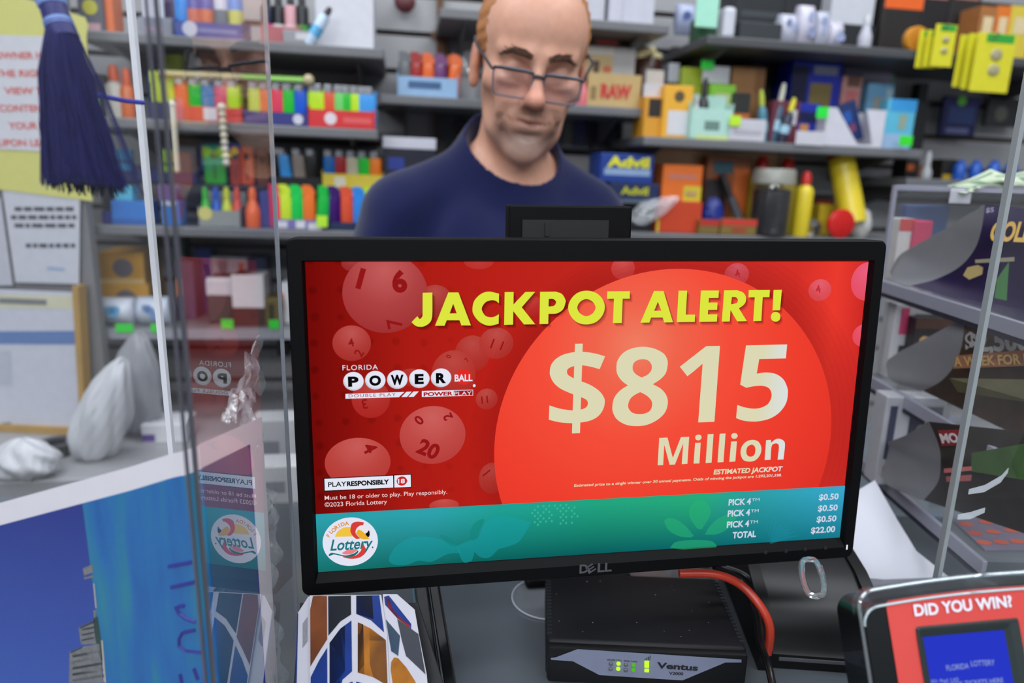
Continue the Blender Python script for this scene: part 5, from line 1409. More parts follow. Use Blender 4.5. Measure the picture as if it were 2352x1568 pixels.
    mr = N('ShaderNodeMapRange'); mr.inputs['To Min'].default_value = 0.86; mr.inputs['To Max'].default_value = 1.10; L(nz.outputs['Fac'], mr.inputs['Value'])
    mx = N('ShaderNodeVectorMath'); mx.operation = 'SCALE'; L(at_.outputs['Color'], mx.inputs[0]); L(mr.outputs[0], mx.inputs['Scale'])
    L(mx.outputs[0], b.inputs['Base Color']); b.inputs['Roughness'].default_value = 0.48
    b.inputs['Subsurface Weight'].default_value = 0.12; b.inputs['Subsurface Radius'].default_value = (1.0, 0.4, 0.25); b.inputs['Subsurface Scale'].default_value = 0.006
    me, P = F.mesh('body', skin)
    nv = len(me.vertices); co = np.empty(nv * 3); me.vertices.foreach_get('co', co); co = co.reshape(-1, 3)
    Mi = np.array(HM.inverted()); q = co @ Mi[:3, :3].T + Mi[:3, 3]
    base = np.array(lin((217, 162, 137))); col = np.tile(base, (nv, 1))
    def blend(w, c): 
        nonlocal col
        w = np.clip(w, 0, 1)[:, None]; col = col * (1 - w) + np.array(lin(c)) * w
    gz = lambda c, r: np.exp(-(((q - np.array(c)) / np.array(r)) ** 2).sum(1))
    front = np.clip((q[:, 1] - 0.02) / 0.03, 0, 1)
    blend(0.55 * gz((0, 0.11, -0.03), (0.018, 0.03, 0.018)), (214, 128, 112))            # nose, cheeks
    for s in (-1, 1): blend(0.40 * gz((s * 0.045, 0.06, -0.025), (0.02, 0.04, 0.016)), (208, 128, 104))
    for s in (-1, 1): blend(0.45 * gz((s * 0.032, 0.085, 0.001), (0.018, 0.03, 0.011)), (150, 96, 84))
    rn = np.random.RandomState(2); speck = 0.75 + 0.5 * rn.rand(nv)
    # grey stubble round mouth and chin; darker moustache
    jaw = gz((0, 0.06, -0.098), (0.036, 0.06, 0.024)); blend(0.85 * jaw * speck * front, (158, 142, 136))
    mo = gz((0, 0.10, -0.052), (0.028, 0.03, 0.008)); blend(0.7 * mo * speck, (128, 94, 78))
    for s in (-1, 1): blend(0.75 * gz((s * 0.037, 0.07, -0.074), (0.008, 0.03, 0.018)) * speck, (116, 84, 72))
    blend(0.9 * gz((0, 0.098, -0.0665), (0.020, 0.02, 0.0042)), (150, 88, 84))
    for s in (-1, 1): blend(0.9 * np.exp(-(((q[:, 0] - s * 0.082) / 0.02) ** 2 + ((q[:, 2] + 0.01) / 0.03) ** 2 + ((q[:, 1] + 0.01) / 0.025) ** 2)), (214, 140, 112))
    ca = me.color_attributes.new('complexion', 'FLOAT_COLOR', 'POINT')
    ca.data.foreach_set('color', np.concatenate([col, np.ones((nv, 1))], 1).astype(np.float32).ravel())
    return me
person = thing('person', 'man in a navy T-shirt and glasses looking down behind the monitor', 'person')
link('body', man_body(), person)

def shirt():
    F = Field((NB.x - 0.36, 0.86, NB.z - 0.72), (NB.x + 0.40, NB.y + 0.25, NB.z + 0.10), 0.0042)
    torso(F, 0.009, full=False)
    F.cap(B(0, 0.02, -0.06), B(0, 0.012, 0.0), 0.085, 0.078, 0.03)
    # soft folds, pulled from the shoulders and round the sleeve
    X, Y, Z = np.meshgrid(*[F.lo[i] + F.h * np.arange(F.n[i]) for i in range(3)], indexing='ij', sparse=True)
    f = 0.0042 * np.sin(60 * (X - NB.x) + 26 * (Z - NB.z) + 2.2 * np.sin(16 * (Z - NB.z) + 6 * (X - NB.x))) + 0.0032 * np.sin(-48 * (X - NB.x) + 50 * (Z - NB.z) + 1.5 * np.sin(24 * X)) + 0.0016 * np.sin(95 * (X - NB.x) - 20 * Z)
    wgt = np.clip((NB.z - 0.05 - Z) / 0.08, 0, 1)
    F.D += (f * wgt).astype(np.float32)
    D0 = F.D.copy()
    # neck opening: wide, dipping at the front
    ax = Vector((0, -0.42, 1)).normalized(); c0 = B(0.004, -0.012, -0.028)
    F.cap(c0 - ax * 0.0 + Vector((0, 0, 0.02)), c0 + ax * 0.25, 0.068, 0.11, 0.004, 'cut')
    F.ell(tuple(B(0.000, -0.045, 0.014)), (0.060, 0.052, 0.030), 0.012, 'cut')
    # sleeve and hem openings
    for s_, e_ in ((SL, EL), (SR, ER)):
        d = (e_ - s_); F.plane(s_ + d * 0.70, (0, 0, 0), 'and') if False else None
    for s_, e_ in ((SL, EL), (SR, ER)):
        d = (e_ - s_).normalized(); F.cap(s_ + (e_ - s_) * 0.72 + d * 0.0, e_ + d * 0.1, 0.050, 0.052, 0.002, 'cut', pad=0.02)
    F.plane((0, 0, NB.z - 0.66), (0, 0, -1), 'and')
    navy = bpy.data.materials.new('navy_jersey'); navy.use_nodes = True
    nt = navy.node_tree; b = nt.nodes['Principled BSDF']; N = nt.nodes.new; L = nt.links.new
    nz = N('ShaderNodeTexNoise'); nz.inputs['Scale'].default_value = 500; tc = N('ShaderNodeTexCoord'); L(tc.outputs['Object'], nz.inputs['Vector'])
    cr = N('ShaderNodeValToRGB'); cr.color_ramp.elements[0].color = lin((12, 16, 50)) + (1,); cr.color_ramp.elements[1].color = lin((24, 31, 80)) + (1,)
    L(nz.outputs['Fac'], cr.inputs[0]); L(cr.outputs[0], b.inputs['Base Color']); b.inputs['Roughness'].default_value = 0.9; b.inputs['Sheen Weight'].default_value = 0.25
    b.inputs['Specular IOR Level'].default_value = 0.15
    me, P = F.mesh('t_shirt', navy)
    return link('t_shirt', me, person)
sh = shirt()
# collar rib following the neck opening
def trousers():
    F = Field((NB.x - 0.30, NB.y - 0.22, 0.03), (NB.x + 0.34, NB.y + 0.22, NB.z - 0.50), 0.008)
    F.ell((0, 0.02, -0.60), (0.168, 0.125, 0.14), 0.03, M=TM)
    for s in (-1, 1):
        hp = B(s * 0.085, 0.02, -0.62); kn = Vector((hp.x + s * 0.01, hp.y - 0.01, 0.48)); an = Vector((kn.x + s * 0.01, kn.y + 0.03, 0.07))
        F.cap(hp, kn, 0.096, 0.072, 0.03); F.cap(kn, an, 0.072, 0.060, 0.02)
    F.plane((0, 0, NB.z - 0.56), (0, 0, 1), 'and'); F.plane((0, 0, 0.05), (0, 0, -1), 'and')
    me, P = F.mesh('trousers', mat((40, 42, 50), 0.85)); link('trousers', me, person)
trousers()
def shoes():
    for s in (-1, 1):
        hp = B(s * 0.085, 0.02, -0.62); an = Vector((hp.x + s * 0.02, hp.y + 0.02, 0.06))
        F = Field((an.x - 0.09, an.y - 0.26, -0.005), (an.x + 0.09, an.y + 0.10, 0.13), 0.005)
        F.cap(an + Vector((0, 0.0, 0.02)), an + Vector((0, 0, -0.01)), 0.052, 0.050, 0.02); F.cap(an + Vector((0, 0.01, -0.02)), an + Vector((s * 0.02, -0.17, -0.025)), 0.045, 0.038, 0.03)
        F.plane((0, 0, 0.002), (0, 0, -1), 'and')
        me, P = F.mesh('shoe', mat((26, 24, 24), 0.5)); link('shoe', me, person)
shoes()
def hair():
    F = Field((-0.10, -0.13, -0.07), (0.10, 0.11, 0.15), 0.0028)
    F.ell((0, -0.016, 0.040), (0.0812, 0.1010, 0.0930), 0.01)
    X, Y, Z = np.meshgrid(*[F.lo[i] + F.h * np.arange(F.n[i]) for i in range(3)], indexing='ij', sparse=True)
    F.D += (0.0007 * np.sin(900 * X + 300 * Y) + 0.0008 * np.sin(500 * Y + 260 * Z) + 0.0008 * np.sin(420 * X - 330 * Z)).astype(np.float32)
    F.cap((0, 0.13, 0.030), (0, 0.060, 0.155), 0.0500, 0.036, 0.006, 'cut')        # high forehead
    F.cap((-0.046, 0.095, 0.0), (-0.044, 0.070, 0.055), 0.029, 0.020, 0.006, 'cut'); F.cap((0.046, 0.095, 0.0), (0.044, 0.070, 0.055), 0.030, 0.021, 0.006, 'cut')
    F.ell((0, 0.075, -0.06), (0.12, 0.085, 0.085), 0.006, 'cut')
    F.ell((0.085, -0.008, -0.030), (0.03, 0.022, 0.042), 0.004, 'cut'); F.ell((-0.085, -0.008, -0.030), (0.03, 0.022, 0.042), 0.004, 'cut')
    F.plane((0, 0, -0.055), (0, 0, -1), 'and')
    me, P = F.mesh('hair', mat((178, 116, 66), 0.6, vary=0.35, scale=150, bump=0.4))
    co = np.array([v.co[:] for v in me.vertices]); M = np.array(HM); co = co @ M[:3, :3].T + M[:3, 3]
    me.vertices.foreach_set('co', co.ravel()); me.flip_normals(); me.update()
    link('hair', me, person)
    br = mat((84, 54, 38), 0.8, vary=0.3, scale=300)
    for s in (-1, 1):
        mb = MB(); rnd = random.Random(8 + s)
        pts = [(s * 0.011, 0.0965, 0.0190), (s * 0.022, 0.0950, 0.0228), (s * 0.037, 0.0865, 0.0235), (s * 0.051, 0.0735, 0.0160)]
        mb.tube([HM @ Vector(p) for p in pts], [0.0042, 0.0054, 0.0046, 0.0020], 8, flat=0.8)
        for k in range(40):
            t = rnd.random() * 2.99; i = int(t); p = Vector(pts[i]).lerp(Vector(pts[i + 1]), t - i) + Vector((0, 0.003, rnd.uniform(-0.004, 0.004)))
            mb.tube([HM @ p, HM @ (p + Vector((s * 0.005, 0.001, 0.003)))], 0.0006, 4)
        obj('eyebrow', mb, br, person, smooth=True)
hair()
# glasses
def glasses():
    t = thing('eyeglasses', 'dark rimmed rectangular glasses worn by the man in navy', 'glasses', HM.copy() if False else Matrix.Identity(4))
    fr = mat((42, 44, 56), 0.35)
    pitch_ = Matrix.Rotation(math.radians(-7), 4, 'X')
    G = HM @ Matrix.Translation((0, 0.106, -0.014)) 
    for s in (-1, 1):
        c = Vector((s * 0.034, 0, 0))
        out = []
        for x, z in rrect(-0.0265, -0.0195, 0.0265, 0.0165, 0.009, 5):
            xx = x * (1.0 if z > 0 else 0.93)
            out.append(G @ (c + Vector((xx, -0.006 * ((s * xx + 0.034) / 0.06) ** 2, z))))
        top = [p for p in out]
        obj('rim', MB().tube(out, 0.0013, 8, closed=True), mat((104, 102, 116), 0.35), t, smooth=True)
        bar = [G @ (c + Vector((x, -0.006 * ((s * x + 0.034) / 0.06) ** 2, 0.0150 + (0.0 if abs(x) < 0.02 else -0.001)))) for x in np.linspace(-0.027, 0.0275, 7)]
        obj('brow_bar', MB().tube(bar, 0.0021, 8), fr, t, smooth=True)
        lens = clear(tint=(0.93, 0.92, 0.97), haze=0.02, base=0.05)
        c2 = G @ (c + Vector((0, -0.002, -0.0015))); mb = MB(); n = len(out)
        mb.add(out + [c2], [(i, (i + 1) % n, n) for i in range(n)]); obj('lens', mb, lens, t)
        hin = G @ Vector((s * 0.0625, -0.012, 0.0115)); ear = HM @ Vector((s * 0.0835, -0.002, 0.024)); end = HM @ Vector((s * 0.082, -0.030, 0.006))
        obj('temple', MB().tube([G @ Vector((s * 0.061, -0.006, 0.012)), hin, HM @ Vector((s * 0.083, 0.04, 0.018)), ear, end], 0.0020, 8), fr, t, smooth=True)
    obj('bridge', MB().tube([G @ Vector((-0.0085, 0, 0.010)), G @ Vector((-0.004, 0.002, 0.0115)), G @ Vector((0.004, 0.002, 0.0115)), G @ Vector((0.0085, 0, 0.010))], 0.0022, 8), fr, t, smooth=True)
glasses()
# ------------------------------------------------------------------ stock on the slatwall shelves
def WT_(u, w, v, rz=0.0, ry=0.0, rx=0.0):
    return WALL @ Matrix.Translation((u, -w, v)) @ Euler((math.radians(rx), math.radians(ry), math.radians(rz))).to_matrix().to_4x4()
def span(x0, x1, ytop, ybot, w, sh=None):
    """item seen between those pixels with its front w metres before the wall: centre u, width, base height, height"""
    ym = (ytop + ybot) / 2
    ua, ub = wp(x0, ym, w)[0], wp(x1, ym, w)[0]
    vt = wp((x0 + x1) / 2, ytop, w)[1]
    vb = SH[sh][0] if sh else wp((x0 + x1) / 2, ybot, w)[1]
    return (ua + ub) / 2, ub - ua, vb + 0.0004, max(vt - vb, 0.008)

def panel(name, x0, x1, z0, z1, y, m, parent, rounded=0.0):
    """thin print on the front face (facing -y)"""
    P = rrect(x0, z0, x1, z1, rounded, 4) if rounded else [(x0, z0), (x1, z0), (x1, z1), (x0, z1)]
    n = len(P)
    return obj(name, MB().add([(a, y, b) for a, b in P], [tuple(range(n))]), m, parent)
FRONT = Matrix(((1, 0, 0, 0), (0, 0, -1, 0), (0, 1, 0, 0), (0, 0, 0, 1)))      # lettering plane onto the front face
def letters(name, s, x0, x1, z, h, y, m, parent, bold=0.03, rot=0.0, shear=0.0):
    mb = text_mb(MB(), s, x0, z, h, x1 - x0, bold, shear, rot=rot)
    return obj(name, mb, m, parent, T=Matrix.Translation((0, y, 0)) @ FRONT)
def carton(name, label, cat, px, w, d, color, sh=None, marks=(), group=None, rough=0.45, rz=0.0, ry=0.0, bev=0.0015, T=None, size=None):
    """a closed box: body, and prints on its front: (kind, x0, z0, x1, z1, colour[, text]) in fractions of the front"""
    if T is None:
        u, W_, v, H_ = span(*px, w, sh)
        T = WT_(u, w - d / 2, v, rz, ry)
    else: W_, H_ = size
    t = thing(name, label, cat, T, group)
    obj('body', MB().box((0, 0, H_ / 2), (W_, d, H_), b=bev), mat(color, rough), t)
    for mk in marks:
        k, a, b, c, e, colr = mk[:6]
        X0, X1, Z0, Z1 = -W_ / 2 + a * W_, -W_ / 2 + c * W_, b * H_, e * H_
        if k == 'txt': letters('lettering', mk[6], X0, X1, Z0, Z1 - Z0, -d / 2 - 0.0009, mat(colr, 0.5), t, mk[7] if len(mk) > 7 else 0.03)
        elif k == 'lid': obj('lid', MB().box((0, 0, (Z0 + Z1) / 2), (W_ * 1.02, d * 1.02, Z1 - Z0), b=bev), mat(colr, rough), t)
        elif k == 'dot': obj('round_print', MB().lathe([((X1 - X0) / 2, -0.0003), ((X1 - X0) / 2, 0.0003)], 20, Matrix.Translation(((X0 + X1) / 2, -d / 2 - 0.0005, (Z0 + Z1) / 2)) @ Matrix.Rotation(math.pi / 2, 4, 'X')), mat(colr, 0.5), t)
        else: panel(k, X0, X1, Z0, Z1, -d / 2 - 0.0006, mat(colr, 0.45), t)
    return t

# --- lighters: body, metal hood, thumb wheel, button
_LC = {}
def lighter(color, label, T, group, kind='plain', sc=1.0):
    key = (color, kind, sc)
    if key in _LC:
        t = copy_tree(_LC[key]); t.matrix_world = T; t['label'] = label; t['group'] = group
        return t
    t = thing('lighter', label, 'lighter', T, group)
    body = mat(color, 0.25, vary=0.05, coat=0.3)
    h = 0.060 * sc; a, b = 0.0120 * sc, 0.0064 * sc
    mb = MB(); ring_ = [(a * math.copysign(abs(math.cos(x)) ** 0.75, math.cos(x)), b * math.sin(x)) for x in [2 * math.pi * i / 20 for i in range(20)]]
    prof = [(0.90, 0), (1, 0.002), (1, h - 0.002), (0.97, h)]
    V = [(x * k, y * k, z) for k, z in prof for x, y in ring_]
    F = [(i * 20 + j, i * 20 + (j + 1) % 20, (i + 1) * 20 + (j + 1) % 20, (i + 1) * 20 + j) for i in range(3) for j in range(20)] + [tuple(reversed(range(20))), tuple(60 + j for j in range(20))]
    obj('body', mb.add(V, F), body, t, smooth=35)
    if kind == 'torch':      # coloured top with a cut-away corner
        mb = MB().prism([(-a * 0.95, h), (a * 0.95, h), (a * 0.95, h + 0.010), (a * 0.2, h + 0.020 * sc), (-a * 0.95, h + 0.020 * sc)], -b * 0.9, b * 0.9, Matrix(((1, 0, 0, 0), (0, 0, 1, 0), (0, 1, 0, 0), (0, 0, 0, 1))))
        obj('top', mb, body, t); obj('nozzle', MB().lathe([(0.003, h + 0.006), (0.003, h + 0.017)], 10, TR(a * 0.55)), mat((150, 150, 154), 0.3, 0.9), t, smooth=True)
    else:
        mb = MB().box((-a * 0.25, 0, h + 0.007 * sc), (a * 1.15, b * 1.7, 0.014 * sc), b=0.0015)
        obj('hood', mb, mat((186, 188, 192), 0.25, 0.85), t)
        obj('thumb_wheel', MB().lathe([(0.0036, -0.003), (0.0036, 0.003)], 12, Matrix.Translation((a * 0.45, 0, h + 0.006 * sc)) @ Matrix.Rotation(math.pi / 2, 4, 'X')), mat((90, 90, 92), 0.35, 0.8), t, smooth=True)
        obj('button', MB().box((a * 0.78, 0, h + 0.003 * sc), (a * 0.42, b * 1.3, 0.005), b=0.001), body if kind == 'plain' else mat((30, 30, 32), 0.4), t)
    _LC[key] = t
    return t
def tray(name, label, px, w, d, color, sh=None, lip=0.4, marks=(), v=None, group='lighter display trays', back=0.0):
    u, W_, vb, H_ = span(*px, w, sh)
    if v is not None: vb = v
    t = thing(name, label, 'display tray', WT_(u, w - d / 2, vb), group)
    th = 0.0016; m = mat(color, 0.4)
    mb = MB().box((0, 0, th / 2), (W_, d, th)).box((0, -d / 2 + th / 2, H_ / 2), (W_, th, H_)).box((-W_ / 2 + th / 2, 0, H_ * 0.6), (th, d, H_ * 1.2)).box((W_ / 2 - th / 2, 0, H_ * 0.6), (th, d, H_ * 1.2)).box((0, d / 2 - th / 2, H_ * (0.75 + back)), (W_, th, H_ * (1.5 + 2 * back)))
    obj('shell', mb, m, t)
    for mk in marks:
        k, a, b, c, e, colr = mk[:6]
        X0, X1, Z0, Z1 = -W_ / 2 + a * W_, -W_ / 2 + c * W_, b * H_, e * H_
        if k == 'dot': obj('round_print', MB().lathe([((X1 - X0) / 2, -0.0003), ((X1 - X0) / 2, 0.0003)], 20, Matrix.Translation(((X0 + X1) / 2, -d / 2 - 0.0005, (Z0 + Z1) / 2)) @ Matrix.Rotation(math.pi / 2, 4, 'X')), mat(colr, 0.5), t)
        else: panel(k, X0, X1, Z0, Z1, -d / 2 - 0.0006, mat(colr, 0.45), t)
    return u, W_, vb, H_
ORD = ['first', 'second', 'third', 'fourth', 'fifth', 'sixth', 'seventh', 'eighth', 'ninth', 'tenth']
def row(cols, w, vb, group, where, kind='plain', sc=1.0, back=True, top=None):
    """cols: (pixel x, colour, colour word[, tilt]); a visible front lighter and another of its colour behind it"""
    words_ = [c[2] for c in cols]
    for i, c in enumerate(cols):
        x, colr, wd = c[:3]; tl = c[3] if len(c) > 3 else 0
        y = 200
        u = wp(x, top if top else 230, w)[0]
        same = words_.count(wd) > 1
        lab = '%s lighter %s' % (wd, where) if not same else '%s lighter, %s from the pane side, %s' % (wd, ORD[i], where)
        lighter(colr, lab, WT_(u, w, vb + 0.0016, 0, tl), group, kind, sc)
        if back:
            lighter(colr, lab.replace('lighter', 'lighter in the back rank', 1), WT_(u + 0.002, w - 0.017, vb + 0.0016, 0, 0), group, kind, sc)

LIME, ORANGE, GREEN, BLUE, PINK, SKY, CORAL, NAVY, YELL = (196, 236, 40), (250, 112, 36), (36, 196, 52), (26, 92, 214), (232, 66, 96), (66, 160, 238), (232, 88, 56), (34, 44, 120), (236, 206, 44)
RED, TEAL, MINT, WHITE, BLACK, TAN = (206, 44, 44), (40, 130, 150), (166, 224, 200), (222, 224, 230), (22, 22, 25), (196, 164, 110)

# --- shelf A2: red, navy and red trays of neon lighters
t = tray('display_tray', 'red display tray of five lighters in the middle of the neon lighter shelf', (402, 556, 246, 262), 0.235, 0.07, (210, 52, 52), 'A2', marks=[('white_label', .42, .1, .62, .95, (212, 208, 218))])
row([(418, CORAL, 'coral red'), (449, GREEN, 'green'), (478, (52, 130, 190), 'dull blue'), (508, (222, 84, 118), 'pink'), (537, LIME, 'lime')], 0.225, t[2], 'lighters in the middle red tray', 'in the red tray above the bead strands')
t = tray('display_tray', 'navy display tray of five neon lighters between the two red trays', (560, 708, 258, 281), 0.235, 0.07, (48, 50, 124), 'A2', marks=[('dot', .76, .1, .92, .95, (206, 206, 220))])
row([(585, (214, 226, 84), 'pale yellow'), (611, (250, 122, 50), 'orange'), (638, PINK, 'pink red'), (663, GREEN, 'green'), (690, BLUE, 'blue')], 0.225, t[2], 'lighters in the navy tray', 'in the navy tray between the red trays')
t = tray('display_tray', 'bright red display tray with a white round print at the end of the lighter shelf', (708, 862, 254, 287), 0.235, 0.07, (214, 44, 48), 'A2', marks=[('dot', .24, .12, .42, .9, (226, 214, 220)), ('lettering_strip', .52, .3, .94, .62, (226, 90, 90))])
row([(722, LIME, 'lime'), (733, LIME, 'lime'), (757, CORAL, 'coral orange'), (780, (120, 214, 110), 'pale green'), (797, GREEN, 'green'), (816, LIME, 'lime'), (834, SKY, 'pale blue'), (850, SKY, 'pale blue')], 0.225, t[2], 'lighters in the end red tray', 'in the red tray with the round print', back=False)
t = tray('display_tray', 'dark navy display tray of two lime torch lighters beside the acrylic corner', (340, 402, 235, 250), 0.235, 0.07, (34, 40, 90), 'A2')
row([(366, (204, 224, 52), 'yellow lime'), (388, (196, 210, 60), 'dull lime')], 0.225, t[2], 'torch lighters in the dark navy tray', 'in the dark navy tray by the acrylic corner', kind='torch', back=False)
carton('box', 'blue upright pack standing behind the lime torch lighters', 'box', (340, 362, 165, 245), 0.16, 0.04, (34, 90, 150), 'A2')
# pale stick lying across the trays
a, b = WALL @ Vector((wp(365, 158, 0.24)[0], -0.236, wp(365, 166, 0.24)[1])), WALL @ Vector((wp(708, 180, 0.24)[0], -0.236, wp(708, 183, 0.24)[1]))
t = thing('incense_pack', 'long thin tan and green pack lying across the tops of the lighters', 'incense pack', Matrix.Identity(4))
obj('sleeve', MB().tube([a, a.lerp(b, 0.55)], 0.0065, 10, flat=0.6), mat((176, 168, 126), 0.5), t, smooth=True); obj('green_end', MB().tube([a.lerp(b, 0.55), b], 0.006, 10, flat=0.6), mat((140, 196, 92), 0.5), t, smooth=True)
obj('pale_tip', MB().ball(tuple(b), 0.010, 8), mat((200, 186, 150), 0.5), t, smooth=True)
carton('box', 'small dark pack beside the orange capped bottles on the lighter shelf', 'box', (208, 240, 170, 240), 0.2, 0.04, (60, 62, 70), 'A2')
# orange capped glue bottles
def bottle(name, label, cat, x, ytop, ybot, w, r, col, cap_c, sh=None, caph=0.25, group=None, tilt=0.0, lab=None, shoulder=0.8, v=None, rz=0):
    u, W_, vb, H_ = span(x - 5, x + 5, ytop, ybot, w, sh)
    if v is not None: vb = v
    t = thing(name, label, cat, WT_(u, w, vb, rz, tilt), group)
    hb = H_ * (1 - caph)
    obj('body', MB().lathe([(r * 0.94, 0), (r, 0.003), (r, hb * shoulder), (r * 0.86, hb * (shoulder + 0.1)), (r * 0.5, hb * 0.985), (r * 0.48, hb)], 22), mat(col, 0.3, vary=0.04), t, smooth=True)
    obj('cap', MB().lathe([(r * 0.55, hb), (r * 0.55, hb + H_ * caph * 0.6), (r * 0.35, H_), (0.0, H_)], 16), mat(cap_c, 0.35), t, smooth=True)
    if lab: obj('wrap_label', MB().lathe([(r * 1.01, hb * lab[1]), (r * 1.012, hb * lab[2])], 22), mat(lab[0], 0.4), t, smooth=True)
    return t
bottle('glue_bottle', 'white bottle with an orange cap behind the dark pack', 'bottle', 262, 150, 240, 0.21, 0.016, (205, 200, 190), (238, 96, 34), 'A2', 0.3)
bottle('glue_bottle', 'orange bottle with an orange cap beside the pale acrylic edge', 'bottle', 292, 158, 240, 0.21, 0.014, (222, 110, 48), (238, 96, 34), 'A2', 0.3)
carton('price_tag', 'neon green price tag on the edge of the neon lighter shelf', 'price tag', (204, 226, 222, 246), 0.252, 0.001, (140, 232, 52))

# --- shelf A1: cans and graphic lighters, tops cut by the frame
t = tray('display_tray', 'blue display tray of slim spray cans on the upper shelf', (400, 557, 52, 88), 0.235, 0.075, (36, 62, 150), 'A1', marks=[('dot', .12, .1, .34, .95, (196, 198, 214)), ('lettering_strip', .36, .35, .92, .62, (110, 124, 180))])
for i, (x, c, c2, wd) in enumerate(((418, (50, 140, 226), (50, 140, 226), 'sky blue'), (446, (30, 74, 170), (208, 106, 80), 'dark blue and coral'), (474, (30, 74, 170), (214, 110, 72), 'royal blue and orange'), (508, (206, 214, 232), (60, 110, 130), 'silver and teal'), (541, (44, 140, 224), (206, 214, 100), 'blue and yellow'))):
    bottle('spray_can', '%s slim spray can in the blue tray' % wd, 'spray can', x, -60, 70, 0.20, 0.0125, c, (200, 60, 50) if i in (1, 2, 4) else (220, 224, 230), 'A1', 0.16, 'spray cans in the blue tray', lab=(c2, 0.05, 0.55))
GL = [(614, (30, 34, 60), (226, 70, 140), 'navy and pink'), (640, (24, 24, 28), (216, 210, 210), 'black and white'), (668, (214, 160, 168), (230, 200, 206), 'pale pink'), (694, (28, 30, 30), (70, 150, 60), 'black and green')]
t = tray('display_tray', 'pinkish display tray of printed lighters beside the white carton', (602, 690, 62, 90), 0.235, 0.06, (176, 96, 100), 'A1')
for x, c, c2, wd in GL:
    bottle('printed_lighter', '%s printed lighter in the pinkish tray' % wd, 'lighter', x, -10, 72, 0.215, 0.0115, c, (40, 40, 44), 'A1', 0.2, 'printed lighters on the upper shelf', lab=(c2, 0.1, 0.5), shoulder=0.88)
bottle('printed_lighter', 'white and sky blue printed lighter leaning on the tray end', 'lighter', 706, -2, 80, 0.235, 0.0105, (196, 216, 236), (40, 40, 44), 'A1', 0.2, 'printed lighters on the upper shelf', tilt=32, lab=(96, 176, 224) and ((96, 176, 224), 0.3, 0.6), shoulder=0.88)
carton('tray_card', 'grey tray card lying in front of the leaning printed lighter', 'card', (650, 722, 70, 90), 0.243, 0.006, (150, 150, 156), 'A1', [('white_print', .4, .3, .95, .8, (206, 206, 210))])
carton('carton', 'large white carton on the upper shelf above the neon lighters', 'carton', (722, 858, -80, 99), 0.20, 0.14, (214, 214, 222), 'A1', [('side_seam', .0, .0, .02, 1, (186, 186, 194))])
carton('paper_card', 'white paper card standing on the upper shelf by the acrylic corner', 'card', (325, 374, -40, 40), 0.20, 0.004, (218, 220, 234), None)
carton('box', 'grey blue carton under the white paper card', 'box', (318, 396, 40, 80), 0.22, 0.08, (140, 142, 156), 'A1', [('pink_print', .2, .2, .7, .5, (170, 150, 170))])
carton('box', 'small purple pack beside the blue spray can tray', 'box', (376, 398, -20, 52), 0.17, 0.04, (94, 70, 108), 'A1')
carton('box', 'dark grey pack with a yellow emblem at the end of the upper shelf', 'box', (178, 236, -30, 70), 0.22, 0.06, (84, 84, 96), 'A1', [('dot', .2, .35, .8, .75, (190, 186, 40)), ('pink_print', .15, .02, .85, .2, (190, 150, 160))])
carton('box', 'slim orange pack next to the dark grey pack', 'box', (238, 258, -30, 52), 0.21, 0.05, (232, 112, 44), 'A1')

# --- shelf A3: two tiers
VA3 = SH['A3'][0]
vt = wp(700, 433, 0.20)[1]
_ra, _rb = wp(628, 480, 0.18)[0], wp(890, 480, 0.18)[0]
t = thing('riser', 'black step on the shelf carrying the upper lighter trays', 'riser', WT_((_ra + _rb) / 2, 0.125, VA3 + 0.0004))
obj('step_top', MB().box((0, 0, vt - VA3 - 0.004), (_rb - _ra, 0.115, 0.004)), mat((34, 34, 38), 0.5), t)
for s in (-1, 1): obj('side_panel', MB().box((s * ((_rb - _ra) / 2 - 0.002), 0, (vt - VA3 - 0.007) / 2), (0.004, 0.115, vt - VA3 - 0.007)), mat((34, 34, 38), 0.5), t)
t = tray('display_tray', 'black display tray of dark lighters on the step', (622, 738, 408, 433), 0.182, 0.06, (20, 20, 24), None, v=vt)
row([(634, BLACK, 'black'), (660, SKY, 'bright blue', -8), (690, (152, 140, 132), 'taupe', -4), (716, (36, 34, 34), 'charcoal')], 0.172, vt, 'lighters in the black tray', 'in the black tray on the step', kind='dark', back=False, top=390)
t = tray('display_tray', 'yellow display tray of five small lighters on the step', (740, 880, 404, 440), 0.182, 0.06, (226, 204, 66), None, v=vt, marks=[('white_label', .2, .15, .38, .8, (226, 222, 200))])
row([(757, (24, 110, 190), 'blue'), (783, (176, 34, 40), 'dark red'), (809, (206, 198, 170), 'cream'), (835, GREEN, 'green'), (862, (240, 128, 40), 'orange')], 0.172, vt, 'lighters in the yellow tray', 'in the yellow tray on the step', kind='dark', back=True, top=380)
t = tray('display_tray', 'purple and white display tray along the lower tier of lighters', (628, 742, 505, 528), 0.235, 0.05, (120, 112, 170), 'A3', marks=[('white_label', .05, .1, .28, .8, (206, 204, 216)), ('white_label', .45, .1, .64, .9, (214, 212, 220)), ('white_label', .7, .0, .98, .7, (206, 206, 212))])
row([(634, (238, 66, 96), 'pink red'), (656, (206, 232, 60), 'lime'), (683, (30, 204, 84), 'green'), (710, (246, 122, 50), 'orange')], 0.225, t[2], 'lighters along the lower tier', 'in the purple tray under the step', kind='torch', back=False, top=475)
t = tray('display_tray', 'dark tray at the end of the lower tier behind the navy sleeve', (744, 880, 512, 530), 0.235, 0.05, (30, 50, 84), 'A3')
row([(740, (30, 190, 72), 'deep green', 4), (768, (62, 20, 110), 'purple'), (797, CORAL, 'coral'), (825, (50, 140, 232), 'blue'), (850, LIME, 'lime')], 0.225, t[2], 'lighters in the dark end tray', 'in the dark tray behind the navy sleeve', kind='torch', back=False, top=480)
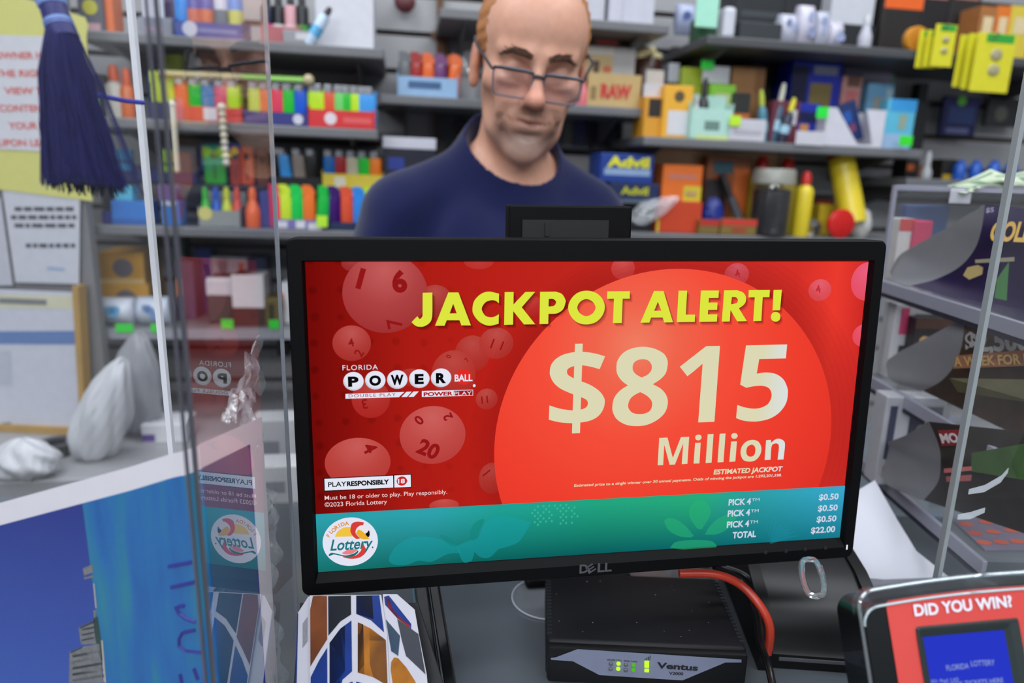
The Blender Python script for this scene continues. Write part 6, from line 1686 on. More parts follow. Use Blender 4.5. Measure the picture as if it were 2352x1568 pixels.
carton('price_tag', 'lime price sticker hanging before the deep green lighter', 'price tag', (727, 752, 496, 522), 0.252, 0.001, (190, 240, 50))
# white lidded box with dark packs, next to the man's shoulder
carton('carton', 'black carton with a white lid behind the shoulder of the man', 'carton', (880, 1000, 316, 410), 0.18, 0.08, (24, 26, 46), None, [('lid', 0, .72, 1, 1, (212, 212, 224)), ('blue_print', .1, .2, .4, .5, (40, 60, 150))], T=None)
# torches hung on cards: green and orange slabs with a hole
def slab_torch(label, x0, x1, y0, y1, c, w):
    u, W_, v, H_ = span(x0, x1, y0, y1, w)
    t = thing('torch_lighter', label, 'torch lighter', WT_(u, w - 0.008, v), 'flat torch lighters')
    obj('body', MB().box((0, 0, H_ / 2), (W_, 0.016, H_), b=0.004), mat(c, 0.3), t)
    obj('hole_rim', MB().lathe([(0.006, -0.0006), (0.006, 0.0006)], 16, Matrix.Translation((0, -0.0085, H_ * 0.72)) @ Matrix.Rotation(math.pi / 2, 4, 'X')), mat((30, 30, 34), 0.4), t)
    obj('groove', MB().box((0, -0.0082, H_ * 0.32), (0.005, 0.001, H_ * 0.4)), mat(tuple(int(q * 0.75) for q in c), 0.4), t)
VM = wp(520, 425, 0.2)[1]
t = thing('riser', 'grey step carrying the flat green and orange torch lighters', 'riser', WT_(wp(500, 470, 0.15)[0], 0.125, VA3 + 0.0004))
uL, uR = wp(236, 440, 0.18)[0] - wp(500, 470, 0.15)[0], wp(612, 440, 0.18)[0] - wp(500, 470, 0.15)[0]
obj('step_top', MB().box(((uL + uR) / 2, 0, VM - VA3 - 0.003), (uR - uL, 0.115, 0.004)), mat((70, 72, 84), 0.5), t)
for s in (uL, uR): obj('side_panel', MB().box((s, 0, (VM - VA3 - 0.006) / 2), (0.004, 0.115, VM - VA3 - 0.006)), mat((70, 72, 84), 0.5), t)
slab_torch('flat green torch lighter behind the bead strand', 467, 518, 330, 424, (64, 190, 56), 0.17)
slab_torch('flat dark orange torch lighter next to the green one', 527, 554, 334, 426, (206, 74, 36), 0.165)
slab_torch('flat bright orange torch lighter beside the dark orange one', 553, 582, 334, 426, (242, 104, 56), 0.172)
slab_torch('flat brown torch lighter at the end of the torch row', 588, 618, 345, 428, (140, 84, 50), 0.16)
for i, (x0, x1, wd) in enumerate(((243, 271, 'near the tassel'), (274, 302, 'second from the tassel'))):
    carton('lighter_pack', 'sky blue lighter pack with a dark band %s' % wd, 'pack', (x0, x1, 343, 426), 0.175, 0.02, (60, 166, 226), None, [('dark_band', 0, .62, 1, .7, (30, 80, 130))], 'sky blue lighter packs')
carton('lighter_pack', 'lime lighter pack with a dark band by the acrylic corner', 'pack', (372, 402, 343, 426), 0.175, 0.02, (160, 214, 52), None, [('dark_band', 0, .55, 1, .63, (60, 90, 50))])
carton('lighter_pack', 'grey see-through lighter pack behind the first bead strand', 'pack', (404, 452, 336, 426), 0.17, 0.02, (92, 96, 104), None)
t = tray('display_tray', 'long navy tray below the sky blue lighter packs', (238, 455, 405, 430), 0.188, 0.02, (28, 38, 92), None, v=VM + 0.0004)
# lower tier: little round-headed lighters in a silver tray, blue cartons
t = tray('display_tray', 'silver grey display tray of round headed lighters', (456, 552, 484, 524), 0.235, 0.06, (150, 154, 150), 'A3', marks=[('dot', .0, .5, .34, 1.1, (214, 206, 120))], back=0.3)
for i, (x, c, wd) in enumerate(((472, (64, 190, 60), 'green'), (497, (30, 92, 200), 'blue'), (521, (206, 220, 56), 'yellow'), (545, (232, 84, 62), 'coral'))):
    bottle('round_lighter', '%s round headed lighter in the silver grey tray' % wd, 'lighter', x, 430, 495, 0.205, 0.0105, c, c, 'A3', 0.3, 'round headed lighters', shoulder=0.6)
bottle('round_lighter', 'big orange round headed lighter beside the silver grey tray', 'lighter', 580, 430, 500, 0.225, 0.0135, (244, 112, 52), (244, 112, 52), 'A3', 0.3, 'round headed lighters', shoulder=0.6)
carton('box', 'bright blue long carton on the lower tier near the tassel', 'box', (256, 346, 462, 524), 0.235, 0.05, (40, 116, 200), 'A3', [('darker_band', 0, .0, 1, .25, (34, 92, 170))])
carton('box', 'bright blue short carton just past the acrylic corner', 'box', (372, 412, 462, 524), 0.235, 0.05, (44, 122, 206), 'A3', [('white_print', .1, .82, .8, 1, (206, 210, 220))])
carton('box', 'navy carton end standing beside the bright blue long carton', 'box', (234, 255, 486, 522), 0.235, 0.04, (20, 22, 110), 'A3')
carton('box', 'small cyan pack lying above the bright blue carton', 'box', (276, 310, 432, 462), 0.17, 0.04, (84, 184, 216), None, T=WT_(wp(293, 450, .21)[0], 0.21, VA3 + span(256, 346, 462, 524, 0.235, 'A3')[3] + 0.0006), size=(0.03, 0.026))
carton('box', 'small violet pack behind the bright blue short carton', 'box', (376, 408, 430, 462), 0.17, 0.04, (124, 86, 150), None, T=WT_(wp(392, 450, .21)[0], 0.21, VA3 + span(372, 412, 462, 524, 0.235, 'A3')[3] + 0.0006), size=(0.03, 0.028))
carton('box', 'navy pack beside the purple lighter tray', 'box', (596, 626, 440, 524), 0.22, 0.04, (70, 76, 150), 'A3')

# bead strands hanging from the neon lighter shelf
def beads(label, x0, y0, x1, y1, n, r):
    a = WALL @ Vector((wp(x0, y0, 0.262)[0], -0.262, wp(x0, y0, 0.262)[1])); b = WALL @ Vector((wp(x1, y1, 0.262)[0], -0.262, wp(x1, y1, 0.262)[1]))
    t = thing('bead_strand', label, 'bead strand', Matrix.Translation(a))
    obj('thread', MB().tube([a - a, b - a], 0.0008, 6), mat((210, 204, 190), 0.6), t)
    mb = MB()
    for i in range(n): mb.ball(tuple((b - a) * (i / (n - 1))), r * (1.2 if i == 0 else 1), 7)
    o = obj('ivory_bead', mb, mat((214, 206, 186), 0.4), t, smooth=True); o['kind'] = 'stuff'
beads('strand of tightly packed ivory beads hanging before the lime pack', 395, 240, 406, 390, 26, 0.0058)
beads('strand of spaced ivory beads hanging before the flat green torch lighter', 509, 247, 520, 374, 9, 0.0066)

# --- shelf A4 with green tags
carton('cigar_box', 'upper golden yellow carton of the pair near the papers', 'carton', (232, 330, 562, 616), 0.15, 0.10, (226, 164, 42), None, [('dot', .30, .25, .75, .75, (120, 110, 120)), ('pale_edge', 0, .0, 1, .16, (240, 206, 130))], 'golden yellow cartons', T=WT_(wp(282, 640, .15)[0], 0.10, SH['A4'][0] + 0.068, 0, 0), size=(0.082, 0.062))
carton('cigar_box', 'lower golden yellow carton of the pair above the tissue pack', 'carton', (222, 318, 612, 670), 0.19, 0.10, (230, 170, 50), None, [('dot', .30, .3, .75, .8, (120, 110, 120)), ('pale_edge', 0, .0, 1, .16, (246, 214, 150))], 'golden yellow cartons', T=WT_(wp(274, 660, .18)[0], 0.105, SH['A4'][0] + 0.0004, 0, 0), size=(0.088, 0.067))
def pillow(name, label, cat, px, w, d, c, c2, sh, group=None):
    u, W_, v, H_ = span(*px, w, sh)
    t = thing(name, label, cat, WT_(u, w - d / 2, v), group)
    def fn(i, j):
        a, b_ = 2 * math.pi * i, j * 2 - 1
        return 0
    mb = MB(); n = 20; V = []
    for zi in range(9):
        s = zi / 8; k = math.sin(math.pi * min(max(s, 0.04), 0.96)) ** 0.45
        for j in range(n):
            a = 2 * math.pi * j / n; ca, sa = math.cos(a), math.sin(a)
            V.append((W_ / 2 * math.copysign(abs(ca) ** 0.5, ca) * (0.94 + 0.06 * k) + 0.0015 * math.sin(7 * a + zi), d / 2 * math.copysign(abs(sa) ** 0.6, sa) * k, H_ * s))
    F = [(i * n + j, i * n + (j + 1) % n, (i + 1) * n + (j + 1) % n, (i + 1) * n + j) for i in range(8) for j in range(n)] + [tuple(reversed(range(n))), tuple(8 * n + j for j in range(n))]
    obj('film_wrap', mb.add(V, F), mat(c, 0.3, vary=0.05), t, smooth=60)
    rnd = random.Random(sum(map(ord, label)))
    for k in range(3):
        x = rnd.uniform(-0.35, 0.2) * W_; z = rnd.uniform(0.2, 0.6) * H_
        panel('blue_print', x, x + W_ * 0.28, z, z + H_ * 0.25, -d / 2 * 1.03, mat(c2, 0.4), t, 0.004)
    return t
pillow('tissue_pack', 'white and pale blue tissue pack under the golden cartons', 'tissue pack', (222, 300, 690, 748), 0.235, 0.06, (206, 212, 224), (110, 180, 226), 'A4', 'tissue packs')
pillow('tissue_pack', 'white and pale blue tissue pack tucked behind the pale acrylic edge', 'tissue pack', (304, 384, 688, 748), 0.23, 0.06, (200, 208, 224), (120, 150, 200), 'A4', 'tissue packs')
def rail():
    v = SH['A4'][0]; ua, ub = wp(215, 752, 0.252)[0], wp(676, 760, 0.252)[0]
    t = thing('price_rail', 'clear grey price rail along the shelf above the white bags', 'price rail', WT_((ua + ub) / 2, 0.253, v - 0.0185))
    obj('channel', MB().box((0, 0, 0.009), (ub - ua, 0.003, 0.018)), mat((150, 152, 160), 0.3), t)
    return v
rail()
for i, (x0, x1, y0, y1, wd) in enumerate(((265, 306, 744, 764, 'wide neon green price tag under the tissue packs'), (346, 372, 744, 764, 'neon green price tag behind the pale acrylic edge'), (508, 536, 734, 756, 'neon green price tag mirrored red behind the side sheet'), (618, 642, 735, 756, 'neon green price tag nearest the monitor edge'))):
    carton('price_tag', wd, 'price tag', (x0, x1, y0, y1), 0.2565, 0.001, (52, 214, 60), None, group='green price tags on the rail')
carton('box', 'dark blue carton standing behind the white lidded tubs', 'box', (448, 486, 570, 700), 0.10, 0.06, (40, 66, 150), 'A4')
carton('box', 'pale carton with grey print behind the lidded tubs', 'box', (486, 570, 590, 700), 0.10, 0.06, (178, 172, 180), 'A4', [('grey_print', .2, .4, .45, .95, (120, 110, 120)), ('orange_print', .75, .5, .9, .9, (200, 90, 70))])
carton('box', 'navy carton behind the stacked white carton', 'box', (572, 612, 590, 700), 0.10, 0.06, (36, 44, 92), 'A4')
carton('tub', 'dark green tub with a white lid behind the reflection of the advert', 'tub', (474, 536, 638, 748), 0.21, 0.07, (50, 64, 62), 'A4', [('lid', 0, .58, 1, 1, (218, 212, 218))], 'white lidded tubs', bev=0.006)
carton('tub', 'brown tub with a tall white printed lid beside the dark green tub', 'tub', (534, 606, 632, 748), 0.225, 0.07, (72, 44, 40), 'A4', [('lid', 0, .36, 1, 1, (222, 214, 218)), ('red_print', .5, .74, .85, .9, (180, 120, 130))], 'white lidded tubs')
carton('box', 'olive brown pack on the end of the shelf beside the tubs', 'box', (604, 648, 686, 748), 0.22, 0.06, (110, 96, 52), 'A4', [('dark_print', .3, .2, .6, .8, (60, 52, 36))])
carton('box', 'white carton partly hidden by the corner of the monitor', 'box', (646, 690, 650, 748), 0.20, 0.06, (208, 208, 212), 'A4', [('red_print', .0, .3, .15, .75, (200, 50, 50))])
carton('box', 'dim purple carton behind the acrylic corner', 'box', (405, 448, 600, 748), 0.16, 0.06, (84, 62, 92), 'A4', [('orange_print', .0, .4, .3, .7, (200, 120, 70))])
carton('box', 'dim green carton under the lighter shelf near the acrylic corner', 'box', (396, 424, 540, 640), 0.12, 0.05, (40, 74, 66), None)

# --- middle bay
t = tray('display_tray', 'pale blue display tray of upright torch lighters beside the head of the man', (912, 1052, 178, 211), 0.175, 0.06, (150, 186, 222), 'B1', marks=[('lettering_strip', .18, .42, .72, .78, (60, 96, 140))])
row([(930, (110, 112, 116), 'silver black'), (957, (168, 40, 34), 'dark red'), (984, (236, 108, 44), 'orange'), (1012, (116, 62, 120), 'purple'), (1040, (238, 110, 44), 'bright orange', 6)], 0.165, t[2], 'torch lighters in the pale blue tray', 'in the pale blue tray', kind='torch', top=150)
u, W_, v, H_ = span(1060, 1098, 112, 214, 0.12, 'B1')
t = thing('clear_dome', 'grey clear plastic dome beside the ear of the man', 'plastic dome', WT_(u, 0.10, v))
obj('dome', MB().lathe([(0.024, 0), (0.024, H_ * 0.55), (0.021, H_ * 0.78), (0.012, H_ * 0.95), (0.0, H_)], 24), clear(haze=0.2, base=0.12), t, smooth=True); obj('base_ring', MB().lathe([(0.026, 0), (0.026, 0.008), (0.022, 0.01)], 24), mat((150, 152, 158), 0.4), t, smooth=True)
carton('rolling_paper_box', 'tan rolling paper carton with red RAW lettering', 'carton', (1350, 1473, 170, 230), 0.18, 0.09, (204, 174, 116), 'B1', [('txt', .24, .25, .82, .72, (206, 60, 52), 'RAW', 0.06), ('side_print', .06, .2, .16, .6, (150, 120, 76))])
vR = SH['B1'][0] + span(1350, 1473, 170, 230, 0.18, 'B1')[3]
carton('rolling_paper_box', 'half white half tan carton on top of the tan rolling paper carton', 'carton', (1350, 1462, 116, 170), 0.15, 0.08, (206, 182, 130), None, [('white_side', .55, .1, 1, 1, (188, 188, 190)), ('white_top', 0, .72, .55, 1, (212, 206, 200)), ('dark_print', .16, .0, .28, .5, (90, 60, 44)), ('red_print', .36, .12, .52, .35, (210, 110, 70))], T=WT_(wp(1405, 145, .15)[0], 0.10, vR + 0.0004), size=(0.104, 0.056))
carton('rolling_paper_box', 'dark open lidded carton with gold print topmost beside the head of the man', 'carton', (1348, 1436, 58, 124), 0.13, 0.06, (74, 64, 46), None, [('gold_print', .02, .45, .34, .85, (212, 178, 90)), ('gold_strip', .5, .55, .92, .72, (190, 170, 90)), ('red_strip', .3, .12, .82, .32, (206, 92, 84)), ('tan_rim', 0, .92, 1, 1, (150, 110, 66))], T=WT_(wp(1392, 92, .13)[0], 0.09, vR + 0.057, 0, 0), size=(0.092, 0.050))
bottle('pink_bottle', 'small rose pink bottle beside the cheek of the man', 'bottle', 1334, 158, 226, 0.17, 0.016, (236, 124, 136), (238, 120, 132), 'B1', 0.3, shoulder=0.5)
u, W_, v, H_ = span(1464, 1530, 92, 224, 0.15, 'B1')
t = thing('jar', 'dark brown jar with a white label and cream wrappers on top', 'jar', WT_(u, 0.12, v))
obj('body', MB().lathe([(0.030, 0), (0.032, 0.004), (0.032, H_ * 0.70), (0.028, H_ * 0.76)], 26), mat((62, 38, 30), 0.25, vary=0.1), t, smooth=True); panel('white_label', -0.012, 0.026, H_ * 0.32, H_ * 0.58, -0.0335, mat((206, 200, 196), 0.5), t, 0.003)
mb = MB(); 
for k in range(6): mb.ball((0.018 * math.cos(k), 0.014 * math.sin(k * 1.3), H_ * 0.80 + 0.006 * (k % 3)), (0.012, 0.010, 0.010), 7)
obj('cream_wrapper', mb, mat((214, 200, 154), 0.6), t, smooth=True)
carton('price_card', 'white price card clipped under the brown jar', 'price card', (1478, 1526, 193, 229), 0.203, 0.001, (200, 200, 206), None)
carton('carton', 'square white carton over the shoulder side of the head', 'carton', (1333, 1392, -70, 40), 0.16, 0.10, (196, 196, 206), 'B0')
carton('carton', 'wide white carton on the top middle shelf', 'carton', (1402, 1506, -70, 42), 0.17, 0.10, (200, 200, 212), 'B0', [('seam', .28, 0, .30, 1, (176, 176, 188))])
# leather strap and ornaments hung on the wall
u, v = wp(1010, 60, 0.012)
t = thing('leather_strap', 'brown leather strap with a cross tie hanging on the grey slatwall', 'strap', WT_(u, 0.014, v))
obj('strap', MB().box((0, 0, 0.02), (0.014, 0.004, 0.20), b=0.0015), mat((104, 72, 50), 0.7, vary=0.3), t); obj('cross_tie', MB().box((0.002, -0.004, -0.02), (0.040, 0.005, 0.016), b=0.002), mat((112, 74, 50), 0.7, vary=0.3), t); obj('loose_end', MB().box((0.006, -0.002, -0.055), (0.022, 0.004, 0.05), b=0.002), mat((98, 66, 46), 0.7, vary=0.3), t)
u, v = wp(930, 5, 0.02)
t = thing('ornament', 'dark red round ornament hanging on the grey slatwall', 'ornament', WT_(u, 0.026, v))
obj('disc', MB().ball((0, 0, 0), (0.022, 0.010, 0.022), 12), mat((96, 44, 50), 0.4, vary=0.4, scale=90), t, smooth=True); obj('hook', MB().tube([(0, 0.004, 0.022), (0, 0.018, 0.030)], 0.0012, 6), mat((150, 150, 150), 0.3, 0.8), t)
# framed pictures on the wall behind the man
def picture(label, px, w, c, marks):
    return carton('picture_card', label, 'picture', px, w, 0.006, c, None, marks)
picture('dark brown framed portrait card beside the neck of the man', (998, 1092, 232, 400), 0.02, (60, 46, 34), [('dark_ground', .14, .05, .95, .95, (48, 54, 58)), ('dot', .42, .52, .86, .8, (24, 26, 40)), ('dot', .5, .5, .8, .7, (132, 104, 96)), ('dark_robe', .3, .05, .9, .42, (30, 34, 44))])
picture('dark card with pale figures behind the shoulder of the man', (1286, 1355, 262, 345), 0.02, (40, 46, 66), [('pale_figure', .1, .1, .4, .8, (96, 96, 92)), ('blue_figure', .5, .2, .85, .8, (34, 42, 92))])
picture('dark card with a round grey emblem behind the medicine boxes', (1360, 1430, 265, 345), 0.02, (30, 34, 46), [('dot', .2, .2, .8, .8, (70, 74, 92))])

# --- right bay, top shelf C1
hz = lambda *a, **k: carton(*a, **k)
hz('price_card', 'mint green card standing on the dark grey shelf', 'card', (1600, 1652, -40, 64), 0.22, 0.003, (170, 232, 206), None, [('pink_print', .62, .7, .95, 1, (236, 150, 160))])
t = pillow('bag', 'silver blue bag hanging beside the mint green card', 'bag', (1556, 1602, 8, 78), 0.10, 0.03, (168, 176, 206), (110, 130, 190), None)
hz('box', 'dark green pack below the mint green card', 'box', (1606, 1660, 40, 90), 0.19, 0.05, (40, 84, 52), 'C1')
hz('box', 'white rounded pack with a bright face beside the mint green card', 'box', (1662, 1692, 14, 86), 0.22, 0.05, (206, 208, 218), 'C1', bev=0.008)
hz('box', 'wide black carton on the dark grey shelf', 'box', (1692, 1800, -30, 84), 0.16, 0.09, (34, 38, 42), 'C1', [('grey_print', .1, .5, .9, .6, (60, 66, 70))])
hz('box', 'flat charcoal carton in front of the wide black carton', 'box', (1700, 1796, 52, 90), 0.22, 0.05, (50, 54, 58), 'C1')
for i, (x0, x1, y0, wd) in enumerate(((1796, 1836, 30, 'nearest the black carton'), (1838, 1878, 10, 'in the middle'), (1880, 1910, 24, 'with a lilac face'), (1908, 1944, 46, 'on the outer side'))):
    pillow('bag', 'small white bag %s of the white bag row' % wd, 'bag', (x0, x1, y0, 92), 0.215, 0.04, (196 + 6 * (i % 2), 198, 214), (160, 170, 206), 'C1', 'small white bags on the dark grey shelf')
hz('carton', 'white folded carton lid above the small white bags', 'carton', (1920, 2028, -40, 34), 0.12, 0.08, (206, 208, 216), None, T=WT_(wp(1972, 20, .14)[0], 0.08, SH['C1'][0] + 0.066), size=(0.10, 0.07))
hz('box', 'dark stand pack under the white folded carton lid', 'box', (1915, 2032, 34, 92), 0.13, 0.09, (36, 38, 42), 'C1', T=WT_(wp(1972, 60, .14)[0], 0.08, SH['C1'][0] + 0.0004), size=(0.105, 0.0645))
hz('box', 'orange topped dark carton beside the folded carton lid', 'box', (2030, 2118, -40, 95), 0.14, 0.09, (40, 36, 34), 'C1', [('orange_panel', 0, .66, 1, 1, (238, 104, 36))])
bottle('lamp', 'white slender lamp figure beside the orange topped carton', 'figure', 1990, 34, 95, 0.225, 0.013, (190, 190, 202), (206, 206, 212), 'C1', 0.3, shoulder=0.5)
u, v = wp(2108, 56, 0.225)
t = thing('tin', 'round amber tin standing on edge in front of the orange topped carton', 'tin', WT_(u, 0.225, SH['C1'][0] + 0.0245))
obj('body', MB().lathe([(0.0235, -0.008), (0.0245, -0.006), (0.0245, 0.006), (0.0235, 0.008)], 28, Matrix.Rotation(math.pi / 2, 4, 'X')), mat((224, 152, 52), 0.35), t, smooth=True); obj('lid_rim', MB().lathe([(0.0205, 0.0082), (0.0205, 0.0086)], 28, Matrix.Rotation(math.pi / 2, 4, 'X')), mat((206, 134, 42), 0.35), t)
for i, (x0, x1, c, wd) in enumerate(((2252, 2290, (170, 110, 60), 'brown and orange'), (2290, 2322, (226, 120, 40), 'bright orange'), (2322, 2372, (220, 196, 70), 'yellow'))):
    hz('box', '%s pack on the far end of the dark grey shelf' % wd, 'box', (x0, x1, 14, 62), 0.20, 0.06, c, 'C1', [('pale_print', .2, .5, .8, .8, (226, 206, 160))])
for i, (x0, x1, c, wd) in enumerate(((2120, 2180, (34, 32, 34), 'black'), (2182, 2252, (44, 40, 40), 'charcoal'))):
    hz('box', '%s tall carton at the top of the far shelf' % wd, 'box', (x0, x1, -60, 98), 0.13, 0.08, c, 'C1', [('pink_strip', .1, .72, .9, .82, (170, 120, 110))])

# hanging yellow battery cards with green headers on pegs
def hangcard(label, x0, x1, y0, y1, w, group, two=True, peg=None):
    u, W_, v, H_ = span(x0, x1, y0, y1, w)
    t = thing('hanging_card', label, 'hanging card', WT_(u, w, v), group)
    obj('card', MB().box((0, 0, H_ / 2), (W_, 0.0012, H_), b=0.0004), mat((222, 214, 48), 0.4), t)
    panel('green_header', -W_ * 0.28, W_ * 0.44, H_ * 0.84, H_ * 0.985, -0.001, mat((52, 164, 60), 0.4), t)
    if two:
        for z in (0.64, 0.38): obj('blister', MB().ball((W_ * 0.04, -0.0015, H_ * z), (W_ * 0.16, 0.0025, W_ * 0.13), 9), mat((176, 168, 130), 0.45, 0.1), t, smooth=True)
    return u, v + H_ * 0.93
for i in range(3):
    h = hangcard(['front yellow card with a green header and two silver cells', 'yellow card directly behind the front card with two silver cells', 'hindmost yellow card of the big hanging card stack'][i], 2236 - 20 * i, 2325 - 24 * i, 76 + 3 * i, 213 - 5 * i, 0.300 - 0.014 * i, 'big yellow hanging cards', i == 0)
for i in range(3):
    hangcard(['front small yellow card of the upper hanging stack', 'small yellow card behind the upper front card', 'hindmost small yellow card of the upper hanging stack'][i], 2143 - 18 * i, 2192 - 20 * i, 56 + 14 * min(i, 1), 154 + 2 * i, 0.275 - 0.010 * i, 'small yellow hanging cards', i == 0)
def peg(label, x, y, L):
    u, v = wp(x, y, L)
    t = thing('peg_hook', label, 'hook', WT_(u, 0, SH['C1'][0] - 0.009), 'peg hooks'); obj('wire', MB().tube([(0, -0.254, 0), (0, -0.2565, v - SH['C1'][0] + 0.009), (0, -L - 0.010, v - SH['C1'][0] + 0.009), (0, -L - 0.014, v - SH['C1'][0] + 0.016)], 0.0018, 8), mat((170, 170, 172), 0.3, 0.8), t, smooth=True); obj('shelf_plate', MB().box((0, -0.2525, 0), (0.024, 0.004, 0.016), b=0.001), mat((160, 160, 162), 0.4, 0.6), t)
peg('wire hook carrying the big yellow cards', 2280, 86, 0.30); peg('wire hook carrying the small yellow cards', 2166, 66, 0.27)
def hung(label, px, w, c, marks):
    hz('hanging_pack', label, 'hanging pack', px, w, 0.012, c, None, marks, 'packs hanging on the far wall')
hung('navy hanging pack with a pale strip below the yellow cards', (2165, 2246, 222, 312), 0.06, (32, 36, 96), [('blue_print', .15, .3, .9, .75, (54, 74, 130)), ('pale_strip', .15, .05, .8, .2, (120, 124, 170)), ('dot', .35, .8, .6, 1.0, (110, 200, 60))])
hung('red and white hanging pack at the end of the far wall', (2326, 2390, 110, 196), 0.06, (170, 60, 46), [('white_disc', .1, .3, .7, .75, (200, 200, 206))])
hung('grey blister hanging pack below the red and white one', (2268, 2352, 226, 292), 0.05, (52, 54, 56), [('dot', .2, .2, .55, .7, (104, 104, 96))])
hung('dark olive hanging pack behind the small yellow cards', (2062, 2140, 100, 158), 0.05, (84, 86, 34), [])
hung('green hanging strip pack beside the lavender carton', (2040, 2062, 128, 195), 0.05, (28, 96, 50), [('pale_print', .1, .0, .9, .3, (130, 180, 150))])

# --- shelf C2
VC2 = SH['C2'][0]
carton('dispenser_box', 'amber yellow dispenser carton with a white notice', 'carton', (1524, 1590, 196, 296), 0.23, 0.07, (238, 176, 50), 'C2', [('notice', .18, .06, .95, .52, (218, 216, 220)), ('dot', .35, .68, .7, .9, (90, 76, 50))])
hz('box', 'amber yellow carton side with a dark opening next to the dispenser carton', 'box', (1480, 1524, 222, 298), 0.22, 0.07, (222, 156, 44), 'C2', [('dark_opening', .2, .5, .85, .95, (40, 30, 26))])
hz('box', 'lime carton behind the amber dispenser carton', 'box', (1562, 1616, 155, 300), 0.14, 0.06, (186, 208, 64), 'C2')
hz('price_card', 'white price note under the round green sticker', 'price card', (1614, 1676, 152, 192), 0.17, 0.002, (208, 208, 216), None)
hz('price_tag', 'round neon green sticker on top of the white price note', 'sticker', (1611, 1640, 138, 160), 0.175, 0.001, (46, 234, 70), None)
hz('box', 'white pack standing behind the dark slim bottle', 'box', (1535, 1560, 145, 190), 0.12, 0.05, (196, 200, 214), None)
bottle('slim_bottle', 'dark slim bottle before the leaf green pack', 'bottle', 1617, 180, 270, 0.215, 0.011, (44, 42, 46), (30, 30, 34), 'C2', 0.3, lab=((120, 70, 54), 0.05, 0.3))
bottle('slim_bottle', 'white slim stick bottle beside the dark slim bottle', 'bottle', 1599, 216, 280, 0.22, 0.006, (206, 208, 212), (206, 208, 212), 'C2', 0.2)
hz('box', 'leaf green pack with white print in the mint tray', 'box', (1628, 1686, 194, 300), 0.19, 0.03, (140, 206, 60), 'C2', [('white_print', .2, .62, .8, .84, (196, 206, 150)), ('dark_strip', .15, .4, .85, .48, (96, 150, 40))])
t = tray('display_tray', 'pale mint open tray in front of the leaf green pack', (1584, 1682, 250, 318), 0.245, 0.04, (182, 222, 208), 'C2', group='open trays of the right bay', marks=[('dark_print', .35, .3, .7, .6, (110, 140, 130)), ('yellow_edge', .15, .0, .95, .12, (206, 222, 140))])
hz('price_card', 'white price card in front of the brown cardboard box', 'price card', (1676, 1758, 274, 324), 0.248, 0.001, (204, 202, 210), None, [('grey_print', .1, .3, .9, .5, (180, 178, 188))])
hz('price_tag', 'yellow green round sticker on the corner of the white price card', 'sticker', (1676, 1702, 266, 290), 0.252, 0.001, (196, 240, 50), None)
hz('carton', 'brown cardboard box with an open side', 'carton', (1676, 1752, 154, 300), 0.15, 0.08, (176, 126, 76), 'C2', [('painted_flap_shade', .72, 0, 1, 1, (146, 100, 58))])  # flap shade is painted on the front as a darker brown panel
hz('box', 'small black and orange pack before the brown cardboard box', 'box', (1682, 1722, 213, 300), 0.20, 0.03, (42, 44, 40), 'C2', [('orange_panel', 0, .3, 1, .58, (190, 100, 46))])
for i, (x, y0, y1, c, c2, wd) in enumerate(((1762, 205, 310, (84, 140, 160), (200, 214, 80), 'teal charm with a yellow top'), (1782, 190, 300, (60, 96, 120), (206, 206, 190), 'blue charm with a white top'), (1800, 222, 310, (40, 44, 66), (226, 214, 50), 'dark charm with a yellow face'))):
    bottle('charm', '%s in the cluster beside the brown box' % wd, 'charm', x, y0, y1, 0.20 + 0.012 * i, 0.010, c, c2, 'C2', 0.3, 'charms beside the brown box', tilt=(-10, 6, 12)[i], lab=((160, 200, 220), 0.3, 0.55))
hz('box', 'maroon pack with a white oval beside the royal blue carton', 'box', (1772, 1834, 232, 328), 0.22, 0.04, (104, 40, 56), 'C2', [('white_oval', .55, .45, .9, .8, (206, 206, 216)), ('dark_print', .2, .2, .6, .6, (40, 26, 36))])
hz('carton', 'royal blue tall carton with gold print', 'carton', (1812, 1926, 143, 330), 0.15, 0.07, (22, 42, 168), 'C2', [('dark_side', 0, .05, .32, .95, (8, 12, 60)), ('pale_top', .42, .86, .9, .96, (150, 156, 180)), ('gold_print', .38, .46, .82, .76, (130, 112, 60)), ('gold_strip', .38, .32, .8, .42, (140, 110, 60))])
hz('box', 'small royal blue carton with an orange oval in front of the tall one', 'box', (1834, 1884, 238, 310), 0.21, 0.05, (24, 44, 160), 'C2', [('orange_oval', .1, .25, .5, .5, (200, 140, 70)), ('dark_strip', 0, .55, 1, .8, (16, 22, 70))])
hz('price_card', 'white price card below the small royal blue carton', 'price card', (1828, 1892, 302, 334), 0.252, 0.001, (206, 204, 212), None)
hz('price_tag', 'vivid green round sticker between the blue carton and the white dispenser', 'sticker', (1876, 1903, 246, 272), 0.256, 0.001, (40, 232, 66), None)
hz('box', 'pinkish pack with a yellow label leaning behind the white dispenser', 'box', (1930, 1974, 174, 300), 0.15, 0.04, (206, 150, 142), 'C2', [('dark_top', .2, .85, .9, 1, (110, 76, 66)), ('yellow_label', .0, .42, .62, .58, (226, 214, 60)), ('rose_print', .2, .6, .8, .8, (214, 120, 120))])
hz('carton', 'lavender grey carton behind the pale blue pack', 'carton', (1930, 2042, 134, 320), 0.09, 0.07, (120, 116, 136), 'C2', [('white_band', .4, .62, 1, .84, (176, 172, 192))])
hz('box', 'pale blue pack with a silver sachet in front of the lavender carton', 'box', (1988, 2048, 192, 310), 0.15, 0.04, (120, 176, 214), 'C2', [('silver_print', .25, .55, .65, .8, (170, 170, 160)), ('white_print', .7, .4, .95, .95, (170, 200, 216))])
u, W_, v, H_ = span(1896, 2032, 250, 334, 0.246, 'C2')
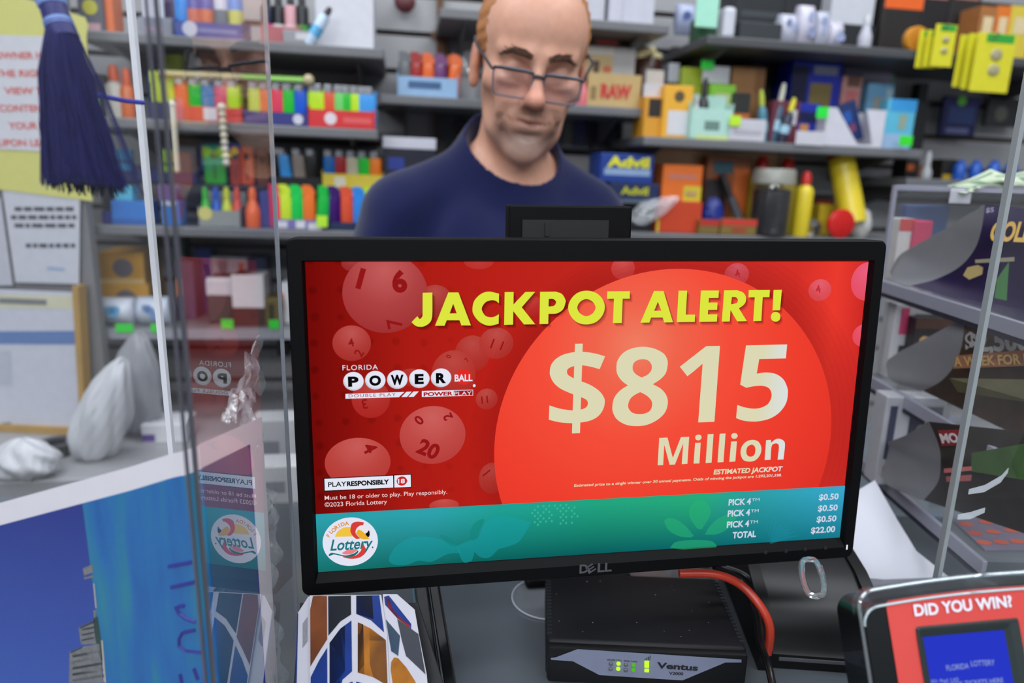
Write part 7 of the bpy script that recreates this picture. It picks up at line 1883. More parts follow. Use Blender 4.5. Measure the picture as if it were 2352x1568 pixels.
t = thing('dispenser_box', 'white v-notched dispenser carton holding a dark blue pack', 'carton', WT_(u, 0.205, v))
Tm = Matrix(((1, 0, 0, 0), (0, 0, -1, 0), (0, 1, 0, 0), (0, 0, 0, 1)))
V, F = fill_geo([[(-W_ / 2, 0), (W_ / 2, 0), (W_ / 2, H_), (W_ * 0.16, H_), (W_ * 0.30, H_ * 0.05), (W_ * 0.12, H_ * 0.05), (-W_ * 0.34, H_), (-W_ / 2, H_)]])
mb = MB().prism([(-W_ / 2, 0), (W_ / 2, 0), (W_ / 2, H_), (W_ * 0.16, H_), (W_ * 0.34, H_ * 0.06), (W_ * 0.08, H_ * 0.06), (-W_ * 0.34, H_), (-W_ / 2, H_)], 0.038, 0.040, Tm)
mb.box((0, 0.038, H_ / 2), (W_, 0.002, H_)).box((-W_ / 2 + 0.001, 0, H_ / 2), (0.002, 0.078, H_)).box((W_ / 2 - 0.001, 0, H_ / 2), (0.002, 0.078, H_)).box((0, 0, 0.001), (W_, 0.078, 0.002))
obj('shell', mb, mat((212, 210, 220), 0.5), t)
hz('box', 'dark blue slanting pack inside the white notched dispenser', 'box', (1944, 2000, 246, 318), 0.21, 0.02, (32, 52, 104), None, [('blue_print', .2, .5, .6, .8, (40, 90, 170)), ('red_print', .4, .25, .7, .45, (130, 70, 110))], T=WT_(wp(1975, 290, .22)[0], 0.20, VC2 + 0.012, 0, -22), size=(0.042, 0.082))
hz('box', 'aqua pack with a pale sachet print at the shelf end', 'box', (2034, 2100, 228, 334), 0.225, 0.03, (96, 190, 220), 'C2', [('blue_top', .1, .76, 1, 1, (60, 160, 226)), ('silver_print', .45, .4, .72, .7, (150, 170, 150)), ('lilac_base', .0, .0, .9, .3, (160, 190, 226))])
hz('price_tag', 'bright green tag under the aqua pack', 'price tag', (2066, 2096, 312, 336), 0.256, 0.001, (60, 226, 50), None)
hz('box', 'tall black carton beside the aqua pack', 'box', (2100, 2128, 232, 336), 0.19, 0.05, (26, 26, 30), 'C2')
hz('box', 'red brown slim carton past the tall black carton', 'box', (2112, 2160, 240, 336), 0.13, 0.05, (130, 56, 48), None, [('grey_side', .6, 0, 1, 1, (80, 74, 74))], T=WT_(wp(2118, 290, .16)[0] + 0.008, 0.10, VC2 + 0.0004), size=(0.03, 0.09))

# --- shelf C3
VC3 = SH['C3'][0]
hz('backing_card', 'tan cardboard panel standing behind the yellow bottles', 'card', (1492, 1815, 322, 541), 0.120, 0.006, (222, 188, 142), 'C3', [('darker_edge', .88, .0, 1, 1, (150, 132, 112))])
hz('medicine_box', 'lower Advil carton painted in shaded colours under the bright one', 'carton', (1386, 1512, 412, 456), 0.20, 0.09, (24, 40, 84), None, [('txt', .22, .42, .78, .85, (190, 190, 40), 'Advil', 0.04), ('pale_band', .02, .02, .75, .2, (90, 104, 120))], T=WT_(wp(1449, 440, .2)[0], 0.178, VC3 + 0.0565), size=(0.104, 0.040))  # shade of the lower carton is put into its darker blue and yellow
hz('box', 'dark stand carton below the two blue medicine cartons', 'box', (1392, 1500, 460, 541), 0.19, 0.09, (40, 44, 48), 'C3', T=WT_(wp(1449, 490, .2)[0], 0.15, VC3 + 0.0004), size=(0.10, 0.0555))
hz('medicine_box', 'bright blue Advil carton with yellow lettering on top of the pair', 'carton', (1366, 1498, 350, 414), 0.20, 0.09, (22, 62, 150), None, [('txt', .12, .52, .92, .92, (236, 232, 50), 'Advil', 0.05), ('pale_band', .08, .25, .95, .48, (150, 176, 214))], T=WT_(wp(1432, 385, .2)[0], 0.178, VC3 + 0.097), size=(0.110, 0.056))
hz('medicine_box', 'orange medicine carton with a yellow corner', 'carton', (1506, 1608, 385, 472), 0.19, 0.07, (244, 120, 40), None, [('lilac_lettering_strip', .14, .60, .86, .74, (214, 130, 110)), ('yellow_panel', .55, .0, 1, .42, (232, 206, 50)), ('pale_print', .6, .1, .9, .3, (226, 190, 120))], T=WT_(wp(1557, 430, .19)[0], 0.176, VC3 + 0.0645), size=(0.085, 0.072))
hz('medicine_box', 'red orange medicine carton under the orange one', 'carton', (1494, 1606, 474, 538), 0.22, 0.08, (206, 68, 32), 'C3', [('yellow_edge', 0, 0, .06, .4, (220, 190, 60))], T=WT_(wp(1552, 505, .2)[0], 0.178, VC3 + 0.0004), size=(0.096, 0.0635))
# crumpled clear bag in front of them
def crumple(name, label, cat, c, r, m, seed, T=Matrix.Identity(4), amp=0.22, n=30, flat=None, taper=0.0):
    rs = np.random.RandomState(seed); K = rs.normal(size=(14, 3)) * 5; ph = rs.rand(14) * 6.28
    V = []; F = []; w = n * 2
    for i in range(n + 1):
        for j in range(w):
            a = math.pi * i / n; b_ = 2 * math.pi * j / w
            d = np.array([math.sin(a) * math.cos(b_), math.sin(a) * math.sin(b_), math.cos(a)])
            k = 1 + amp * float(np.mean([abs(math.sin(q @ d + p)) for q, p in zip(K, ph)])) * 2 - amp
            k += 0.10 * abs(math.sin(K[0] @ d * 2.3 + ph[0]))
            if taper: k = (1 - taper * (d[2] + 1) / 2) * (1 + 0.16 * abs(math.sin(4 * b_ + 2.5 * d[2] + ph[1])) + 0.07 * abs(math.sin(9 * b_ - 4 * d[2] + ph[2])) + 0.06 * math.sin(7 * d[2] + 3 * b_)) if abs(d[2]) < 0.999 else 1.0
            V.append((d[0] * r[0] * k, d[1] * r[1] * k, d[2] * r[2] * (k if not taper else 1 + 0.04 * math.sin(5 * b_))))
    for i in range(n):
        for j in range(w): F.append((i * w + j, (i + 1) * w + j, (i + 1) * w + (j + 1) % w, i * w + (j + 1) % w))
    V = [tuple(T @ Vector(v)) for v in V]; lo = min(v[2] for v in V) if flat is None else flat
    V = [(x, y, max(z, lo)) for x, y, z in V]
    t = thing(name, label, cat, Matrix.Translation(c))
    me = MB().add(V, F).mesh('crumpled_film', m); smooth_by_angle(me, 50); link('crumpled_film', me, t)
    return t
film = clear(haze=0.20, base=0.10, rough=0.1, bump=0.6, scale=60)
pb = WALL @ Vector((wp(1505, 470, 0.235)[0], -0.235, VC3 + 0.048))
crumple('plastic_bag', 'crumpled clear bag lying before the medicine cartons', 'plastic bag', pb, (0.024, 0.016, 0.050), film, 3, Matrix.Rotation(math.radians(64), 4, 'Y'), taper=0.55)
# orange display with black grill lighter
hz('display_box', 'brown orange display card behind the black grill lighter', 'display card', (1618, 1716, 360, 536), 0.165, 0.034, (150, 84, 44), 'C3', [('orange_side', .64, .18, 1, .85, (206, 104, 44)), ('teal_print', .15, .78, .6, .94, (50, 90, 104)), ('dark_print', .0, .1, .5, .7, (40, 34, 36))])
a, b = wp(1648, 398, 0.16), wp(1690, 505, 0.18)
t = thing('grill_lighter', 'black long grill lighter leaning on the brown orange display', 'lighter', WT_(0, 0, 0))
obj('barrel', MB().tube([(a[0], -0.180, a[1]), (a[0] * 0.5 + b[0] * 0.5, -0.188, (a[1] + b[1]) / 2)], 0.007, 10), mat((40, 40, 44), 0.4), t, smooth=True); obj('handle', MB().tube([(a[0] * 0.5 + b[0] * 0.5, -0.188, (a[1] + b[1]) / 2), (b[0], -0.197, b[1]), (b[0] + 0.004, -0.200, VC3 + 0.006)], [0.009, 0.0105, 0.008], 10), mat((74, 74, 80), 0.4), t, smooth=True)
crumple('dark_pouch', 'small dark blue pouch at the foot of the grill lighter', 'pouch', WALL @ Vector((wp(1632, 490, .2)[0], -0.21, VC3 + 0.035)), (0.020, 0.014, 0.0345), mat((28, 44, 130), 0.3), 8, flat=None)
hz('flat_box', 'red and olive flat carton beside the red orange medicine carton', 'box', (1606, 1652, 505, 538), 0.235, 0.05, (128, 104, 52), 'C3', [('red_top', 0, .6, 1, 1, (190, 50, 40))], 'red and olive flat cartons')
hz('flat_box', 'wide red and olive flat carton before the dark jar', 'box', (1656, 1738, 504, 540), 0.24, 0.05, (132, 108, 54), 'C3', [('red_top', 0, .6, 1, 1, (204, 60, 48)), ('red_print', .3, .2, .7, .45, (170, 60, 40))], 'red and olive flat cartons')
fl = (226, 202, 48)
for i, (x, y0, y1, w, r, wd) in enumerate(((1742, 358, 541, 0.152, 0.024, 'yellow fluid bottle with a dark red cap behind the clear jar'), (1800, 362, 541, 0.152, 0.024, 'yellow fluid bottle with a red cap at the far side of the clear jar'), (1845, 394, 541, 0.225, 0.018, 'slim yellow fluid bottle with a bright red cap in front'))):
    bottle('fluid_bottle', wd, 'bottle', x, y0, y1, w, r, fl, (206, 40, 36), 'C3', 0.2, 'yellow lighter fluid bottles', shoulder=0.84)
u, W_, v, H_ = span(1738, 1826, 388, 541, 0.24, 'C3')
t = thing('jar', 'clear jar of dark sweets with a frosted lid', 'jar', WT_(u, 0.220, v))
rj = W_ / 2
obj('glass', MB().lathe([(rj * 0.95, 0), (rj, 0.004), (rj, H_ * 0.74), (rj * 0.94, H_ * 0.8)], 28), clear(haze=0.015, base=0.05), t, smooth=True); obj('contents', MB().lathe([(rj * 0.9, 0.002), (rj * 0.93, H_ * 0.68), (rj * 0.6, H_ * 0.71), (0, H_ * 0.71)], 24), mat((24, 24, 26), 0.35, vary=0.4, scale=80, bump=0.5), t, smooth=True)
obj('lid', MB().lathe([(rj * 1.02, H_ * 0.78), (rj * 1.02, H_ * 0.97), (rj * 0.96, H_), (0, H_)], 28), mat((178, 178, 168), 0.3, trans=0.3), t, smooth=True)
# leaning yellow tube with red ends
a = WALL @ Vector((wp(1928, 342, 0.17)[0], -0.17, wp(1928, 342, 0.17)[1])); b = WALL @ Vector((wp(1962, 500, 0.22)[0], -0.22, VC3 + 0.03))
t = thing('spray_tube', 'big leaning yellow tube with dark red cap', 'spray tube', Matrix.Identity(4))
dd = (b - a).normalized()
obj('body', MB().tube([a + dd * 0.022, a.lerp(b, 0.5), b], [0.027, 0.0275, 0.0275], 22), mat(fl, 0.3), t, smooth=True); obj('cap', MB().tube([a, a + dd * 0.024], [0.026, 0.0265], 22), mat((140, 26, 26), 0.35), t, smooth=True)
hz('yellow_pouch', 'yellow folded pouch at the foot of the leaning tube', 'pouch', (1880, 1926, 470, 541), 0.165, 0.04, (216, 184, 44), 'C3')
t = thing('red_lid', 'round red lid standing before the leaning yellow tube', 'lid', WALL @ Matrix.Translation((wp(1932, 512, .245)[0], -0.243, VC3 + 0.0305)))
obj('rim', MB().lathe([(0.029, -0.006), (0.030, -0.004), (0.030, 0.004), (0.026, 0.006), (0.0, 0.006)], 26, Matrix.Rotation(math.pi / 2, 4, 'X')), mat((206, 26, 24), 0.3), t, smooth=True)
t = thing('glass_ball', 'clear glass ball on the shelf beside the round red lid', 'glass ball', WALL @ Matrix.Translation((wp(1870, 515, .235)[0], -0.232, VC3 + 0.0185)))
obj('ball', MB().ball((0, 0, 0), 0.018, 14), mat((240, 240, 244), 0.03, trans=1.0, vary=0.0), t, smooth=True)
crumple('plastic_bag', 'small crumpled white film at the top of the red lid', 'plastic bag', WALL @ Vector((wp(1978, 498, .2)[0], -0.2, VC3 + 0.03)), (0.02, 0.016, 0.029), mat((206, 204, 200), 0.4), 12)

# --- shelf D3 behind the ticket case
for i, x in enumerate((2204, 2240, 2282, 2322)):
    bottle('blue_bottle', 'bright blue bottle, %s along the row above the ticket case' % ORD[i], 'bottle', x, 368, 413, 0.19, 0.013, (34, 92, 190), (30, 84, 186), 'D3', 0.12, 'bright blue bottles above the ticket case')
bottle('nail_clipper', 'silver bottle opener standing before the blue bottles', 'bottle opener', 2130, 348, 413, 0.21, 0.011, (176, 176, 180), (186, 186, 190), 'D3', 0.5, shoulder=0.5)
hz('box', 'black pack with an orange end near the silver opener', 'box', (2060, 2092, 372, 413), 0.16, 0.05, (30, 28, 30), None, [('orange_end', .0, .4, .6, .75, (180, 90, 40))], T=WT_(wp(2100, 390, .18)[0], 0.15, SH['D3'][0] + 0.0004), size=(0.03, 0.04))
hz('box', 'black and yellow pack between the opener and the blue bottles', 'box', (2164, 2196, 366, 413), 0.18, 0.05, (34, 32, 28), 'D3', [('yellow_strip', .1, .0, .9, .25, (190, 160, 30))])
hz('box', 'flat orange brown carton behind the silver opener', 'box', (2100, 2164, 380, 413), 0.12, 0.05, (150, 100, 66), 'D3')

# extra slatwall stock low down beside the monitor edge
hz('shelf_clip', 'round black shelf clip on the slatwall by the monitor edge', 'clip', (636, 664, 786, 818), 0.03, 0.028, (14, 14, 16), None)

# --- back counter: white bags, cartons
bagm = mat((206, 208, 214), 0.35, vary=0.05, trans=0.15)
crumple('plastic_bag', 'big white plastic bag slumped on the back counter by the wooden board', 'plastic bag', at_z(240, 1050, BC) + Vector((0.01, 0.0, 0.083)), (0.046, 0.042, 0.100), bagm, 21, Matrix.Rotation(math.radians(24), 4, 'Y'), flat=-0.082, taper=0.45)
crumple('plastic_bag', 'tall grey white plastic bag hanging behind the slumped bag', 'plastic bag', at(312, 880, 1.29), (0.054, 0.028, 0.095), mat((176, 178, 186), 0.3, trans=0.35, vary=0.05), 22, Matrix.Rotation(math.radians(10), 4, 'Y'), taper=0.5)
crumple('plastic_bag', 'low white plastic bag heap at the near end of the back counter', 'plastic bag', at_z(35, 1112, BC) + Vector((0, 0.03, 0.030)), (0.052, 0.036, 0.034), bagm, 23, flat=-0.029, taper=0.3)
q = at_z(355, 1030, BC)
carton('carton', 'flat white carton lying on the back counter beside the slumped bag', 'carton', None, 0, 0.07, (216, 216, 222), None, [('purple_print', .0, .1, .3, .5, (90, 60, 140))], T=Matrix.Translation((q.x, q.y + 0.06, BC + 0.0004)) @ Matrix.Rotation(WA, 4, 'Z'), size=(0.075, 0.035))
q = at_z(130, 1040, BC)
t = thing('tape_roll', 'black tape roll on the back counter under the wooden board', 'tape roll', Matrix.Translation((q.x, q.y, BC)))
obj('roll', MB().lathe([(0.016, 0.0005), (0.032, 0.0005), (0.032, 0.02), (0.016, 0.02), (0.016, 0.0005)], 28), mat((26, 28, 32), 0.4), t, smooth=True)

# darker stock further back on the right bay shelves
for lab, px, w, c, mk in (
    ('black pouch standing behind the charms', (1716, 1812, 148, 300), 0.07, (22, 22, 26), []),
    ('dark maroon carton above the royal blue carton', (1850, 1908, 120, 300), 0.06, (74, 28, 34), []),
    ('black green display carton with olive lettering strip behind the lime carton', (1622, 1672, 100, 300), 0.05, (26, 28, 24), [('olive_strip', .1, .82, .9, .9, (120, 120, 50))]),
    ('grey brown display panel between the rolling paper boxes and the amber carton', (1540, 1610, 108, 300), 0.04, (62, 52, 50), []),
    ('dark carton at the back beside the tall black carton', (2104, 2124, 190, 330), 0.05, (40, 40, 44), [])):
    carton('box', lab, 'box', px, w, 0.03, c, 'C2', mk)
for lab, px, w, c, mk in (
    ('black carton under the small white bags at the back', (1806, 1898, -20, 90), 0.08, (34, 36, 40), []),
    ('black carton at the back beneath the amber tin', (2060, 2120, 30, 95), 0.045, (26, 26, 28), [])):
    carton('box', lab, 'box', px, w, 0.03, c, 'C1', mk)
carton('box', 'dark red flat pack lying behind the glass ball', 'box', (1868, 1912, 458, 541), 0.12, 0.05, (96, 34, 30), 'C3', [('red_strip', .1, .8, .9, .95, (190, 60, 44))])
carton('box', 'black pack behind the leaning grill lighter', 'box', (1726, 1746, 440, 541), 0.165, 0.03, (28, 24, 44), 'C3')
# ------------------------------------------------------------------ notice board with papers at the left
NBP = Vector((0, 1.20, 0)); NBN = Vector((math.sin(math.radians(-4)), -math.cos(math.radians(-4)), 0)); NBX = Vector((-NBN.y, NBN.x, 0)); 
if NBX.x < 0: NBX = -NBX
def nb(px, py, lift=0.0):
    q = hit(px, py, NBP + NBN * lift, NBN); return (q - NBP).dot(NBX), q.z
NBM = frame(NBP, NBX, Vector((0, 0, 1)), NBX.cross(Vector((0, 0, 1))))       # local x along the board, y up, z towards the customer
def sheetq(name, quad, z, m, parent, th=0.0004):
    P = [(a, max(b, BC + 0.001)) for a, b in (nb(*p) for p in quad)]
    return obj(name, MB().prism(P, z - th, z), m, parent)
x1, _ = nb(196, 500); xa = nb(-160, 500)[0]
t = thing('notice_board', 'tall grey board standing on the back counter behind the blue tassel', 'notice board', NBM)
obj('panel', MB().box(((xa + x1) / 2, (BC + 1.80) / 2, -0.014), (x1 - xa, 1.80 - BC - 0.001, 0.016)), mat((120, 120, 122), 0.6), t)
t = thing('folder', 'olive yellow folder hung on the grey board behind the tassel', 'folder', NBM)
obj('cover', MB().prism([nb(*p) for p in ((-120, -60), (196, 40), (204, 60), (200, 80), (205, 330), (214, 462), (-120, 420))], 0.0002, 0.0018), mat((206, 204, 116), 0.45, vary=0.06), t)
t = thing('notice', 'white sheet with red lettering on the olive yellow folder', 'notice', NBM)
sheetq('paper', ((-130, 78), (186, 86), (192, 352), (-130, 336)), 0.0030, mat((206, 206, 214), 0.5), t)
mb = MB()
def ntext(mb, s, x0, x1_, y, cap, z, bold=0.03, dy=0):
    a, b = nb(x0, y), nb(x1_, y + dy); h = nb((x0 + x1_) / 2, y - cap)[1] - nb((x0 + x1_) / 2, y)[1]
    text_mb(mb, s, a[0], a[1], h, b[0] - a[0], bold, z=z, rot=math.atan2(b[1] - a[1], b[0] - a[0]))
for s, x0, x1_, y in (('OWNER HAS', -8, 130, 136), ('THE RIGHT TO', -8, 168, 177), ('VIEW THE', 14, 138, 217), ('CONTENTS OF', 2, 165, 257), ('YOUR BAG', 24, 142, 297), ('UPON LEAVING', 0, 168, 336)):
    ntext(mb, s, x0, x1_, y, 17, 0.0034)
obj('red_lettering', mb, mat((206, 92, 84), 0.6), t)
t = thing('notice', 'white sheet with blurred black lines under the olive yellow folder', 'notice', NBM)
sheetq('paper', ((6, 436), (184, 452), (182, 652), (36, 648)), 0.0006, mat((196, 198, 208), 0.5), t)
mb = MB(); rnd = random.Random(11)
for y, x0, x1_, k in ((484, 34, 176, 3), (503, 26, 176, 3), (522, 34, 172, 4), (568, 60, 182, 4)):
    x = x0
    while x < x1_ - 6:
        w = rnd.uniform(10, 26)
        P = [nb(x, y), nb(min(x + w, x1_), y + 1), nb(min(x + w, x1_), y - 9), nb(x, y - 9)]
        mb.add([(a, b, 0.0010) for a, b in P], [(0, 1, 2, 3)]); x += w + 4
obj('black_text_line', mb, mat((70, 72, 82), 0.7), t)
sheetq('blue_print', ((110, 612), (150, 615), (148, 622), (108, 619)), 0.0010, mat((150, 166, 196), 0.6), t)
t = thing('notice', 'older white sheet peeping out beside the sheet with blurred black lines', 'notice', NBM)
sheetq('paper', ((-130, 455), (2, 455), (30, 655), (-130, 660)), 0.0005, mat((186, 188, 198), 0.5), t)
t = thing('framed_form', 'white form with a blue band in a tan wooden frame on the back counter', 'framed form', NBM)
sheetq('form', ((-130, 655), (188, 668), (206, 985), (-130, 1000)), 0.016, mat((196, 198, 210), 0.5), t, 0.002)
sheetq('blue_band', ((-130, 757), (186, 755), (189, 786), (-130, 784)), 0.0166, mat((96, 124, 176), 0.5), t)
sheetq('cream_heading', ((-130, 668), (186, 676), (187, 706), (-130, 700)), 0.0164, mat((204, 202, 176), 0.5), t)
sheetq('heading_line', ((14, 680), (122, 684), (122, 697), (14, 693)), 0.0168, mat((120, 122, 124), 0.5), t)
sheetq('printed_block', ((-130, 800), (40, 800), (44, 880), (-130, 880)), 0.0164, mat((180, 184, 196), 0.5), t)
sheetq('stamp', ((20, 964), (40, 962), (41, 980), (21, 982)), 0.0168, mat((110, 112, 124), 0.6), t)
def bar(quad, name='frame_bar'):
    obj(name, MB().prism([(a, max(b, BC + 0.0008) + (0.012 if (name == 'frame_bar' and k < 2 and b < BC + 0.02) else 0)) for k, (a, b) in enumerate(nb(*p) for p in quad)], 0.002, 0.024), mat((176, 140, 78), 0.5, vary=0.2, scale=30), t)
bar(((186, 652), (200, 652), (218, 1002), (206, 1004))); bar(((-130, 998), (212, 988), (214, 1006), (-130, 1018)))

# ------------------------------------------------------------------ scratch ticket case at the right
t = thing('counter', 'narrow grey side counter under the scratch ticket case', 'counter', Matrix.Translation((0.97, 1.13, 0)))
obj('countertop', MB().box((0, 0, CT - 0.015), (1.1, 0.385, 0.03), b=0.003), mat((112, 122, 130), 0.25), t)
obj('cabinet_body', MB().box((0, 0, CT / 2 - 0.016), (1.06, 0.34, CT - 0.033)), mat((80, 80, 84), 0.6), t)
XP = Vector((0.50, 0, 0)); XN = Vector((-1, 0, 0))
def side(px, py):
    q = hit(px, py, XP, XN); return q
ctop = side(2015, 430).z
Yr = side(2020, 640).y; Yf = 0.685
case = thing('ticket_case', 'clear acrylic scratch ticket case with sloping tiers on the counter', 'ticket case', Matrix.Translation((XP.x, Yr, CT)))
cacr = clear(haze=0.015, base=0.03)
edgeM = mat((150, 150, 164), 0.3, vary=0.06, trans=0.1)
def cb(name, lo, hi, m, b=0.0):
    lo, hi = Vector(lo), Vector(hi); c = (lo + hi) / 2; d = hi - lo
    return obj(name, MB().box(tuple(c - Vector((XP.x, Yr, CT))), tuple(d), b=b), m, case)
XR = XP.x + 0.46
cb('side_wall', (XR - 0.004, Yf, CT + 0.001), (XR, Yr, ctop), cacr)
cb('back_wall', (XP.x + 0.004, Yr - 0.004, CT + 0.001), (XR - 0.004, Yr, ctop), cacr)
cb('top_cover', (XP.x, Yf + 0.09, ctop), (XR, Yr, ctop + 0.004), cacr)
cb('polished_edge', (XP.x - 0.0005, Yr - 0.005, CT + 0.001), (XP.x + 0.0045, Yr + 0.001, ctop + 0.004), edgeM)
cb('polished_edge', (XP.x + 0.005, Yr - 0.003, ctop - 0.003), (XR, Yr + 0.001, ctop + 0.0045), edgeM)
zs_ = []
for i, (p, q) in enumerate((((2040, 652), (2352, 745)), ((2020, 890), (2330, 1042)), ((1990, 1085), (2280, 1282)))):
    a, b = side(*p), side(*q); z = (a.z + b.z) / 2; zs_.append(z)
    cb('tier_floor', (XP.x + 0.004, Yf + 0.0, z - 0.004), (XR - 0.004, Yr - 0.004, z), clear(haze=0.03, base=0.02))
    cb('tier_edge', (XP.x - 0.002, Yf - 0.01, z - 0.014), (XP.x + 0.0035, Yr, z + 0.002), edgeM, 0.001)
    cb('tier_shade_strip', (XP.x - 0.0022, Yf - 0.01, z - 0.019), (XP.x + 0.002, Yr, z - 0.0145), mat((40, 38, 52), 0.5))  # solid dark strip painted as the shade beneath each tier edge
carton('price_tag', 'white tag on the rear top edge of the ticket case', 'price tag', None, 0, 0.0012, (198, 198, 206), None, T=Matrix.Translation((at(2112, 446, 1.04).x, Yr - 0.0055, at(2112, 460, 1.04).z)), size=(0.028, 0.019))

# ticket strips: a printed face standing on the tier, its near corner curling away to show the grey back
def ruled(A, Bc, n=24, m=9, bulge=0.0):
    """smooth sheet between two outlines running from top to bottom"""
    def res(L, curved=True):
        P = [np.array(at(*p)[:]) for p in L]; Q = []
        for i in range(len(P) - 1):
            p0, p1, p2, p3 = P[max(i - 1, 0)], P[i], P[i + 1], P[min(i + 2, len(P) - 1)]
            for j in range(10):
                t = j / 10
                if not curved: Q.append(p1 * (1 - t) + p2 * t); continue
                Q.append(0.5 * ((2 * p1) + (p2 - p0) * t + (2 * p0 - 5 * p1 + 4 * p2 - p3) * t * t + (3 * p1 - p0 - 3 * p2 + p3) * t ** 3))
        Q.append(P[-1]); Q = np.array(Q); d = np.r_[0, np.cumsum(np.linalg.norm(np.diff(Q, axis=0), axis=1))]; u = np.linspace(0, d[-1], n)
        return np.stack([np.interp(u, d, Q[:, k]) for k in range(3)], 1)
    a, b_ = res(A), res(Bc, False)
    def fn(i, j):
        k = min(int(round(j * (n - 1))), n - 1); p = a[k] * (1 - i) + b_[k] * i
        return tuple(p + np.array(CF[:]) * bulge * math.sin(math.pi * i))
    return MB().sheet(m, n, fn, 0.0005)
def ticket(label, seam, outer, right, D, drop, mface, prints, texts):
    t = thing('ticket_strip', label, 'scratch ticket', Matrix.Identity(4), 'scratch ticket strips in the case')
    xs = seam[0][0]
    fd = lambda x: D - drop * max(0.0, (x - xs) / 200.0) - 0.012
    me = ruled(seam, right).mesh('printed_face', mface); smooth_by_angle(me, 70); link('printed_face', me, t)
    me = ruled([(x, y, d + 0.001) for x, y, d in seam], outer, bulge=0.005).mesh('grey_back', mat((124, 124, 128), 0.5, vary=0.06)); smooth_by_angle(me, 70); link('grey_back', me, t)
    for nm, poly, m in prints:
        obj(nm, MB().add([at(x, y, fd(x)) for x, y in poly], [tuple(range(len(poly)))]), m, t)
    for s, x0, y0, x1_, y1_, cap, c, bold in texts:
        a, b, h = at(x0, y0, fd(x0) - 0.001), at(x1_, y1_, fd(x1_) - 0.001), at(x0, y0 - cap, fd(x0) - 0.001)
        x = (b - a); L = x.length; x.normalize(); z = (-CF); y = z.cross(x).normalized(); z = x.cross(y)
        obj('ticket_lettering', text_mb(MB(), s, 0, 0, (h - a).dot(y), L, bold), mat(c, 0.5), t, T=frame(a, x, y, z))
D0 = 0.81
ticket('dark purple ticket strip lettered GOLD curling on the top tier', [(2262, 470, D0), (2256, 520, D0), (2240, 570, D0 + .015), (2205, 612, D0 + .04), (2150, 641, D0 + .075), (2092, 656, D0 + .10)],
       [(2258, 471, D0 + .004), (2170, 526, D0 + .07), (2066, 584, D0 + .16), (2044, 622, D0 + .165), (2052, 646, D0 + .15), (2088, 658, D0 + .105)], [(2430, 486, D0 - .06), (2430, 540, D0 - .06), (2430, 600, D0 - .06), (2430, 660, D0 - .06), (2430, 710, D0 - .06), (2400, 752, D0 - .05)], D0, 0.07,
       mat((40, 28, 66), 0.4, vary=0.25, scale=80), [('green_strip', [(2290, 640), (2318, 600), (2312, 690), (2284, 684)], mat((60, 110, 60), 0.5)), ('gold_oval', [(2212, 632), (2222, 614), (2246, 608), (2258, 614), (2256, 630), (2226, 642)], mat((140, 120, 70), 0.5)), ('grey_line', [(2240, 596), (2330, 590), (2330, 600), (2240, 604)], mat((120, 112, 90), 0.5))],
       [('GOLD', 2270, 553, 2372, 557, 52, (190, 150, 60), 0.04), ('$5', 2264, 488, 2282, 487, 12, (150, 146, 170), 0.02)])
D1 = 0.80
ticket('brown and orange ticket strip lettered with a weekly prize on the middle tier', [(2216, 728, D1), (2210, 790, D1), (2192, 840, D1 + .02), (2160, 876, D1 + .05), (2120, 897, D1 + .09)],
       [(2212, 729, D1 + .004), (2140, 770, D1 + .07), (2068, 806, D1 + .14), (2034, 830, D1 + .17), (2040, 872, D1 + .15), (2116, 899, D1 + .10)], [(2430, 752, D1 - .07), (2430, 850, D1 - .07), (2430, 920, D1 - .07), (2430, 980, D1 - .07), (2400, 1030, D1 - .06)], D1, 0.075,
       mat((70, 54, 42), 0.45, vary=0.6, scale=70), [('orange_band', [(2196, 816), (2400, 800), (2400, 838), (2190, 846)], mat((110, 66, 40), 0.5)), ('olive_band', [(2180, 868), (2400, 872), (2400, 930), (2200, 900)], mat((84, 80, 56), 0.5, vary=0.4))],
       [('$2,500', 2218, 808, 2366, 806, 48, (136, 134, 134), 0.04), ('A WEEK FOR LIFE', 2192, 842, 2400, 834, 24, (160, 128, 76), 0.03)])
D2 = 0.78
ticket('dark red and green ticket strip hanging crooked on the lowest tier', [(2134, 968, D2), (2156, 1020, D2), (2161, 1062, D2), (2154, 1108, D2 + .02), (2122, 1148, D2 + .05)],
       [(2130, 969, D2 + .004), (2080, 1000, D2 + .07), (2026, 1020, D2 + .16), (2010, 1072, D2 + .17), (2040, 1116, D2 + .12), (2118, 1150, D2 + .055)], [(2430, 1000, D2 - .08), (2430, 1060, D2 - .08), (2430, 1120, D2 - .08), (2430, 1180, D2 - .08), (2400, 1240, D2 - .07)], D2, 0.075,
       mat((44, 38, 34), 0.45, vary=0.5, scale=60), [('green_field', [(2232, 1040), (2400, 1010), (2400, 1110), (2230, 1082)], mat((58, 86, 44), 0.5, vary=0.4)),
        ('red_panel', [(2154, 988), (2206, 986), (2206, 1022), (2162, 1024)], mat((116, 30, 36), 0.5)), ('pink_line', [(2168, 1076), (2236, 1070), (2236, 1080), (2168, 1086)], mat((170, 90, 90), 0.5)), ('pink_line', [(2172, 1094), (2232, 1090), (2230, 1104), (2174, 1106)], mat((150, 80, 80), 0.5))],
       [('MO', 2164, 1018, 2204, 1016, 26, (206, 190, 190), 0.05)])
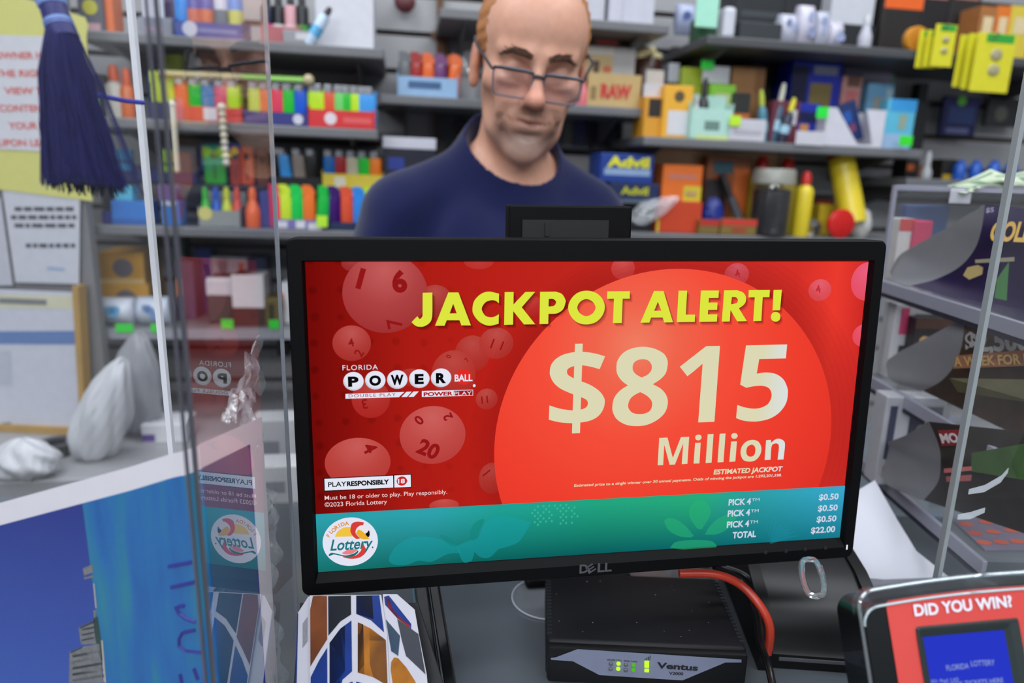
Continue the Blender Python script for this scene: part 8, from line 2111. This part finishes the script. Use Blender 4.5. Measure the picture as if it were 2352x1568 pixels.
# bottom sheet of tickets with rows of orange ovals, lying at the foot of the case
def oval_sheet():
    z0 = zs_[2] + 0.0015
    t = thing('ticket_sheet', 'mauve ticket sheet printed with rows of orange ovals on the case floor', 'scratch ticket', Matrix.Identity(4))
    P = [at_z(x, y, z0) for x, y in ((2190, 1196), (2420, 1170), (2440, 1262), (2262, 1262))]
    mb = MB().add(P + [p - Vector((0, 0, 0.0012)) for p in P], [(0, 3, 2, 1), (4, 5, 6, 7), (0, 1, 5, 4), (1, 2, 6, 5), (2, 3, 7, 6), (3, 0, 4, 7)])
    obj('sheet', mb, mat((112, 104, 122), 0.45), t)
    mb = MB()
    for r in range(3):
        for c in range(5):
            a, b = P[0].lerp(P[3], (r + 0.5) / 3.2), P[1].lerp(P[2], (r + 0.5) / 3.2); q = a.lerp(b, (c + 0.4) / 5)
            mb.add([q + Vector((0.0085 * math.cos(k * math.pi / 6), 0.0052 * math.sin(k * math.pi / 6), 0.0004)) for k in range(12)], [tuple(range(12))])
    obj('orange_oval_print', mb, mat((186, 84, 58), 0.5), t)
oval_sheet()
# things inside and behind the case
def inside(label, cat, px, d, c, marks=(), depth=0.03, name='box', zb=None):
    p0, p1 = at(px[0], px[3], d), at(px[1], px[3], d); top = at((px[0] + px[1]) / 2, px[2], d).z
    z = p0.z if zb is None else zb
    return carton(name, label, cat, None, 0, depth, c, None, marks, T=Matrix.Translation(((p0.x + p1.x) / 2, p0.y + depth / 2, z)), size=(p1.x - p0.x, max(top - z, 0.01)))
zt1, zt2, zt3 = zs_
inside('white and pink pack on the top tier of the ticket case', 'box', (2048, 2086, 500, 640), 0.99, (196, 192, 190), [('red_print', 0, .8, 1, 1, (190, 60, 60))], zb=zt1 + .0005)
inside('crimson pack beside the white and pink pack in the ticket case', 'box', (2082, 2124, 505, 640), 0.985, (186, 44, 84), [('white_print', .0, .05, .8, .3, (206, 206, 210))], zb=zt1 + .0005)
inside('dark blue flat pack behind the crimson pack in the ticket case', 'box', (2070, 2168, 470, 560), 1.02, (56, 76, 120), [], depth=0.02, zb=zt1 + .0005)
inside('mixed grey pack on the top tier nearest the purple ticket', 'box', (2124, 2168, 560, 650), 0.975, (170, 168, 176), [('orange_print', .1, .3, .4, .7, (190, 120, 70)), ('blue_print', .5, .2, .9, .8, (80, 100, 160))], zb=zt1 + .0005)
inside('black panel with two round beige lights on the middle tier', 'box', (2082, 2196, 724, 876), 0.97, (46, 42, 44), [('dot', .12, .55, .32, .75, (206, 160, 110)), ('dot', .45, .55, .65, .75, (206, 160, 110)), ('brown_top', 0, .84, 1, 1, (84, 56, 44))], zb=zt2 + .0005)
inside('white and red pack at the near end of the middle tier', 'box', (2032, 2078, 690, 876), 0.99, (186, 184, 188), [('pink_print', .3, .6, .7, .95, (196, 70, 110)), ('dark_print', .4, .1, .7, .45, (60, 62, 70))], zb=zt2 + .0005)
inside('white carton with dark windows on the lowest tier', 'box', (2014, 2150, 900, 1070), 0.925, (170, 170, 176), [('dark_window', .08, .3, .2, .9, (60, 62, 84)), ('dark_window', .42, .4, .95, .9, (56, 58, 72)), ('dot', .55, .5, .72, .8, (120, 112, 112)), ('red_print', .1, .12, .8, .22, (170, 90, 90))], zb=zt3 + .0005)
# banknotes lying over the top of the case
def note(label, pts, seed):
    P = [at(*p) for p in pts]     # four corners: near-left, far-left, far-right, near-right (px, py, depth)
    t = thing('banknote', label, 'banknote', Matrix.Identity(4), 'banknotes on the ticket case')
    def fn(i, j):
        q = P[0].lerp(P[3], i).lerp(P[1].lerp(P[2], i), j); return tuple(q + Vector((0, 0, 0.006 * math.sin(i * 5 + seed) * (1 - j) - 0.004 * j * math.sin(3.1 * i))))
    me = MB().sheet(20, 8, fn, 0.0004).mesh('paper', mat((190, 204, 176), 0.6, vary=0.08, scale=60)); smooth_by_angle(me, 60); link('paper', me, t)
    gm = mat((110, 140, 116), 0.6, vary=0.3, scale=120)
    for a, b, c, d in ((.06, .12, .94, .2), (.06, .8, .94, .88), (.42, .3, .6, .7)):
        mb = MB().grid(14, 3, lambda i, j: tuple(Vector(fn(a + (c - a) * i, b + (d - b) * j)) + Vector((0, 0, 0.0008)))); obj('green_print', mb, gm, t)
note('pale green banknote drooping over the edge of the ticket case', [(2218, 448, 0.93), (2150, 432, 0.98), (2275, 388, 1.04), (2352, 410, 0.99)], 0.4)
note('second pale green banknote running off beside the drooping one', [(2330, 436, 0.95), (2270, 402, 0.985), (2400, 380, 1.03), (2430, 410, 0.98)], 1.7)
# two white cartons low on the back counter beside the monitor
for i, (x, y, d) in enumerate(((640, 1010, 1.16), (652, 1080, 1.10))):
    q = at_z(x, y + 60, BC)
    carton('carton', ('white carton on the back counter beside the monitor edge', 'second white carton in front of it beside the monitor edge')[i], 'carton', None, 0, 0.05, (206, 206, 210), None, [('grey_print', .1, .3, .6, .6, (150, 150, 160))], T=Matrix.Translation((q.x, q.y, BC + 0.0004)) @ Matrix.Rotation(WA, 4, 'Z'), size=(0.07, 0.09 - 0.03 * i))
# ------------------------------------------------------------------ put each thing's origin at its base
bpy.context.view_layer.update()
def _rebase():
    for o in [x for x in COL.objects if x.parent is None and x.type in ('EMPTY', 'MESH') and x.get('category')]:
        if o.matrix_world.translation.length > 1e-6: continue
        pts = []
        for c in [o] + list(o.children_recursive):
            if c.type == 'MESH' and len(c.data.vertices):
                n = len(c.data.vertices); a = np.empty(n * 3); c.data.vertices.foreach_get('co', a); a = a.reshape(-1, 3); M = np.array(c.matrix_world)
                pts.append(a @ M[:3, :3].T + M[:3, 3])
        if not pts: continue
        P = np.concatenate(pts); lo, hi = P.min(0), P.max(0); b = Vector(((lo[0] + hi[0]) / 2, (lo[1] + hi[1]) / 2, lo[2]))
        if o.type == 'MESH': o.data.transform(Matrix.Translation(-b))
        else:
            for c in o.children: c.matrix_local = Matrix.Translation(-b) @ c.matrix_local
        o.matrix_world = Matrix.Translation(b)
_rebase()
bpy.context.view_layer.update()
